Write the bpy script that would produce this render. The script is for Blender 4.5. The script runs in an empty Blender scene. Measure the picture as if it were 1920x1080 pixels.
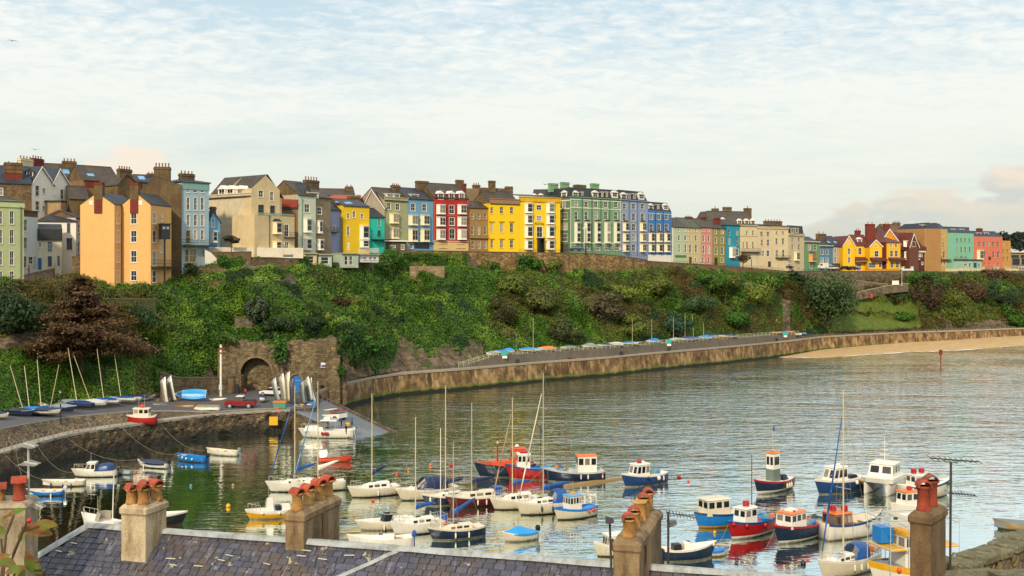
import bpy, math, random
import numpy as np
from mathutils import Vector, Matrix
random.seed(7); np.random.seed(7)
S = bpy.context.scene
COL = S.collection
rad = math.radians
F, H, HZ, CX = 2060.0, 29.0, 505.0, 960.0
# ---------------------------------------------------------------- camera
cam = bpy.data.cameras.new('camera'); co = bpy.data.objects.new('camera', cam); COL.objects.link(co)
cam.sensor_width = 36; cam.lens = F/1920*36; cam.shift_y = -(540-HZ)/1920
cam.clip_start = .5; cam.clip_end = 6000
co.location = (0, 0, H); co.rotation_euler = (rad(90), 0, 0); S.camera = co
S.view_settings.view_transform = 'Standard'; S.view_settings.look = 'None'
S.view_settings.exposure = 0.18; S.view_settings.gamma = 1
# ---------------------------------------------------------------- light
SUN_EL, SUN_AZ = 32, 196      # azimuth: compass bearing the light comes from (0 = +Y, clockwise)
sun = bpy.data.lights.new('sun', 'SUN'); sun.energy = 3.1; sun.angle = rad(4); sun.color = (1, .84, .62)
so = bpy.data.objects.new('sun', sun); COL.objects.link(so)
so.rotation_euler = (rad(90-SUN_EL), 0, -rad(SUN_AZ)+math.pi)
S.cycles.max_bounces = 5; S.cycles.diffuse_bounces = 2; S.cycles.glossy_bounces = 3
S.cycles.transmission_bounces = 2; S.cycles.caustics_reflective = False; S.cycles.caustics_refractive = False
S.cycles.use_adaptive_sampling = True

def lin(h, k=1.0):
    h = h.lstrip('#'); c = [int(h[i:i+2], 16)/255 for i in (0, 2, 4)]
    return tuple(min(1, (x/12.92 if x <= .04045 else ((x+.055)/1.055)**2.4)*k) for x in c)

class NT:
    def __init__(s, tree): s.t = tree; s.n = tree.nodes; s.l = tree.links
    def node(s, typ, **kw):
        n = s.n.new(typ)
        for k, v in kw.items():
            if k.startswith('i_'):
                k = k[2:]
                k = int(k) if k.isdigit() else k.replace('_', ' ')
                s.put(n.inputs[k], v)
            else: setattr(n, k, v)
        return n
    def put(s, sock, v):
        if isinstance(v, bpy.types.NodeSocket): s.l.new(v, sock)
        elif isinstance(v, (tuple, list)) and len(v) == 3 and sock.type == 'RGBA': sock.default_value = (*v, 1)
        else: sock.default_value = v
    def math(s, op, a, b=0.0, c=None, clamp=False):
        n = s.n.new('ShaderNodeMath'); n.operation = op; n.use_clamp = clamp
        s.put(n.inputs[0], a); s.put(n.inputs[1], b)
        if c is not None: s.put(n.inputs[2], c)
        return n.outputs[0]
    def vmath(s, op, a, b=(0, 0, 0)):
        n = s.n.new('ShaderNodeVectorMath'); n.operation = op; s.put(n.inputs[0], a)
        if op == 'SCALE': s.put(n.inputs['Scale'], b)
        else: s.put(n.inputs[1], b)
        return n.outputs[0]
    def mix(s, f, a, b, mode='MIX'):
        n = s.n.new('ShaderNodeMix'); n.data_type = 'RGBA'; n.blend_type = mode
        s.put(n.inputs[0], f); s.put(n.inputs[6], a); s.put(n.inputs[7], b); return n.outputs[2]
    def noise(s, vec, scale, detail=3, rough=.55, dist=0.0):
        n = s.n.new('ShaderNodeTexNoise'); s.put(n.inputs['Vector'], vec)
        n.inputs['Scale'].default_value = scale; n.inputs['Detail'].default_value = detail
        n.inputs['Roughness'].default_value = rough; n.inputs['Distortion'].default_value = dist
        return n.outputs[0]
    def ramp(s, f, stops):
        n = s.n.new('ShaderNodeValToRGB'); s.put(n.inputs[0], f); e = n.color_ramp.elements
        for i, (p, c) in enumerate(stops):
            if i >= 2: e.new(p)
        for i, (p, c) in enumerate(stops):
            e[i].position = p; e[i].color = (*c, 1) if isinstance(c, tuple) else (c, c, c, 1)
        return n.outputs[0]
    def mapr(s, v, a, b, c=0.0, d=1.0):
        n = s.n.new('ShaderNodeMapRange'); s.put(n.inputs[0], v)
        for i, x in enumerate((a, b, c, d)): n.inputs[i+1].default_value = x
        return n.outputs[0]
    def mapping(s, vec, scale=(1, 1, 1), rot=(0, 0, 0), loc=(0, 0, 0)):
        n = s.n.new('ShaderNodeMapping'); s.put(n.inputs[0], vec)
        n.inputs['Scale'].default_value = scale; n.inputs['Rotation'].default_value = rot; n.inputs['Location'].default_value = loc
        return n.outputs[0]

# ---------------------------------------------------------------- sky
w = bpy.data.worlds.new("World"); S.world = w; w.use_nodes = True
w.cycles.sampling_method = 'MANUAL'; w.cycles.sample_map_resolution = 512
t = NT(w.node_tree)
for n in list(t.n): t.n.remove(n)
sky = t.node('ShaderNodeTexSky', sky_type='NISHITA', sun_disc=False, sun_elevation=rad(SUN_EL), sun_rotation=rad(SUN_AZ), air_density=1.0, dust_density=1.6)
tc = t.node('ShaderNodeTexCoord')
d = t.vmath('NORMALIZE', tc.outputs['Generated'])
sp = t.node('ShaderNodeSeparateXYZ', i_0=d)
X, Y, Z = sp.outputs
zc = t.math('MAXIMUM', Z, 0.0)
base = t.ramp(zc, [(0, lin('DEE0D2')), (.10, lin('DFE8E0')), (.17, lin('DAE9EC')), (.24, lin('CCE3EC')), (1, lin('B4CCE0'))])
nis = t.vmath('SCALE', sky.outputs[0], 0.075)
base = t.mix(.22, base, nis)
# high rippled cloud sheet, projected on a plane above
den = t.math('ADD', zc, 0.15)
pc = t.node('ShaderNodeCombineXYZ', i_0=t.math('DIVIDE', X, den), i_1=t.math('DIVIDE', Y, den), i_2=0.0).outputs[0]
big = t.noise(t.mapping(pc, (.55, .9, 1), (0, 0, .35), (3.1, 1.7, 0)), 1.0, 4, .55, .4)
rip = t.noise(t.mapping(pc, (8, 9.5, 1), (0, 0, -.45)), 1.9, 4, .6, .5)
fine = t.noise(t.mapping(pc, (2.2, 4.0, 1), (0, 0, .5)), 1.5, 5, .6, .8)
cov = t.math('ADD', t.math('MULTIPLY', t.mapr(big, .30, .60), 1.05), t.math('MULTIPLY', t.math('SUBTRACT', fine, .5), 1.1))
ripw = t.mapr(zc, .09, .2)
cov = t.math('ADD', cov, t.math('MULTIPLY', t.math('MULTIPLY', t.math('SUBTRACT', rip, .5), 2.6), ripw), clamp=True)
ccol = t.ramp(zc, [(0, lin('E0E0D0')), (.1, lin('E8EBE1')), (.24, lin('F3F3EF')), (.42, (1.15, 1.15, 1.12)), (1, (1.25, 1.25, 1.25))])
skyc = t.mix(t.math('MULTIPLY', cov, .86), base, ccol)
# low cumulus banks near the horizon, left and right
az = t.math('ARCTAN2', X, Y)
cv = t.node('ShaderNodeCombineXYZ', i_0=t.math('MULTIPLY', az, 17.0), i_1=t.math('MULTIPLY', zc, 38.0), i_2=0.0).outputs[0]
cn = t.noise(cv, 1.15, 5, .5, .15)
leftm = t.math('MULTIPLY', t.mapr(az, -.43, -.40), t.mapr(az, -.25, -.31))
lefth = t.math('MULTIPLY', leftm, .104)
rightm = t.mapr(az, .16, .42)
righth = t.math('MULTIPLY', t.math('POWER', rightm, .7), .088)
hh = t.math('MAXIMUM', lefth, righth)
edge = t.math('ADD', t.math('SUBTRACT', hh, zc), t.math('MULTIPLY', t.math('SUBTRACT', cn, .54), .11))
cm = t.mapr(edge, 0, .012)
shade = t.noise(t.mapping(cv, (1, 1, 1), (0, 0, 0), (.12, .32, 0)), 1.15, 4, .5, .15)
warm = t.mix(t.mapr(zc, .03, .09), lin('C9C8BC'), lin('EEDCC8'))
cc = t.mix(t.mapr(t.math('SUBTRACT', shade, cn), -.10, .14), warm, lin('C4C8C2'))
cc = t.mix(t.mapr(az, -.1, .1), lin('F0E0CE'), cc)
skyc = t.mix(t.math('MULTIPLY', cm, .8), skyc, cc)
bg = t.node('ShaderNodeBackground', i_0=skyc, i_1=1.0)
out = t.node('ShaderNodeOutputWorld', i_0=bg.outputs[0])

# ---------------------------------------------------------------- pixel helpers (1920x1080 frame of the photo -> real points)
def W(px, py, Y): return Vector(((px-CX)/F*Y, Y, H-(py-HZ)/F*Y))
def Wz(px, py, z=0.0):
    Y = (H-z)*F/(py-HZ); return Vector(((px-CX)/F*Y, Y, z))
def interp(x, tab):
    xs = [a[0] for a in tab]
    if isinstance(tab[0][1], (tuple, list)):
        return [float(np.interp(x, xs, [a[1][k] for a in tab])) for k in range(len(tab[0][1]))]
    return float(np.interp(x, xs, [a[1] for a in tab]))

# ---------------------------------------------------------------- mesh builder
class MB:
    def __init__(s): s.v = []; s.f = []; s.m = []
    def add(s, vs, fs, mi=0):
        o = len(s.v); s.v += [tuple(v) for v in vs]
        for f in fs: s.f.append(tuple(i+o for i in f)); s.m.append(mi)
    def box(s, x0, x1, y0, y1, z0, z1, mi=0):
        s.add([(x0,y0,z0),(x1,y0,z0),(x1,y1,z0),(x0,y1,z0),(x0,y0,z1),(x1,y0,z1),(x1,y1,z1),(x0,y1,z1)],
              [(0,3,2,1),(4,5,6,7),(0,1,5,4),(1,2,6,5),(2,3,7,6),(3,0,4,7)], mi); return s
    def rbox(s, c, dx, dy, dz, ang=0, mi=0, tilt=0):
        ca, sa = math.cos(ang), math.sin(ang); vs = []
        for z in (-dz/2, dz/2):
            for x, y in ((-dx/2,-dy/2),(dx/2,-dy/2),(dx/2,dy/2),(-dx/2,dy/2)):
                vs.append((c[0]+x*ca-y*sa, c[1]+x*sa+y*ca, c[2]+z+tilt*x))
        s.add(vs, [(0,3,2,1),(4,5,6,7),(0,1,5,4),(1,2,6,5),(2,3,7,6),(3,0,4,7)], mi); return s
    def tube(s, p0, p1, r0, r1=None, n=6, mi=0, caps=True):
        r1 = r0 if r1 is None else r1
        p0, p1 = Vector(p0), Vector(p1); d = (p1-p0)
        if d.length < 1e-6: return s
        q = d.to_track_quat('Z', 'Y'); vs = []
        for p, r in ((p0, r0), (p1, r1)):
            for k in range(n):
                a = 2*math.pi*k/n; vs.append(p + q @ Vector((r*math.cos(a), r*math.sin(a), 0)))
        fs = [(k, (k+1) % n, n+(k+1) % n, n+k) for k in range(n)]
        if caps: fs += [tuple(range(n))[::-1], tuple(range(n, 2*n))]
        s.add(vs, fs, mi); return s
    def path(s, pts, r, n=5, mi=0):
        for a, b in zip(pts, pts[1:]): s.tube(a, b, r, r, n, mi)
        return s
    def lathe(s, prof, c=(0,0,0), n=12, mi=0):
        vs = []
        for r, z in prof:
            for k in range(n):
                a = 2*math.pi*k/n; vs.append((c[0]+r*math.cos(a), c[1]+r*math.sin(a), c[2]+z))
        fs = []
        for i in range(len(prof)-1):
            for k in range(n): fs.append((i*n+k, i*n+(k+1) % n, (i+1)*n+(k+1) % n, (i+1)*n+k))
        fs += [tuple(range(n))[::-1], tuple(range((len(prof)-1)*n, len(prof)*n))]
        s.add(vs, fs, mi); return s
    def ball(s, c, r, mi=0, sz=1.0, n=10):
        prof = [(max(.001, r*math.sin(math.pi*i/6)), -r*sz*math.cos(math.pi*i/6)) for i in range(7)]
        return s.lathe(prof, c, n, mi)
    def loft(s, secs, mi=0, cap0=True, cap1=True, closed=True):
        n = len(secs[0]); vs = [p for q in secs for p in q]; fs = []
        for i in range(len(secs)-1):
            for k in range(n if closed else n-1):
                fs.append((i*n+k, i*n+(k+1) % n, (i+1)*n+(k+1) % n, (i+1)*n+k))
        if cap0: fs.append(tuple(range(n))[::-1])
        if cap1: fs.append(tuple(range((len(secs)-1)*n, len(secs)*n)))
        s.add(vs, fs, mi); return s
    def extrude(s, poly, dvec, mi=0):
        d = Vector(dvec); return s.loft([[Vector(p) for p in poly], [Vector(p)+d for p in poly]], mi)
    def quad(s, a, b, c, d, mi=0): s.add([a, b, c, d], [(0,1,2,3)], mi); return s
    def build(s, name, mats, parent=None, smooth=False, loc=None, rotz=0, bev=0):
        me = bpy.data.meshes.new(name); me.from_pydata(s.v, [], s.f)
        if not isinstance(mats, (list, tuple)): mats = [mats]
        for m in mats: me.materials.append(m)
        if len(mats) > 1: me.polygons.foreach_set('material_index', s.m)
        if smooth: me.polygons.foreach_set('use_smooth', [True]*len(s.f))
        me.validate(); me.update()
        o = bpy.data.objects.new(name, me); COL.objects.link(o)
        if parent: o.parent = parent
        if loc is not None: o.location = loc
        o.rotation_euler.z = rotz
        if bev:
            b = o.modifiers.new('bevel', 'BEVEL'); b.width = bev; b.segments = 2; b.limit_method = 'ANGLE'
        return o

def tag(o, label, cat, group=None):
    o['label'] = label; o['category'] = cat
    if group: o['group'] = group
    return o
def struct(o): o['kind'] = 'structure'; return o
def empty(name, loc, rz=0):
    o = bpy.data.objects.new(name, None); COL.objects.link(o); o.location = loc; o.rotation_euler.z = rz
    o.empty_display_size = .5; return o
def copy_tree(o, parent=None):
    c = o.copy(); COL.objects.link(c)
    if parent: c.parent = parent
    for ch in list(o.children): copy_tree(ch, c)
    return c

# numpy value noise
_P = np.random.RandomState(3).permutation(4096)
def vnoise(x, y, z):
    xi, yi, zi = np.floor(x).astype(int), np.floor(y).astype(int), np.floor(z).astype(int)
    xf, yf, zf = x-xi, y-yi, z-zi
    u, v, w_ = [q*q*(3-2*q) for q in (xf, yf, zf)]
    def h(i, j, k): return _P[(_P[(_P[i & 4095]+j) & 4095]+k) & 4095]/4095.0
    r = 0
    for dx in (0, 1):
        for dy in (0, 1):
            for dz in (0, 1):
                r = r + h(xi+dx, yi+dy, zi+dz)*np.where(dx, u, 1-u)*np.where(dy, v, 1-v)*np.where(dz, w_, 1-w_)
    return r*2-1
def fbm(x, y, z, o=4, g=.5):
    r = 0; a = 1; s = 0
    for i in range(o):
        r = r + a*vnoise(x*2**i+i*17.3, y*2**i+5.1*i, z*2**i+9.7*i); s += a; a *= g
    return r/s

# ---------------------------------------------------------------- materials
MC = {}
def _mat(name):
    m = bpy.data.materials.new(name); m.use_nodes = True; t = NT(m.node_tree)
    b = t.n['Principled BSDF']; return m, t, b
def paint(col, rough=.75, dirt=.25, scale=.5, key=None, k=1.0):
    kk = ('paint', col, rough, dirt, scale, k)
    if kk in MC: return MC[kk]
    m, t, b = _mat('render_'+str(col)); c = lin(col, k) if isinstance(col, str) else col
    tc = t.node('ShaderNodeTexCoord').outputs['Object']
    n1 = t.noise(tc, scale, 4, .6); n2 = t.noise(t.mapping(tc, (3, 3, .35)), 1.3, 4, .65)
    n3 = t.noise(tc, 4.0, 4, .7)
    f = t.math('MULTIPLY', t.math('ADD', t.math('ADD', t.mapr(n1, .38, .7), t.mapr(n2, .46, .72)), t.mapr(n3, .55, .8, 0, .5)), dirt*1.45)
    dk = tuple(x*.45+.02*(1, .8, .55)[i] for i, x in enumerate(c))
    b.inputs['Roughness'].default_value = rough
    t.put(b.inputs['Base Color'], t.mix(f, c, dk))
    MC[kk] = m; return m
def plain(col, rough=.5, metal=0.0, k=1.0, spec=None):
    kk = ('plain', col, rough, metal, k)
    if kk in MC: return MC[kk]
    m, t, b = _mat('plain_'+str(col)); c = lin(col, k)
    tc = t.node('ShaderNodeTexCoord').outputs['Object']
    n = t.noise(tc, 1.7, 4, .6)
    t.put(b.inputs['Base Color'], t.mix(t.mapr(n, .4, .8, 0, .22), c, tuple(x*.55 for x in c)))
    b.inputs['Roughness'].default_value = rough; b.inputs['Metallic'].default_value = metal
    MC[kk] = m; return m
def stone(key, cols, scale=1.2, zs=2.0, mortar='6B5A45', bump=.5, dark=.5, stain=.5):
    if key in MC: return MC[key]
    m, t, b = _mat(key); tc = t.node('ShaderNodeTexCoord').outputs['Object']
    p = t.mapping(tc, (1, 1, zs)); p = t.vmath('ADD', p, t.vmath('SCALE', t.node('ShaderNodeTexNoise', i_Vector=tc, i_Scale=1.1).outputs[1], .5))
    vo = t.node('ShaderNodeTexVoronoi', i_Vector=p, i_Scale=scale)
    ve = t.node('ShaderNodeTexVoronoi', feature='DISTANCE_TO_EDGE', i_Vector=p, i_Scale=scale)
    cr = t.node('ShaderNodeSeparateColor', i_0=vo.outputs['Color']).outputs[0]
    c = t.ramp(cr, [(i/(len(cols)-1), lin(x)) for i, x in enumerate(cols)])
    big = t.noise(tc, .16, 5, .62, .6); c = t.mix(t.mapr(big, .45, .68, 0, stain), c, tuple(x*dark*.5 for x in lin(cols[0])))
    st = t.noise(t.mapping(tc, (.8, .8, .12)), 1.0, 4, .6); c = t.mix(t.mapr(st, .5, .75, 0, stain), c, lin('2A2419'))
    fn = t.noise(tc, 5, 4, .7); c = t.mix(.35, c, t.ramp(fn, [(.25, .02), (.75, .6)]), 'OVERLAY')
    e = t.mapr(ve.outputs['Distance'], 0, .08)
    c = t.mix(t.math('MULTIPLY', t.math('SUBTRACT', 1.0, e), .4), c, lin(mortar, .5))
    t.put(b.inputs['Base Color'], c); b.inputs['Roughness'].default_value = .9
    bm = t.node('ShaderNodeBump', i_Strength=bump, i_Distance=.12, i_Height=t.math('ADD', e, t.math('MULTIPLY', fn, .6)))
    t.put(b.inputs['Normal'], bm.outputs[0]); MC[key] = m; return m
def slate(key, c1, c2, c3, sx=2.2, mossy=.15, rowh=.25, big=False):
    if key in MC: return MC[key]
    m, t, b = _mat(key); uv = t.node('ShaderNodeTexCoord').outputs['UV' if big else 'Object']
    if not big:
        sp = t.node('ShaderNodeSeparateXYZ', i_0=uv)
        uv = t.node('ShaderNodeCombineXYZ', i_0=t.math('ADD', sp.outputs[0], t.math('MULTIPLY', sp.outputs[1], .37)), i_1=t.math('ADD', sp.outputs[2], t.math('MULTIPLY', sp.outputs[1], .21)), i_2=0.0).outputs[0]
    br = t.node('ShaderNodeTexBrick', i_Vector=uv, i_Scale=1.0, i_Mortar_Size=.012, i_Brick_Width=.36, i_Row_Height=rowh,
                i_Color1=lin(c1), i_Color2=lin(c2), i_Mortar=tuple(x*.3 for x in lin(c1)), i_Bias=0.0)
    tc = t.node('ShaderNodeTexCoord').outputs['Object']
    n = t.noise(tc, .5, 5, .65); c = t.mix(t.mapr(n, .45, .7, 0, .7), br.outputs[0], lin(c3))
    n2 = t.noise(tc, 2.3, 5, .7); c = t.mix(t.mapr(n2, .55, .75, 0, mossy), c, lin('6F6A3A'))
    t.put(b.inputs['Base Color'], c); b.inputs['Roughness'].default_value = .6
    bm = t.node('ShaderNodeBump', i_Strength=.5, i_Distance=.03, i_Height=br.outputs[1]); bm.invert = True
    t.put(b.inputs['Normal'], bm.outputs[0]); MC[key] = m; return m
def foliage(key, cols, nscale=.06, ao=1.0, vary=.5):
    if key in MC: return MC[key]
    m, t, b = _mat(key)
    geo = t.node('ShaderNodeNewGeometry'); tc = t.node('ShaderNodeTexCoord').outputs['Object']
    n = t.noise(tc, nscale, 5, .6, .5)
    c = t.ramp(n, [(.3+.4*i/(len(cols)-1), lin(x)) for i, x in enumerate(cols)])
    r = geo.outputs['Random Per Island']
    c = t.mix(.7, c, t.mix(r, (.5-.5*vary*.8,)*3, (.5+.5*vary,)*3), 'OVERLAY')
    t.put(b.inputs['Base Color'], c); b.inputs['Roughness'].default_value = .6
    b.inputs['Specular IOR Level'].default_value = .25
    tr = t.node('ShaderNodeBsdfTranslucent'); t.put(tr.inputs[0], c)
    ms = t.node('ShaderNodeMixShader', i_0=.22); t.l.new(b.outputs[0], ms.inputs[1]); t.l.new(tr.outputs[0], ms.inputs[2])
    t.l.new(ms.outputs[0], t.n['Material Output'].inputs[0]); MC[key] = m; return m
def glass(key='glass', col='20272B', rough=.08):
    if key in MC: return MC[key]
    m, t, b = _mat(key)
    oi = t.node('ShaderNodeObjectInfo').outputs['Random']; tc = t.node('ShaderNodeTexCoord').outputs['Object']
    n = t.noise(tc, 1.1, 2); f = t.math('MULTIPLY', t.mapr(oi, .62, 1.0), .75)
    t.put(b.inputs['Base Color'], t.mix(f, lin(col), lin('B9AE98')))
    b.inputs['Roughness'].default_value = rough; MC[key] = m; return m
WHITE = paint('E9E2D2', .6, .06); CREAM = paint('EAD9B0', .7, .1); BLACK = plain('1B1B1C', .5); IRON = plain('26282A', .45)
GLASS = glass(); BRGLASS = glass('boat_glass', '18232B', .05)
SLATE = slate('slate', '2A2E35', '21252C', '34342F'); SLATEB = slate('slate_brown', '42382D', '332B24', '54462F', mossy=.4)
SLATEBL = slate('slate_blue', '2C3848', '242E3C', '3A3F48'); TILERED = slate('tile_red', '6E2A20', '5A2019', '4A2A22', mossy=.1)
BRICK = stone('brick_red', ['7A2C20', '8C3A28', '6A2018'], 6, 2.5, '6B5A45', .3, .8, .2)
BRSTONE = stone('stone_brown', ['7A6242', '8C7350', '5E4A34', '9A7E55'], 1.6, 2.2, '5A4A35', .5, .6, .5)
RSTONE = stone('stone_render', ['6E5838', '7C6542', '65502F'], .6, .7, '6A5538', .15, .7, .6)
STONEP = stone('stone_promenade', ['9A7B4C', 'B5935C', '6E5535', '84683F'], 1.3, 1.7, '5A4A35', .3, .5, .75)
STONEH = stone('stone_harbour', ['6E5E48', '8A7656', '4E4232', '9E8A68'], 1.5, 1.8, '221C14', 1.0, .5, .7)
STONEW = stone('stone_wall_grey', ['74664F', '84755C', '5C5040', '8E8068'], 1.0, 1.8, '4A4033', .5, .6, .6)
ASPHALT = paint('56565A', .9, .35, .6); CONC = paint('A19A8A', .85, .3, .8)
# ================================================================ LAND AND WATER
COP = [(592,737),(600,732),(650,717),(700,706),(750,699),(800,695),(860,691),(930,685),(1000,679),(1140,669),(1200,663),(1300,654.5),(1400,646),(1480,638),(1540,630.5),(1600,627),(1700,622),(1800,619),(1900,615),(2000,612),(2400,603)]
def copY(px): return 49028/(interp(px, COP)-HZ)
def zz(py, Y): return H-(py-HZ)/F*Y
# slope profile stations: px -> list of (z, Y): foot, 3 controls, slope top, plateau edge
def _st(px, foot, *ctl): return (px, [foot]+[(zz(a, b), b) for a, b in ctl])
def pf(px, off, z): return (z, copY(px)+off)
STN = [
 _st(-420, (6.9,158), (700,178),(648,194),(565,204),(528,210),(520,212)),
 _st(-80, (6.9,160), (700,180),(648,196),(565,206),(530,212),(521,213)),
 _st(40, (6.2,175), (688,190),(646,202),(560,211),(530,216),(521,217)),
 _st(150,(5.6,192), (690,203),(652,209),(570,217),(534,222),(512,226)),
 _st(205,(5.4,197), (700,206),(660,211),(580,218),(545,223),(533,224)),
 _st(300,(5.0,208), (690,216),(620,221),(560,227),(537,231),(532,232)),
 _st(420,(4.6,225), (655,229),(600,233),(550,238),(512,242),(484,245)),
 _st(470,(4.3,226), (640,230),(590,236),(535,242),(500,246),(482,247.5)),
 _st(560,(4.3,226), (630,231),(575,240),(520,251),(500,256),(482,257.5)),
 _st(650,(5.3,235), (640,243),(585,257),(530,272),(498,282),(474,288)),
 _st(756, pf(756,4.2,5.4), (625,272),(570,285),(515,292),(482,297),(474,298)),
 _st(770, pf(770,4.2,5.4), (620,273),(570,286),(525,295),(502,301),(473,301.6)),
 _st(860, pf(860,5.0,5.5), (615,283),(565,294),(528,302),(508,311.5),(474,312.2)),
 _st(930, pf(930,11,7.3), (615,293),(565,301),(528,311),(510,318.6),(475,319.3)),
 _st(975, pf(975,11,7.3), (612,299),(560,307),(522,316),(504,322.6),(475,323.3)),
 _st(1050, pf(1050,11,7.3), (605,306),(555,314),(530,321),(512,327.6),(476,328.3)),
 _st(1165, pf(1165,11,7.3), (600,322),(555,331),(528,338),(510,343.6),(483,344.3)),
 _st(1214, pf(1214,11,7.3), (595,330),(550,339),(522,346),(505,352.6),(490,353.3)),
 _st(1290, pf(1290,11,7.3), (590,346),(548,353),(520,360),(505,366.6),(496,367.3)),
 _st(1400, pf(1400,11,7.2), (585,366),(545,373),(522,379),(508,384.6),(503,385.3)),
 _st(1475, pf(1475,11,7.0), (580,386),(545,391),(524,395),(513,399.6),(510,400.3)),
 _st(1500, pf(1500,11,6.5), (596,392),(560,400),(530,405),(518,409),(511,411)),
 _st(1560, pf(1560,4,5.5), (604,407),(588,414),(545,421),(530,423.6),(512,424.6)),
 _st(1640, pf(1640,4,5.5), (606,418),(588,425),(552,430),(535,432.6),(510,433.6)),
 _st(1715, pf(1715,4,5.5), (606,426),(590,433),(555,438),(515,441),(509,441.8)),
 _st(1760, pf(1760,4,5.6), (607,434),(575,442),(545,447),(513,450),(509,451)),
 _st(1900, pf(1900,5,5.8), (598,454),(560,460),(535,464),(512,466),(508,467)),
 _st(2400, pf(2400,5,5.8), (592,470),(560,476),(535,480),(512,484),(508,486)),
]
_sx = [s[0] for s in STN]
def prof(px):
    return [(float(np.interp(px, _sx, [s[1][k][0] for s in STN])), float(np.interp(px, _sx, [s[1][k][1] for s in STN]))) for k in range(6)]
NJ = [9, 14, 14, 10, 3]
cols_px = list(np.arange(-420, -60, 12)) + list(np.arange(-60, 1980, 3)) + list(np.arange(1980, 2400, 12))
rows = []
for px in cols_px:
    P = prof(px); line = []
    for k in range(5):
        for j in range(NJ[k]):
            f = j/NJ[k]; line.append((P[k][0]*(1-f)+P[k+1][0]*f, P[k][1]*(1-f)+P[k+1][1]*f))
    line.append(P[5]); rows.append(line)
G = np.array(rows); nI, nJ = G.shape[:2]
PXg = np.repeat(np.array(cols_px)[:, None], nJ, 1).astype(float)
Tg = np.repeat(np.linspace(0, 1, nJ)[None, :], nI, 0)
Zg, Yg = G[..., 0].copy(), G[..., 1].copy(); Xg = (PXg-CX)/F*Yg
amp = np.clip(np.sin(Tg*math.pi)*1.5, 0, 1)
_n = fbm(PXg/30, Tg*5, PXg*0, 3)
lawn = ((PXg+_n*26 > 1562) & (PXg+_n*22 < 1722) & (Tg+_n*.12 < .66) & (np.abs(Tg-(.52-(PXg-1560)*.0016)) > .035))
quaygrass = (PXg < 290) & (Tg < .28)
amp = np.where(lawn, .12, amp)
sx = Xg/6.5
ridge = 1-np.abs(fbm(sx*.8+40, Yg/9, Zg/9, 4, .55))*2
D = amp*(fbm(Xg/9, Yg/9, Zg/6, 4, .5)*5.2+ridge*1.2+(1-np.abs(fbm((Xg*.55+Zg*1.0)/3.6, (Zg*.5-Xg*.25)/11, Yg/30, 3))*2.4)*3.1+fbm(Xg/2.6, Yg/2.6, Zg/2, 3)*1.3)
D = np.where(quaygrass, D*.4, D)
Yg = Yg-D*.75; Zg = Zg+D*.55
lastT = Tg[:, -4:]; Yg[:, -4:] = G[:, -4:, 1]; Zg[:, -4:] = G[:, -4:, 0]
Xg = (PXg-CX)/F*Yg
def grid_mesh(name, X, Y, Z, mats, midx=None, smooth=True, uv=None):
    a, b = X.shape; v = np.stack([X, Y, Z], -1).reshape(-1, 3)
    i = np.arange(a-1)[:, None]*b + np.arange(b-1)[None, :]
    f = np.stack([i, i+b, i+b+1, i+1], -1).reshape(-1, 4)
    me = bpy.data.meshes.new(name); me.vertices.add(len(v)); me.vertices.foreach_set('co', v.ravel())
    me.loops.add(f.size); me.loops.foreach_set('vertex_index', f.ravel())
    me.polygons.add(len(f)); me.polygons.foreach_set('loop_start', np.arange(len(f))*4); me.polygons.foreach_set('loop_total', np.full(len(f), 4))
    for m in (mats if isinstance(mats, list) else [mats]): me.materials.append(m)
    if midx is not None: me.polygons.foreach_set('material_index', midx.ravel())
    me.polygons.foreach_set('use_smooth', np.full(len(f), smooth))
    me.update(calc_edges=True); me.validate()
    o = bpy.data.objects.new(name, me); COL.objects.link(o); return o
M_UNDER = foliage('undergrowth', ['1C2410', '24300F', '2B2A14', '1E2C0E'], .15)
def grass_mat(key, cols):
    if key in MC: return MC[key]
    m, t, b = _mat(key); tc = t.node('ShaderNodeTexCoord').outputs['Object']
    n = t.noise(tc, .35, 6, .65); c = t.ramp(n, [(.3, lin(cols[0])), (.5, lin(cols[1])), (.7, lin(cols[2]))])
    n2 = t.noise(tc, 6, 4, .7); c = t.mix(.4, c, t.ramp(n2, [(.3, .2), (.7, .8)]), 'OVERLAY')
    t.put(b.inputs['Base Color'], c); b.inputs['Roughness'].default_value = .9
    t.put(b.inputs['Normal'], t.node('ShaderNodeBump', i_Strength=.6, i_Distance=.2, i_Height=n2).outputs[0]); MC[key] = m; return m
M_GRASS = grass_mat('lawn', ['3E4F12', '516018', '5F6A22'])
def rock_mat(key='cliff_rock', cols=('3A2F22', '635240', '887660')):
    if key in MC: return MC[key]
    m, t, b = _mat(key); tc = t.node('ShaderNodeTexCoord').outputs['Object']
    n = t.noise(t.mapping(tc, (1, 1, 1.8)), .45, 8, .68, .6); c = t.ramp(n, [(.36, lin(cols[0])), (.5, lin(cols[1])), (.64, lin(cols[2]))])
    c = t.mix(t.mapr(t.noise(tc, .25, 4), .52, .66), c, lin('3F4A20'))
    t.put(b.inputs['Base Color'], c); b.inputs['Roughness'].default_value = .95
    t.put(b.inputs['Normal'], t.node('ShaderNodeBump', i_Strength=1.0, i_Distance=.8, i_Height=n).outputs[0]); MC[key] = m; return m
M_ROCK = rock_mat()
mi = np.zeros((nI-1, nJ-1), int)
pc_, tg_ = PXg[:-1, :-1], Tg[:-1, :-1]
mi[lawn[:-1, :-1] & (tg_ > .02)] = 1
nz = fbm(pc_/26, tg_*6, pc_*0+3, 3)
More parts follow.
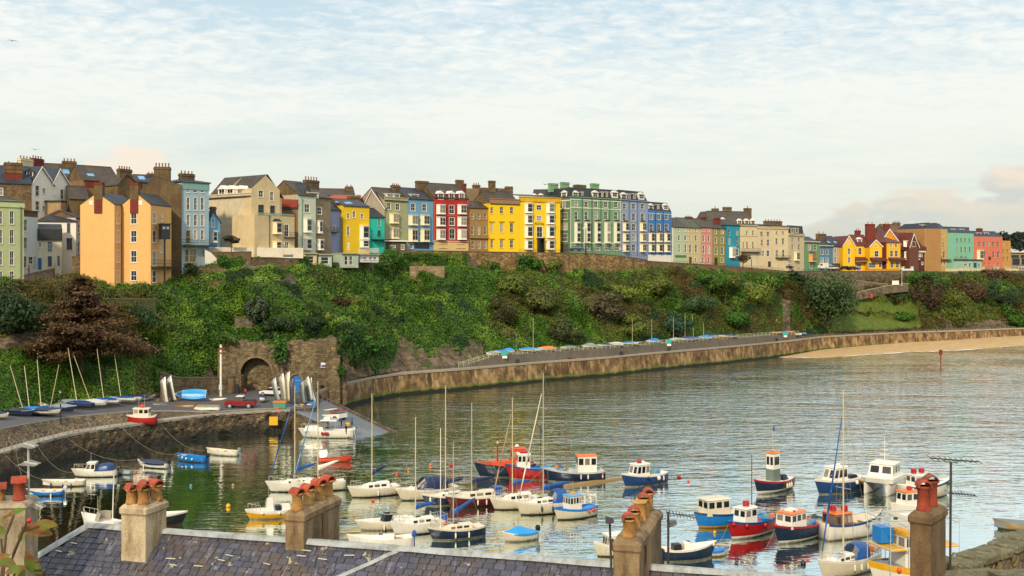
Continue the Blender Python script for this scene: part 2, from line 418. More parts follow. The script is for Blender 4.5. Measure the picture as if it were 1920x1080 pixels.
rockm = (((pc_ > 590) & (pc_ < 905) & (tg_ < .06+nz*.15)) | ((pc_ > 250) & (pc_ < 640) & (tg_ < .05+nz*.12)) |
         ((pc_ > 1466) & (pc_ < 1482) & (tg_ < .3)) | ((pc_ < 180) & (tg_ > .30) & (tg_ < .40+nz*.15)) | ((pc_ > 440) & (pc_ < 560) & (tg_ > .3) & (nz > .38)) |
         ((pc_ > 1770) & (tg_ < .10+nz*.2)) | ((tg_ > .93) & (nz > .1) & (pc_ > 560)))
mi[rockm] = 2
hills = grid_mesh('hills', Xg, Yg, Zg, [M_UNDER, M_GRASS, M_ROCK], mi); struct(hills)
# plateau behind the cliff top out to the horizon
PY = [0, 6, 20, 50, 110, 400, 3500]; PZ = [0, 0, 0, 0, -1, -6, -30]
pp = np.array(cols_px[::6]+[cols_px[-1]]); e = np.array([prof(p)[5] for p in pp])
YY = e[:, 1][:, None]+np.array(PY)[None, :]-.05; ZZ = e[:, 0][:, None]+np.array(PZ)[None, :]; XX = (pp[:, None]-CX)/F*YY
gr = grid_mesh('ground', XX, YY, ZZ, [paint('57534A', .95, .4, .3)], smooth=False); struct(gr)

# ---- leaves scattered over the slope
LV = dict(v=None)
def leaf_mesh(name, P, N, size, mat, parent=None, kind=None, elong=1.6, flat=.28, loc=None):
    n = len(P); r = np.random.RandomState(len(name)+n % 97)
    N = N + r.normal(0, flat, (n, 3)); N /= np.linalg.norm(N, axis=1)[:, None]+1e-9
    A = r.normal(0, 1, (n, 3)); A -= (A*N).sum(1)[:, None]*N; A /= np.linalg.norm(A, axis=1)[:, None]+1e-9
    B = np.cross(N, A); s = (size*(.55+.9*r.rand(n)))[:, None] if np.ndim(size) == 0 else (size*(.55+.9*r.rand(n)))[:, None]
    a, b = A*s*.5*elong, B*s*.5
    v = np.stack([P-a, P-b*.9+a*.15, P+a, P+b*.9+a*.15], 1).reshape(-1, 3)
    me = bpy.data.meshes.new(name); me.vertices.add(len(v)); me.vertices.foreach_set('co', v.astype(np.float32).ravel())
    me.loops.add(4*n); me.loops.foreach_set('vertex_index', np.arange(4*n))
    me.polygons.add(n); me.polygons.foreach_set('loop_start', np.arange(n)*4); me.polygons.foreach_set('loop_total', np.full(n, 4))
    me.materials.append(mat); me.update(calc_edges=True)
    o = bpy.data.objects.new(name, me); COL.objects.link(o)
    if parent: o.parent = parent
    if loc is not None: o.location = loc
    if kind: o['kind'] = kind
    return o
V = np.stack([Xg, Yg, Zg], -1)
a_, b_, c_, d_ = V[:-1, :-1], V[1:, :-1], V[1:, 1:], V[:-1, 1:]
Nf = np.cross(b_-a_, d_-a_); area = np.linalg.norm(Nf, axis=-1); Nf = Nf/(area[..., None]+1e-9)
sgn = np.where(Nf[..., 1] > 0, -1, 1)[..., None]; Nf = Nf*sgn
vis = (pc_ > -60) & (pc_ < 1978)
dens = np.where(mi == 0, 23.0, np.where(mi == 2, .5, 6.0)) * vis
tocam = np.sqrt(a_[..., 1]/260.0)
cnt = np.random.poisson(area*dens/tocam**2)
idx = np.repeat(np.arange(cnt.size), cnt.ravel())
def pick(A): return A.reshape(-1, A.shape[-1])[idx] if A.ndim == 3 else A.ravel()[idx]
u, v = np.random.rand(len(idx), 1), np.random.rand(len(idx), 1)
LP = pick(a_)*(1-u)*(1-v)+pick(b_)*u*(1-v)+pick(c_)*u*v+pick(d_)*(1-u)*v
LN = pick(Nf); lpx, ltg, lmi = pick(pc_), pick(tg_), pick(mi)
LP = LP+LN*np.random.rand(len(idx), 1)**2*np.where(lmi == 1, .15, .7)[:, None]
zn = fbm(LP[:, 0]/11, LP[:, 1]/11, LP[:, 2]/7, 4)
zn2 = fbm(LP[:, 0]/6+50, LP[:, 1]/6, LP[:, 2]/4, 3)
bias = np.interp(lpx, [-60, 250, 440, 860, 1000, 1150, 1480, 1500, 1600, 1980], [.2, .15, -.35, -.45, -.1, .25, .2, .3, .35, .35])
q = zn*1.1+bias+np.random.normal(0, .1, len(idx))
cls = np.where(q < -.02, 0, np.where(q < .42, 1, 2)); cls = np.where((zn2 > .36), 3, cls)
cls = np.where((lpx < 250) & (ltg < .3), 0, cls)
sz = np.where(lmi == 1, .22, .28)*np.interp(LP[:, 1], [180, 260, 460], [.75, 1, 1.35])
defs = [('ivy_cover', ['345416', '4C741C', '3E6219', '76982E', '46701C'], 'bright green ivy sheeting the cliff below the houses'),
        ('scrub_cover', ['4E5C22', '6C742C', '44521E', '86823A'], 'olive green scrub on the cliff face'),
        ('bramble_cover', ['5E5228', '6E5C30', '4E4822', '7C6A3A'], 'brownish dry bramble on the cliff face'),
        ('dark_ivy_cover', ['243E1C', '2E4C22', '345228', '223818'], 'dark blue green shrub mass on the cliff face')]
for k, (nm, cs, lb) in enumerate(defs):
    s_ = (cls == k) & (lmi != 1)
    o = leaf_mesh(nm, LP[s_], LN[s_], sz[s_], foliage(nm+'_leaf', cs, .12, vary=.3), kind='stuff')

leaf_mesh('grass', LP[lmi == 1], LN[lmi == 1], sz[lmi == 1], foliage('grass_leaf', ['5A6E22', '6E8230', '4C6020'], .2, vary=.4), kind='stuff')
# ---- sea
def water_mat():
    m, t, b = _mat('sea_water'); tc = t.node('ShaderNodeTexCoord').outputs['Object']
    sp = t.node('ShaderNodeSeparateXYZ', i_0=tc)
    # wind is lighter in the lee of the left quay: ripples die out there
    sh = t.mapr(t.math('ADD', sp.outputs[0], t.math('MULTIPLY', t.math('SUBTRACT', t.noise(tc, .03, 3), .5), 40)), -50, 6, .2, 1.0)
    near = t.mapr(sp.outputs[1], 112, 230, .14, .85)
    w1 = t.noise(t.mapping(tc, (.55, 1.35, 1), (0, 0, .12)), 1.0, 2, .5, .5)
    w2 = t.noise(t.mapping(tc, (.16, .42, 1), (0, 0, -.1)), 1.0, 2, .5, .3)
    hgt = t.math('ADD', t.math('MULTIPLY', w1, .30), t.math('MULTIPLY', w2, .55))
    patch = t.mapr(t.noise(t.mapping(tc, (.018, .05, 1), (0, 0, .2)), 1.0, 3, .55, .6), .38, .6, .5, 1.1)
    hgt = t.math('MULTIPLY', hgt, t.math('MULTIPLY', t.math('MULTIPLY', sh, near), patch))
    bm = t.node('ShaderNodeBump', i_Strength=1.0, i_Distance=.95, i_Height=hgt)
    t.n.remove(b); df = t.node('ShaderNodeBsdfDiffuse', i_0=lin('154532')); gl = t.node('ShaderNodeBsdfGlossy', i_0=(.94, 1, .97)); gl.inputs['Roughness'].default_value = .05
    t.put(gl.inputs['Normal'], bm.outputs[0]); fr = t.node('ShaderNodeFresnel', i_IOR=1.5, i_Normal=bm.outputs[0])
    ms = t.node('ShaderNodeMixShader', i_0=t.mapr(fr.outputs[0], .03, .27, .04, .97)); t.l.new(df.outputs[0], ms.inputs[1]); t.l.new(gl.outputs[0], ms.inputs[2]); t.l.new(ms.outputs[0], t.n['Material Output'].inputs[0]); return m
wb = MB(); wb.quad((-900,-400,0),(1200,-400,0),(1200,600,0),(-900,600,0))
sea = struct(wb.build('sea_water', water_mat()))

# ---- beach
BW = [(1380,676),(1450,669),(1540,671),(1620,665),(1700,660),(1800,656.5),(1900,649),(2000,640),(2400,600)]
M_SAND = grass_mat('sand', ['A98A5C', 'B99A6A', 'C2A575'])
xs = np.arange(1380, 2400, 10.)
def wl(px): return 59740/(interp(px, BW)-HZ)
ys = []; zs = []
for p in xs:
    yw = wl(p); yc = copY(p)+.3; zt = interp(p, [(1380,-.5),(1450,.05),(1540,.5),(1700,1.2),(1900,2.0),(2400,2.5)])
    ys.append([yw-14, yw-1.5, yw, yw*.6+yc*.4, yc]); zs.append([-1.2, -.12, .03, max(.1, zt*.55), max(.02, zt)])
ys, zs = np.array(ys), np.array(zs)
struct(grid_mesh('beach_sand', (xs[:, None]-CX)/F*ys, ys, zs, [M_SAND]))
fo = MB(); rn = random.Random(4)
p = 1455.0
while p < 2050:
    L = rn.uniform(18, 60); n = 6; w0 = rn.uniform(.5, 1.5)
    if rn.random() < .8:
        a = [];
        for k in range(n+1):
            q = p+L*k/n; y = wl(q)-rn.uniform(.4, 1.8)-(1.5 if rn.random() < .2 else 0); ww = w0*math.sin(math.pi*(k+.3)/(n+.6))
            a.append((y, ww, q))
        for (y0, w_0, q0), (y1, w_1, q1) in zip(a, a[1:]):
            f = lambda q, y, z: ((q-CX)/F*y, y, z)
            fo.quad(f(q0, y0-w_0, .05), f(q1, y1-w_1, .05), f(q1, y1+w_1, .06), f(q0, y0+w_0, .06))
    p += L*rn.uniform(.6, 1.1)
o = fo.build('surf_foam', plain('E6EBEA', .6)); o['kind'] = 'stuff'

# ---- harbour quay, left side
Q = [  # px, coping(Y,z), ledge back, road front, road back
 (-420,(132,4.1),(134,4.2),(138,7.0),(160,7.0)),(-80,(138,4),(140.5,4.2),(144,6.9),(162,6.9)),(0,(149,4),(151.5,4.2),(155,6.4),(174,6.3)),(130,(167,3.9),(169.5,4.1),(173,5.7),(191,5.6)),
 (249,(178,3.85),(180.5,4),(184.5,5.1),(206,5.1)),(330,(185,3.8),(187,3.9),(189.5,4.5),(214,4.6)),(400,(191,3.8),(191.8,3.85),(192.6,3.9),(222,4.4)),(480,(195,3.8),(195.8,3.85),(196.6,3.9),(226,4.3)),(545,(197.5,3.7),(198.3,3.75),(199.1,3.8),(226.5,4.2))]
qx = [a[0] for a in Q]
def qv(px, k): return [float(np.interp(px, qx, [a[k][j] for a in Q])) for j in (0, 1)]
def rp(px, Y, z): return ((px-CX)/F*Y, Y, z)
qs = list(np.arange(-420, -60, 12))+list(np.arange(-60, 545, 4))+[545]
def strip(name, pts_a, pts_b, mat, sub=1, rough=0, thick=None):
    A, B = np.array(pts_a), np.array(pts_b); f = np.linspace(0, 1, sub+1)
    P = A[:, None, :]*(1-f)[None, :, None]+B[:, None, :]*f[None, :, None]
    if rough:
        n = fbm(P[..., 0]*.9, P[..., 1]*.9, P[..., 2]*.9, 4)*rough; n[:, 0] *= .2; n[:, -1] *= .2
        P[..., 1] += n; P[..., 2] += n*.2
    return grid_mesh(name, P[..., 0], P[..., 1], P[..., 2], [mat], smooth=False)
strip_a = [rp(p, qv(p,1)[0]-.7, -1.0) for p in qs]; strip_b = [rp(p, *qv(p,1)) for p in qs]
def quay_mat():
    m = STONEH.copy(); m.name = 'quay_stone'; t = NT(m.node_tree); b = t.n['Principled BSDF']; src = b.inputs['Base Color'].links[0].from_socket
    tc = t.node('ShaderNodeTexCoord').outputs['Object']; z = t.node('ShaderNodeSeparateXYZ', i_0=tc).outputs[2]; n = t.noise(t.mapping(tc, (.5, .5, .3)), 1, 5, .7)
    c = t.mix(t.mapr(t.noise(t.mapping(tc, (.35, .35, .9)), 1, 5, .7), .45, .62, 0, .75), src, lin('3A3024'))
    t.put(b.inputs['Base Color'], t.mix(t.mapr(t.math('ADD', z, t.math('MULTIPLY', n, 2.4)), 3.1, 1.9, 0, .9), c, lin('1C1A10'))); return m
tag(strip('quay_wall', strip_a, strip_b, quay_mat(), 24, 1.1), 'rough dark stone quay wall dropping into the green water at the left', 'wall')
struct(strip('quay_ledge', strip_b, [rp(p, *qv(p,2)) for p in qs], CONC, 1))
tag(strip('rubble_bank', [rp(p, *qv(p,2)) for p in qs], [rp(p, *qv(p,3)) for p in qs], STONEH, 8, .8), 'rubble stone bank between the lower quay ledge and the boat park road', 'bank')
struct(strip('road', [rp(p, *qv(p,3)) for p in qs], [rp(p, *qv(p,4)) for p in qs], ASPHALT, 2))
# road edge kerb line
kb = MB()
for p0, p1 in zip(qs, qs[1:]):
    a, b = Vector(rp(p0, *qv(p0,3))), Vector(rp(p1, *qv(p1,3))); 
    kb.add([a+Vector((0,0,-.25)), b+Vector((0,0,-.25)), b+Vector((0,.45,-.25)), a+Vector((0,.45,-.25)), a+Vector((0,0,.12)), b+Vector((0,0,.12)), b+Vector((0,.45,.12)), a+Vector((0,.45,.12))],
           [(0,1,5,4),(4,5,6,7),(3,2,1,0),(2,3,7,6)])
struct(kb.build('road_kerb', CONC))
cb = MB()
for p0, p1 in zip(qs, qs[1:]):
    a, b = Vector(rp(p0, *qv(p0,1))), Vector(rp(p1, *qv(p1,1)))
    cb.add([a+Vector((0,-.15,-.3)), b+Vector((0,-.15,-.3)), b+Vector((0,.55,-.1)), a+Vector((0,.55,-.1)), a+Vector((0,-.15,.06)), b+Vector((0,-.15,.06)), b+Vector((0,.55,.06)), a+Vector((0,.55,.06))],
           [(0,1,5,4),(4,5,6,7),(2,3,7,6)])
struct(cb.build('quay_coping', plain('9C9282', .85)))
# yard in front of the arch wall, and the slipway
yd = MB(); yd.add([rp(545,197.5,3.74), rp(592,201,3.7), rp(603,216,3.9), rp(603,227,4.2), rp(545,227,4.24)], [(0,1,2,3,4)])
struct(yd.build('boat_yard_ground', ASPHALT))
sl = MB(); a, b, c, d = Vector(rp(596,216,4.0)), Vector(rp(764,192,-.9)), Vector(rp(696,184.5,-.9)), Vector(rp(540,199,3.82))
sl.quad(d, c, b, a, 0)
lo = Vector((0,0,-3.0))
sl.quad(c, d, d+lo-Vector((0,0,2)), c+lo, 1); sl.quad(a, b, b+lo, a+lo-Vector((0,0,2)), 1); sl.quad(b, c, c+lo, b+lo, 1); sl.quad(d+Vector((0,0,-5)), a+Vector((0,0,-5)), a, d, 1)
n = (b-a).normalized()
for q0, q1 in ((a, b), ):
    sl.add([q0+Vector((0,0,-.4)), q1+Vector((0,0,-.4)), q1+Vector((.3,.7,-.4)), q0+Vector((.3,.7,-.4)), q0+Vector((0,0,.35)), q1+Vector((0,0,.35)), q1+Vector((.3,.7,.35)), q0+Vector((.3,.7,.35))], [(0,1,5,4),(4,5,6,7),(2,3,7,6),(1,2,6,5)], 1)
struct(sl.build('slipway', [paint('6C747A', .4, .35, .6), STONEH]))
# quay/yard side under the end at 545..603 down to the water
struct(strip('yard_edge', [rp(p, 197.5+(p-545)*.07, -1) for p in (545,560,575,592)], [rp(p, 197.5+(p-545)*.07, 3.72) for p in (545,560,575,592)], STONEH, 4, .2))

# ---- promenade sea wall
ps = list(np.arange(592, 700, 6.))+list(np.arange(700, 2400, 12.))
def bz(px): return interp(px, [(592,-1),(1440,-1),(1500,-.6),(2400,-.6)])
WA = [rp(p, copY(p)-.9, bz(p)) for p in ps]; WB = [rp(p, copY(p), 4.75) for p in ps]
def seawall_mat():
    m, t, b = _mat('sea_wall'); tc = t.node('ShaderNodeTexCoord').outputs['Object']; sp = t.node('ShaderNodeSeparateXYZ', i_0=tc); z = sp.outputs[2]
    n = t.noise(t.mapping(tc, (.35, .35, .25)), 1.0, 5, .65); n2 = t.noise(t.mapping(tc, (1.2, 1.2, .25)), 1.0, 4, .6); n3 = t.noise(tc, 2.5, 5, .7)
    c = t.ramp(n, [(.36, lin('45351F')), (.5, lin('745A38')), (.64, lin('A98A5E'))])
    c = t.mix(t.mapr(n2, .55, .7, 0, .75), c, lin('C0A274')); c = t.mix(t.mapr(n2, .45, .3, 0, .7), c, lin('3E2E1C'))
    c = t.mix(.4, c, t.ramp(n3, [(.3, .25), (.7, .75)]), 'OVERLAY')
    zl = t.math('ADD', z, t.math('MULTIPLY', t.math('SUBTRACT', n, .5), 1.6))
    c = t.mix(t.mapr(zl, 1.35, 1.0), c, lin('5C6A20')); c = t.mix(t.mapr(zl, .9, .6), c, lin('1E1A10'))
    t.put(b.inputs['Base Color'], c); b.inputs['Roughness'].default_value = .9
    t.put(b.inputs['Normal'], t.node('ShaderNodeBump', i_Strength=.5, i_Distance=.2, i_Height=n3).outputs[0]); return m
tag(strip('sea_wall', WA, WB, seawall_mat(), 6, .12), 'long curved ochre sea wall under the promenade with weed at its waterline', 'wall')
pr = MB()
for p0, p1 in zip(ps, ps[1:]):
    a, b = Vector(rp(p0, copY(p0), 5.2)), Vector(rp(p1, copY(p1), 5.2)); z = Vector((0,0,1))
    pr.add([a+Vector((0,-.25,-.5)), b+Vector((0,-.25,-.5)), b+Vector((0,.8,-.3)), a+Vector((0,.8,-.3)), a+Vector((0,-.25,0)), b+Vector((0,-.25,0)), b+Vector((0,.8,0)), a+Vector((0,.8,0))], [(0,1,5,4),(4,5,6,7),(1,0,3,2),(2,3,7,6)])
struct(pr.build('promenade_coping', paint('A89A84', .85, .25)))
wid = lambda p: interp(p, [(592,3.6),(1480,3.6),(1540,6),(2400,6)])
struct(strip('promenade_path', [rp(p, copY(p)+.8, 5.0) for p in ps], [rp(p, copY(p)+wid(p)+1.5, 5.05) for p in ps], paint('8F887A', .9, .25), 1))
# inner wall + upper deck
pi_ = list(np.arange(860, 932, 6.))+list(np.arange(932, 1500, 8.))
dz = lambda p: interp(p, [(860,5.1),(930,7.2),(1440,7.2),(1498,6.6)])
IA = [rp(p, copY(p)+3.5, 4.9) for p in pi_]; IB = [rp(p, copY(p)+3.6, dz(p)) for p in pi_]
tag(strip('promenade_inner_wall', IA, IB, paint('6F665A', .9, .4), 2, .03), 'grey retaining wall along the back of the promenade path under the railing', 'wall')
struct(strip('upper_deck', IB, [rp(p, copY(p)+13.5, dz(p)+.1) for p in pi_], paint('7A7262', .9, .3), 1))
# railings along the upper deck
M_RAIL = plain('C6C79B', .6)
rl = empty('promenade_railing', Vector(rp(860, copY(860)+3.7, 5.1)))
tag(rl, 'long pale green painted railing along the upper promenade edge', 'railing')
ro = rl.location; a = MB(); b = MB(); last = None; p = 860
while p < 1500:
    q = Vector(rp(p, copY(p)+3.75, dz(p)))-ro
    a.tube(q, q+Vector((0,0,1.15)), .055, n=4)
    if last is not None:
        for h in (1.15, .75, .38): b.tube(last+Vector((0,0,h)), q+Vector((0,0,h)), .04, n=4)
    last = q; p += 10.2*240/ (copY(p)*.98)
a.build('post', M_RAIL, rl)['kind'] = 'stuff'; b.build('rail', M_RAIL, rl)
# low wall/ fence at the back of the path left part
lw = [p for p in ps if p < 868]
tag(strip('low_kerb_wall', [rp(p, copY(p)+3.8, 4.9) for p in lw], [rp(p, copY(p)+3.9, 5.75) for p in lw], STONEW, 1), 'low dark kerb wall behind the path below the ivy cliff', 'wall')
struct(strip('cliff_foot_ground', [rp(p, copY(p)+3.9, 5.4) for p in lw], [rp(p, copY(p)+8, 5.6) for p in lw], M_ROCK, 1))
# wall behind beach path on the right
rs = list(np.arange(1500, 2400, 12.))
tag(strip('beach_path_kerb', [rp(p, copY(p)+3.6, 5.0) for p in rs], [rp(p, copY(p)+3.7, 5.8) for p in rs], STONEW, 1), 'low wall behind the beach path under the lawn', 'wall')

# ---- retaining walls under the street
def ret_wall(name, label, pts, mat, th=.7, cap=True):
    o = empty(name, W(*[pts[0][0], pts[0][2], pts[0][3]])); tag(o, label, 'wall'); c = Vector(o.location); m = MB(); k = MB()
    for (p0, t0, b0, Y0), (p1, t1, b1, Y1) in zip(pts, pts[1:]):
        A, B = W(p0, b0, Y0)-c, W(p1, b1, Y1)-c; A1, B1 = W(p0, t0, Y0)-c, W(p1, t1, Y1)-c
        A.z -= 5; B.z -= 5; t_ = Vector((0, th, 0)); nseg = max(1, int((B-A).length/3))
        m.add([A, B, B1, A1, A+t_, B+t_, B1+t_, A1+t_], [(0,1,2,3),(3,2,6,7),(5,4,7,6),(0,3,7,4),(1,5,6,2)])
        if cap:
            g = Vector((0,-.08,0)); h = Vector((0,0,.22))
            k.add([A1+g, B1+g, B1+t_-g, A1+t_-g, A1+g+h, B1+g+h, B1+t_-g+h, A1+t_-g+h], [(0,1,5,4),(4,5,6,7),(2,3,7,6),(0,4,7,3),(1,2,6,5)])
    m.build('wall', mat, o)
    if cap: k.build('coping', plain('5F5240', .9), o)
    return o
ret_wall('retaining_wall', 'long tall stone retaining wall under the yellow hotels with pale drip stains', [(757,471,500,300),(812,471,505,306.5),(878,472,510,314),(975,474,510,322),(1050,474.5,516,327),(1110,476,514,335),(1165,481,512,343),(1214,488,510,352)], STONEP)
ret_wall('retaining_wall', 'lower tan stone wall running down to the right below the pastel terrace', [(1215,490,510,352.6),(1290,495,507,366),(1400,502.5,510,384),(1475,509,514,399)], stone('stone_tan', ['7C6040', '8C6F4A', '6A5238'], .8, 2, '4A3C2A', .3, .5, .4))
ret_wall('retaining_wall', 'dark stone wall below the yellow gabled house on the right', [(1470,509,520,400.5),(1500,509,522,410.8),(1560,509,532,423.8),(1640,509,537,432.8),(1720,508,545,441.4)], STONEW)
ret_wall('patio_wall', 'small free standing pale stone wall panel set in the ivy below the red hotel', [(768,499,522,292),(833,499,522,293)], stone('stone_pale', ['A08A68', '8C7656', 'B09A78'], .8, 2, '6A5A44', .3, .6, .4), 1.2, False)
# ================================================================ HOUSES
ZM = {0:(0,0,1),1:(0,270,3.856),2:(300,290,4.32),3:(600,320,5.683),4:(870,320,6.0),5:(1040,330,6.354),6:(1240,370,6.4),7:(1480,390,7.2),8:(1680,390,6.354)}
zcur = [0,0,1]
def zs(i): zcur[:] = ZM[i]
def zx(x): return zcur[0]+x/zcur[2]
def zy(y): return zcur[1]+y/zcur[2]
ROW = [(-150,206),(0,214),(310,236),(340,240),(390,250),(560,275),(620,288),(690,297),(760,306.5),(812,312.5),(878,319),(918,323),(975,327),(1050,334),(1165,350),(1215,361),(1258,370),(1310,377),(1385,391),(1505,409),(1580,424),(1690,438),(1775,450),(1840,459),(1900,469),(1960,476)]
def rowY(px): return interp(px, ROW)
class B:
    def __init__(s, name, label, x0, x1, yb, Y0=None, Y1=None, root=None, group=None, cat='house'):
        p0, p1 = zx(x0), zx(x1); s.pb = zy(yb)
        Y0 = rowY(p0) if Y0 is None else Y0; Y1 = rowY(p1) if Y1 is None else Y1
        Y0 += interp(p0, [(1480,0),(1560,14),(1960,16)]); Y1 += interp(p1, [(1480,0),(1560,14),(1960,16)])
        a = W(p0, s.pb, Y0); b = W(p1, s.pb, Y1); s.A = a; s.z0 = a.z
        d = Vector((b.x-a.x, b.y-a.y)); s.L = d.length; s.d = d/s.L; s.rot = math.atan2(d.y, d.x)
        if root is None:
            s.root = empty(name, (a.x, a.y, a.z), s.rot); tag(s.root, label, cat, group); s.off = None
        else:
            s.root = root.root; r0 = root
            dv = Vector((a.x-r0.A.x, a.y-r0.A.y)); loc = Vector((dv.dot(r0.d), -dv.x*r0.d.y+dv.y*r0.d.x, a.z-r0.z0))
            s.off = (loc, s.rot-r0.rot)
        s.holes = []; s.wins = []
    def part(s, mb, name, mats, smooth=False, parent=None, bev=0):
        o = mb.build(name, mats, parent or s.root, smooth, bev=bev)
        if s.off and parent is None: o.location = s.off[0]; o.rotation_euler.z = s.off[1]
        return o
    def loc(s, px, py, yd=0.0):   # photo pixel -> (u, z) on the plane yd behind the facade
        rx = (px-CX)/F; ax = s.A.x-s.d.y*yd; ay = s.A.y+s.d.x*yd
        u = (rx*ay-ax)/(s.d.x-rx*s.d.y); Y = ay+u*s.d.y
        return u, H-(py-HZ)/F*Y-s.z0
    def L2(s, x, y, yd=0.0): return s.loc(zx(x), zy(y), yd)
    def top(s, y, x=None, yd=0):
        return s.loc(zx(x) if x is not None else (CX+(s.A.x+s.d.x*s.L*.5)/(s.A.y+s.d.y*s.L*.5)*F), zy(y), yd)[1]
    # windows -------------------------------------------------
    def w(s, xs, y0, y1, wd, kind='sash', fr=None, hole=True, trim=None):
        for x in (xs if isinstance(xs, (list, tuple)) else [xs]):
            u0, za = s.L2(x-wd/2, y0); u1, zb = s.L2(x+wd/2, y1)
            s.holes.append((u0, u1, zb, za)); s.wins.append((u0, u1, zb, za, kind, fr, trim))
        return s
    def door(s, x, y0, y1, wd, mat): return s.w(x, y0, y1, wd, kind=('door', mat))
    def body(s, ytop, depth, mat, gable=None, xtop=None, below=4.0, side=None, sink=None, base=None):
        """walls with real window openings; gable=(u fraction, apex y)"""
        zt = s.top(ytop, xtop); s.zt = zt; s.D = depth; L = s.L; m = MB()
        us = sorted(set([0, L]+[min(L, max(0, h[k])) for h in s.holes for k in (0, 1)]))
        zsr = sorted(set([-below, zt]+[min(zt, max(-below, h[k])) for h in s.holes for k in (2, 3)]))
        for u0, u1 in zip(us, us[1:]):
            for z0, z1 in zip(zsr, zsr[1:]):
                cu, cz = (u0+u1)/2, (z0+z1)/2
                if u1-u0 < 1e-4 or z1-z0 < 1e-4: continue
                if any(h[0] < cu < h[1] and h[2] < cz < h[3] for h in s.holes): continue
                m.quad((u0,0,z0),(u1,0,z0),(u1,0,z1),(u0,0,z1))
        R = .22
        for u0, u1, z0, z1 in s.holes:
            m.add([(u0,0,z0),(u1,0,z0),(u1,0,z1),(u0,0,z1),(u0,R,z0),(u1,R,z0),(u1,R,z1),(u0,R,z1)], [(0,4,5,1),(1,5,6,2),(2,6,7,3),(3,7,4,0),(4,7,6,5)])
        D = depth; sm = 0
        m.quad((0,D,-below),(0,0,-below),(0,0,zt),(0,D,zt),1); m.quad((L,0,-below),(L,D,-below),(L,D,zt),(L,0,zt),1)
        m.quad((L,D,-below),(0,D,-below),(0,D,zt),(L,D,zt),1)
        if gable:
            f, ya = gable; s.zg = s.top(ya) if ya < 1e4 else ya-1e4; s.ug = L*f
            m.add([(0,0,zt),(L,0,zt),(s.ug,0,s.zg)], [(0,1,2)]); m.add([(0,D,zt),(L,D,zt),(s.ug,D,s.zg)], [(2,1,0)])
        else: m.quad((0,0,zt),(L,0,zt),(L,D,zt),(0,D,zt),1)
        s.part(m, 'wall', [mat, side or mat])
        if base:
            k = MB(); zz_ = s.top(base[0]); k.box(0, L, -.06, .02, -below, zz_); s.part(k, 'base_wall', base[1])
        for u0, u1, z0, z1, kind, fr, trim in s.wins: s.mkwin(u0, u1, z0, z1, kind, fr, trim)
        return s
    def mkwin(s, u0, u1, z0, z1, kind, fr, trim):
        f = MB(); fr = fr or WHITE; wd, ht = u1-u0, z1-z0
        if isinstance(kind, tuple):
            f.box(u0, u1, .10, .16, z0, z1); f.box(u0+wd*.2, u1-wd*.2, .06, .1, z0+ht*.1, z0+ht*.5); f.box(u0+wd*.2, u1-wd*.2, .06, .1, z0+ht*.55, z0+ht*.85)
            s.part(f, 'door', kind[1]); return
        b = min(.085, wd*.1)
        y0, y1 = .05, .13
        f.box(u0, u0+b, y0, y1, z0, z1); f.box(u1-b, u1, y0, y1, z0, z1); f.box(u0+b, u1-b, y0, y1, z1-b, z1); f.box(u0+b, u1-b, y0, y1, z0, z0+b)
        zm = (z0+z1)/2
        f.box(u0+b, u1-b, y0+.01, y1-.01, zm-.035, zm+.035)
        if kind == 'sash' or kind == 'twin': f.box((u0+u1)/2-.022, (u0+u1)/2+.022, y0+.02, y1-.02, z0+b, z1-b)
        if kind == 'multi':
            for k in range(1, 5): f.box(u0+wd*k/5-.03, u0+wd*k/5+.03, y0+.02, y1-.02, z0+b, z1-b)
        if kind != 'plain':   # raised plaster surround
            q = .09; tm = 1
            f.box(u0-q, u0, -.05, .02, z0, z1, tm); f.box(u1, u1+q, -.05, .02, z0, z1, tm); f.box(u0-q, u1+q, -.06, .02, z1, z1+q*1.2, tm)
        o = s.part(f, 'window', [fr, trim or fr])
        g = MB(); g.quad((u0+b,.1,z0+b),(u1-b,.1,z0+b),(u1-b,.1,z1-b),(u0+b,.1,z1-b)); g.build('pane', GLASS, o)
        k = MB(); k.box(u0-.12, u1+.12, -.12, .05, z0-.12, z0); k.build('sill', trim or fr, o)
    def bay(s, x0, x1, y0, y1, proj=.9, fr=None, hood=None, storeys=1, blank=None):
        fr = fr or CREAM; u0, za = s.L2(x0, y0); u1, zb = s.L2(x1, y1); zb, za = min(za, zb), max(za, zb); wd = u1-u0; c = wd*.2
        m = MB(); P = [(u0,0.01),(u0+c,-proj),(u1-c,-proj),(u1,0.01)]
        m.loft([[(x, y, zb) for x, y in P], [(x, y, za) for x, y in P]])
        P2 = [(u0-.12,0.01),(u0+c-.1,-proj-.14),(u1-c+.1,-proj-.14),(u1+.12,0.01)]
        m.loft([[(x, y, za) for x, y in P2], [(x, y, za+.18) for x, y in P2]]); m.loft([[(x, y, zb-.15) for x, y in P2], [(x, y, zb) for x, y in P2]])
        o = s.part(m, 'bay_window', fr)
        if hood:
            k = MB(); k.loft([[(x, y, za+.18) for x, y in P2], [(u0+c, .01, za+.9), (u0+c*1.5, -proj*.3, za+.9), (u1-c*1.5, -proj*.3, za+.9), (u1-c, .01, za+.9)]]); k.build('hood', hood, o)
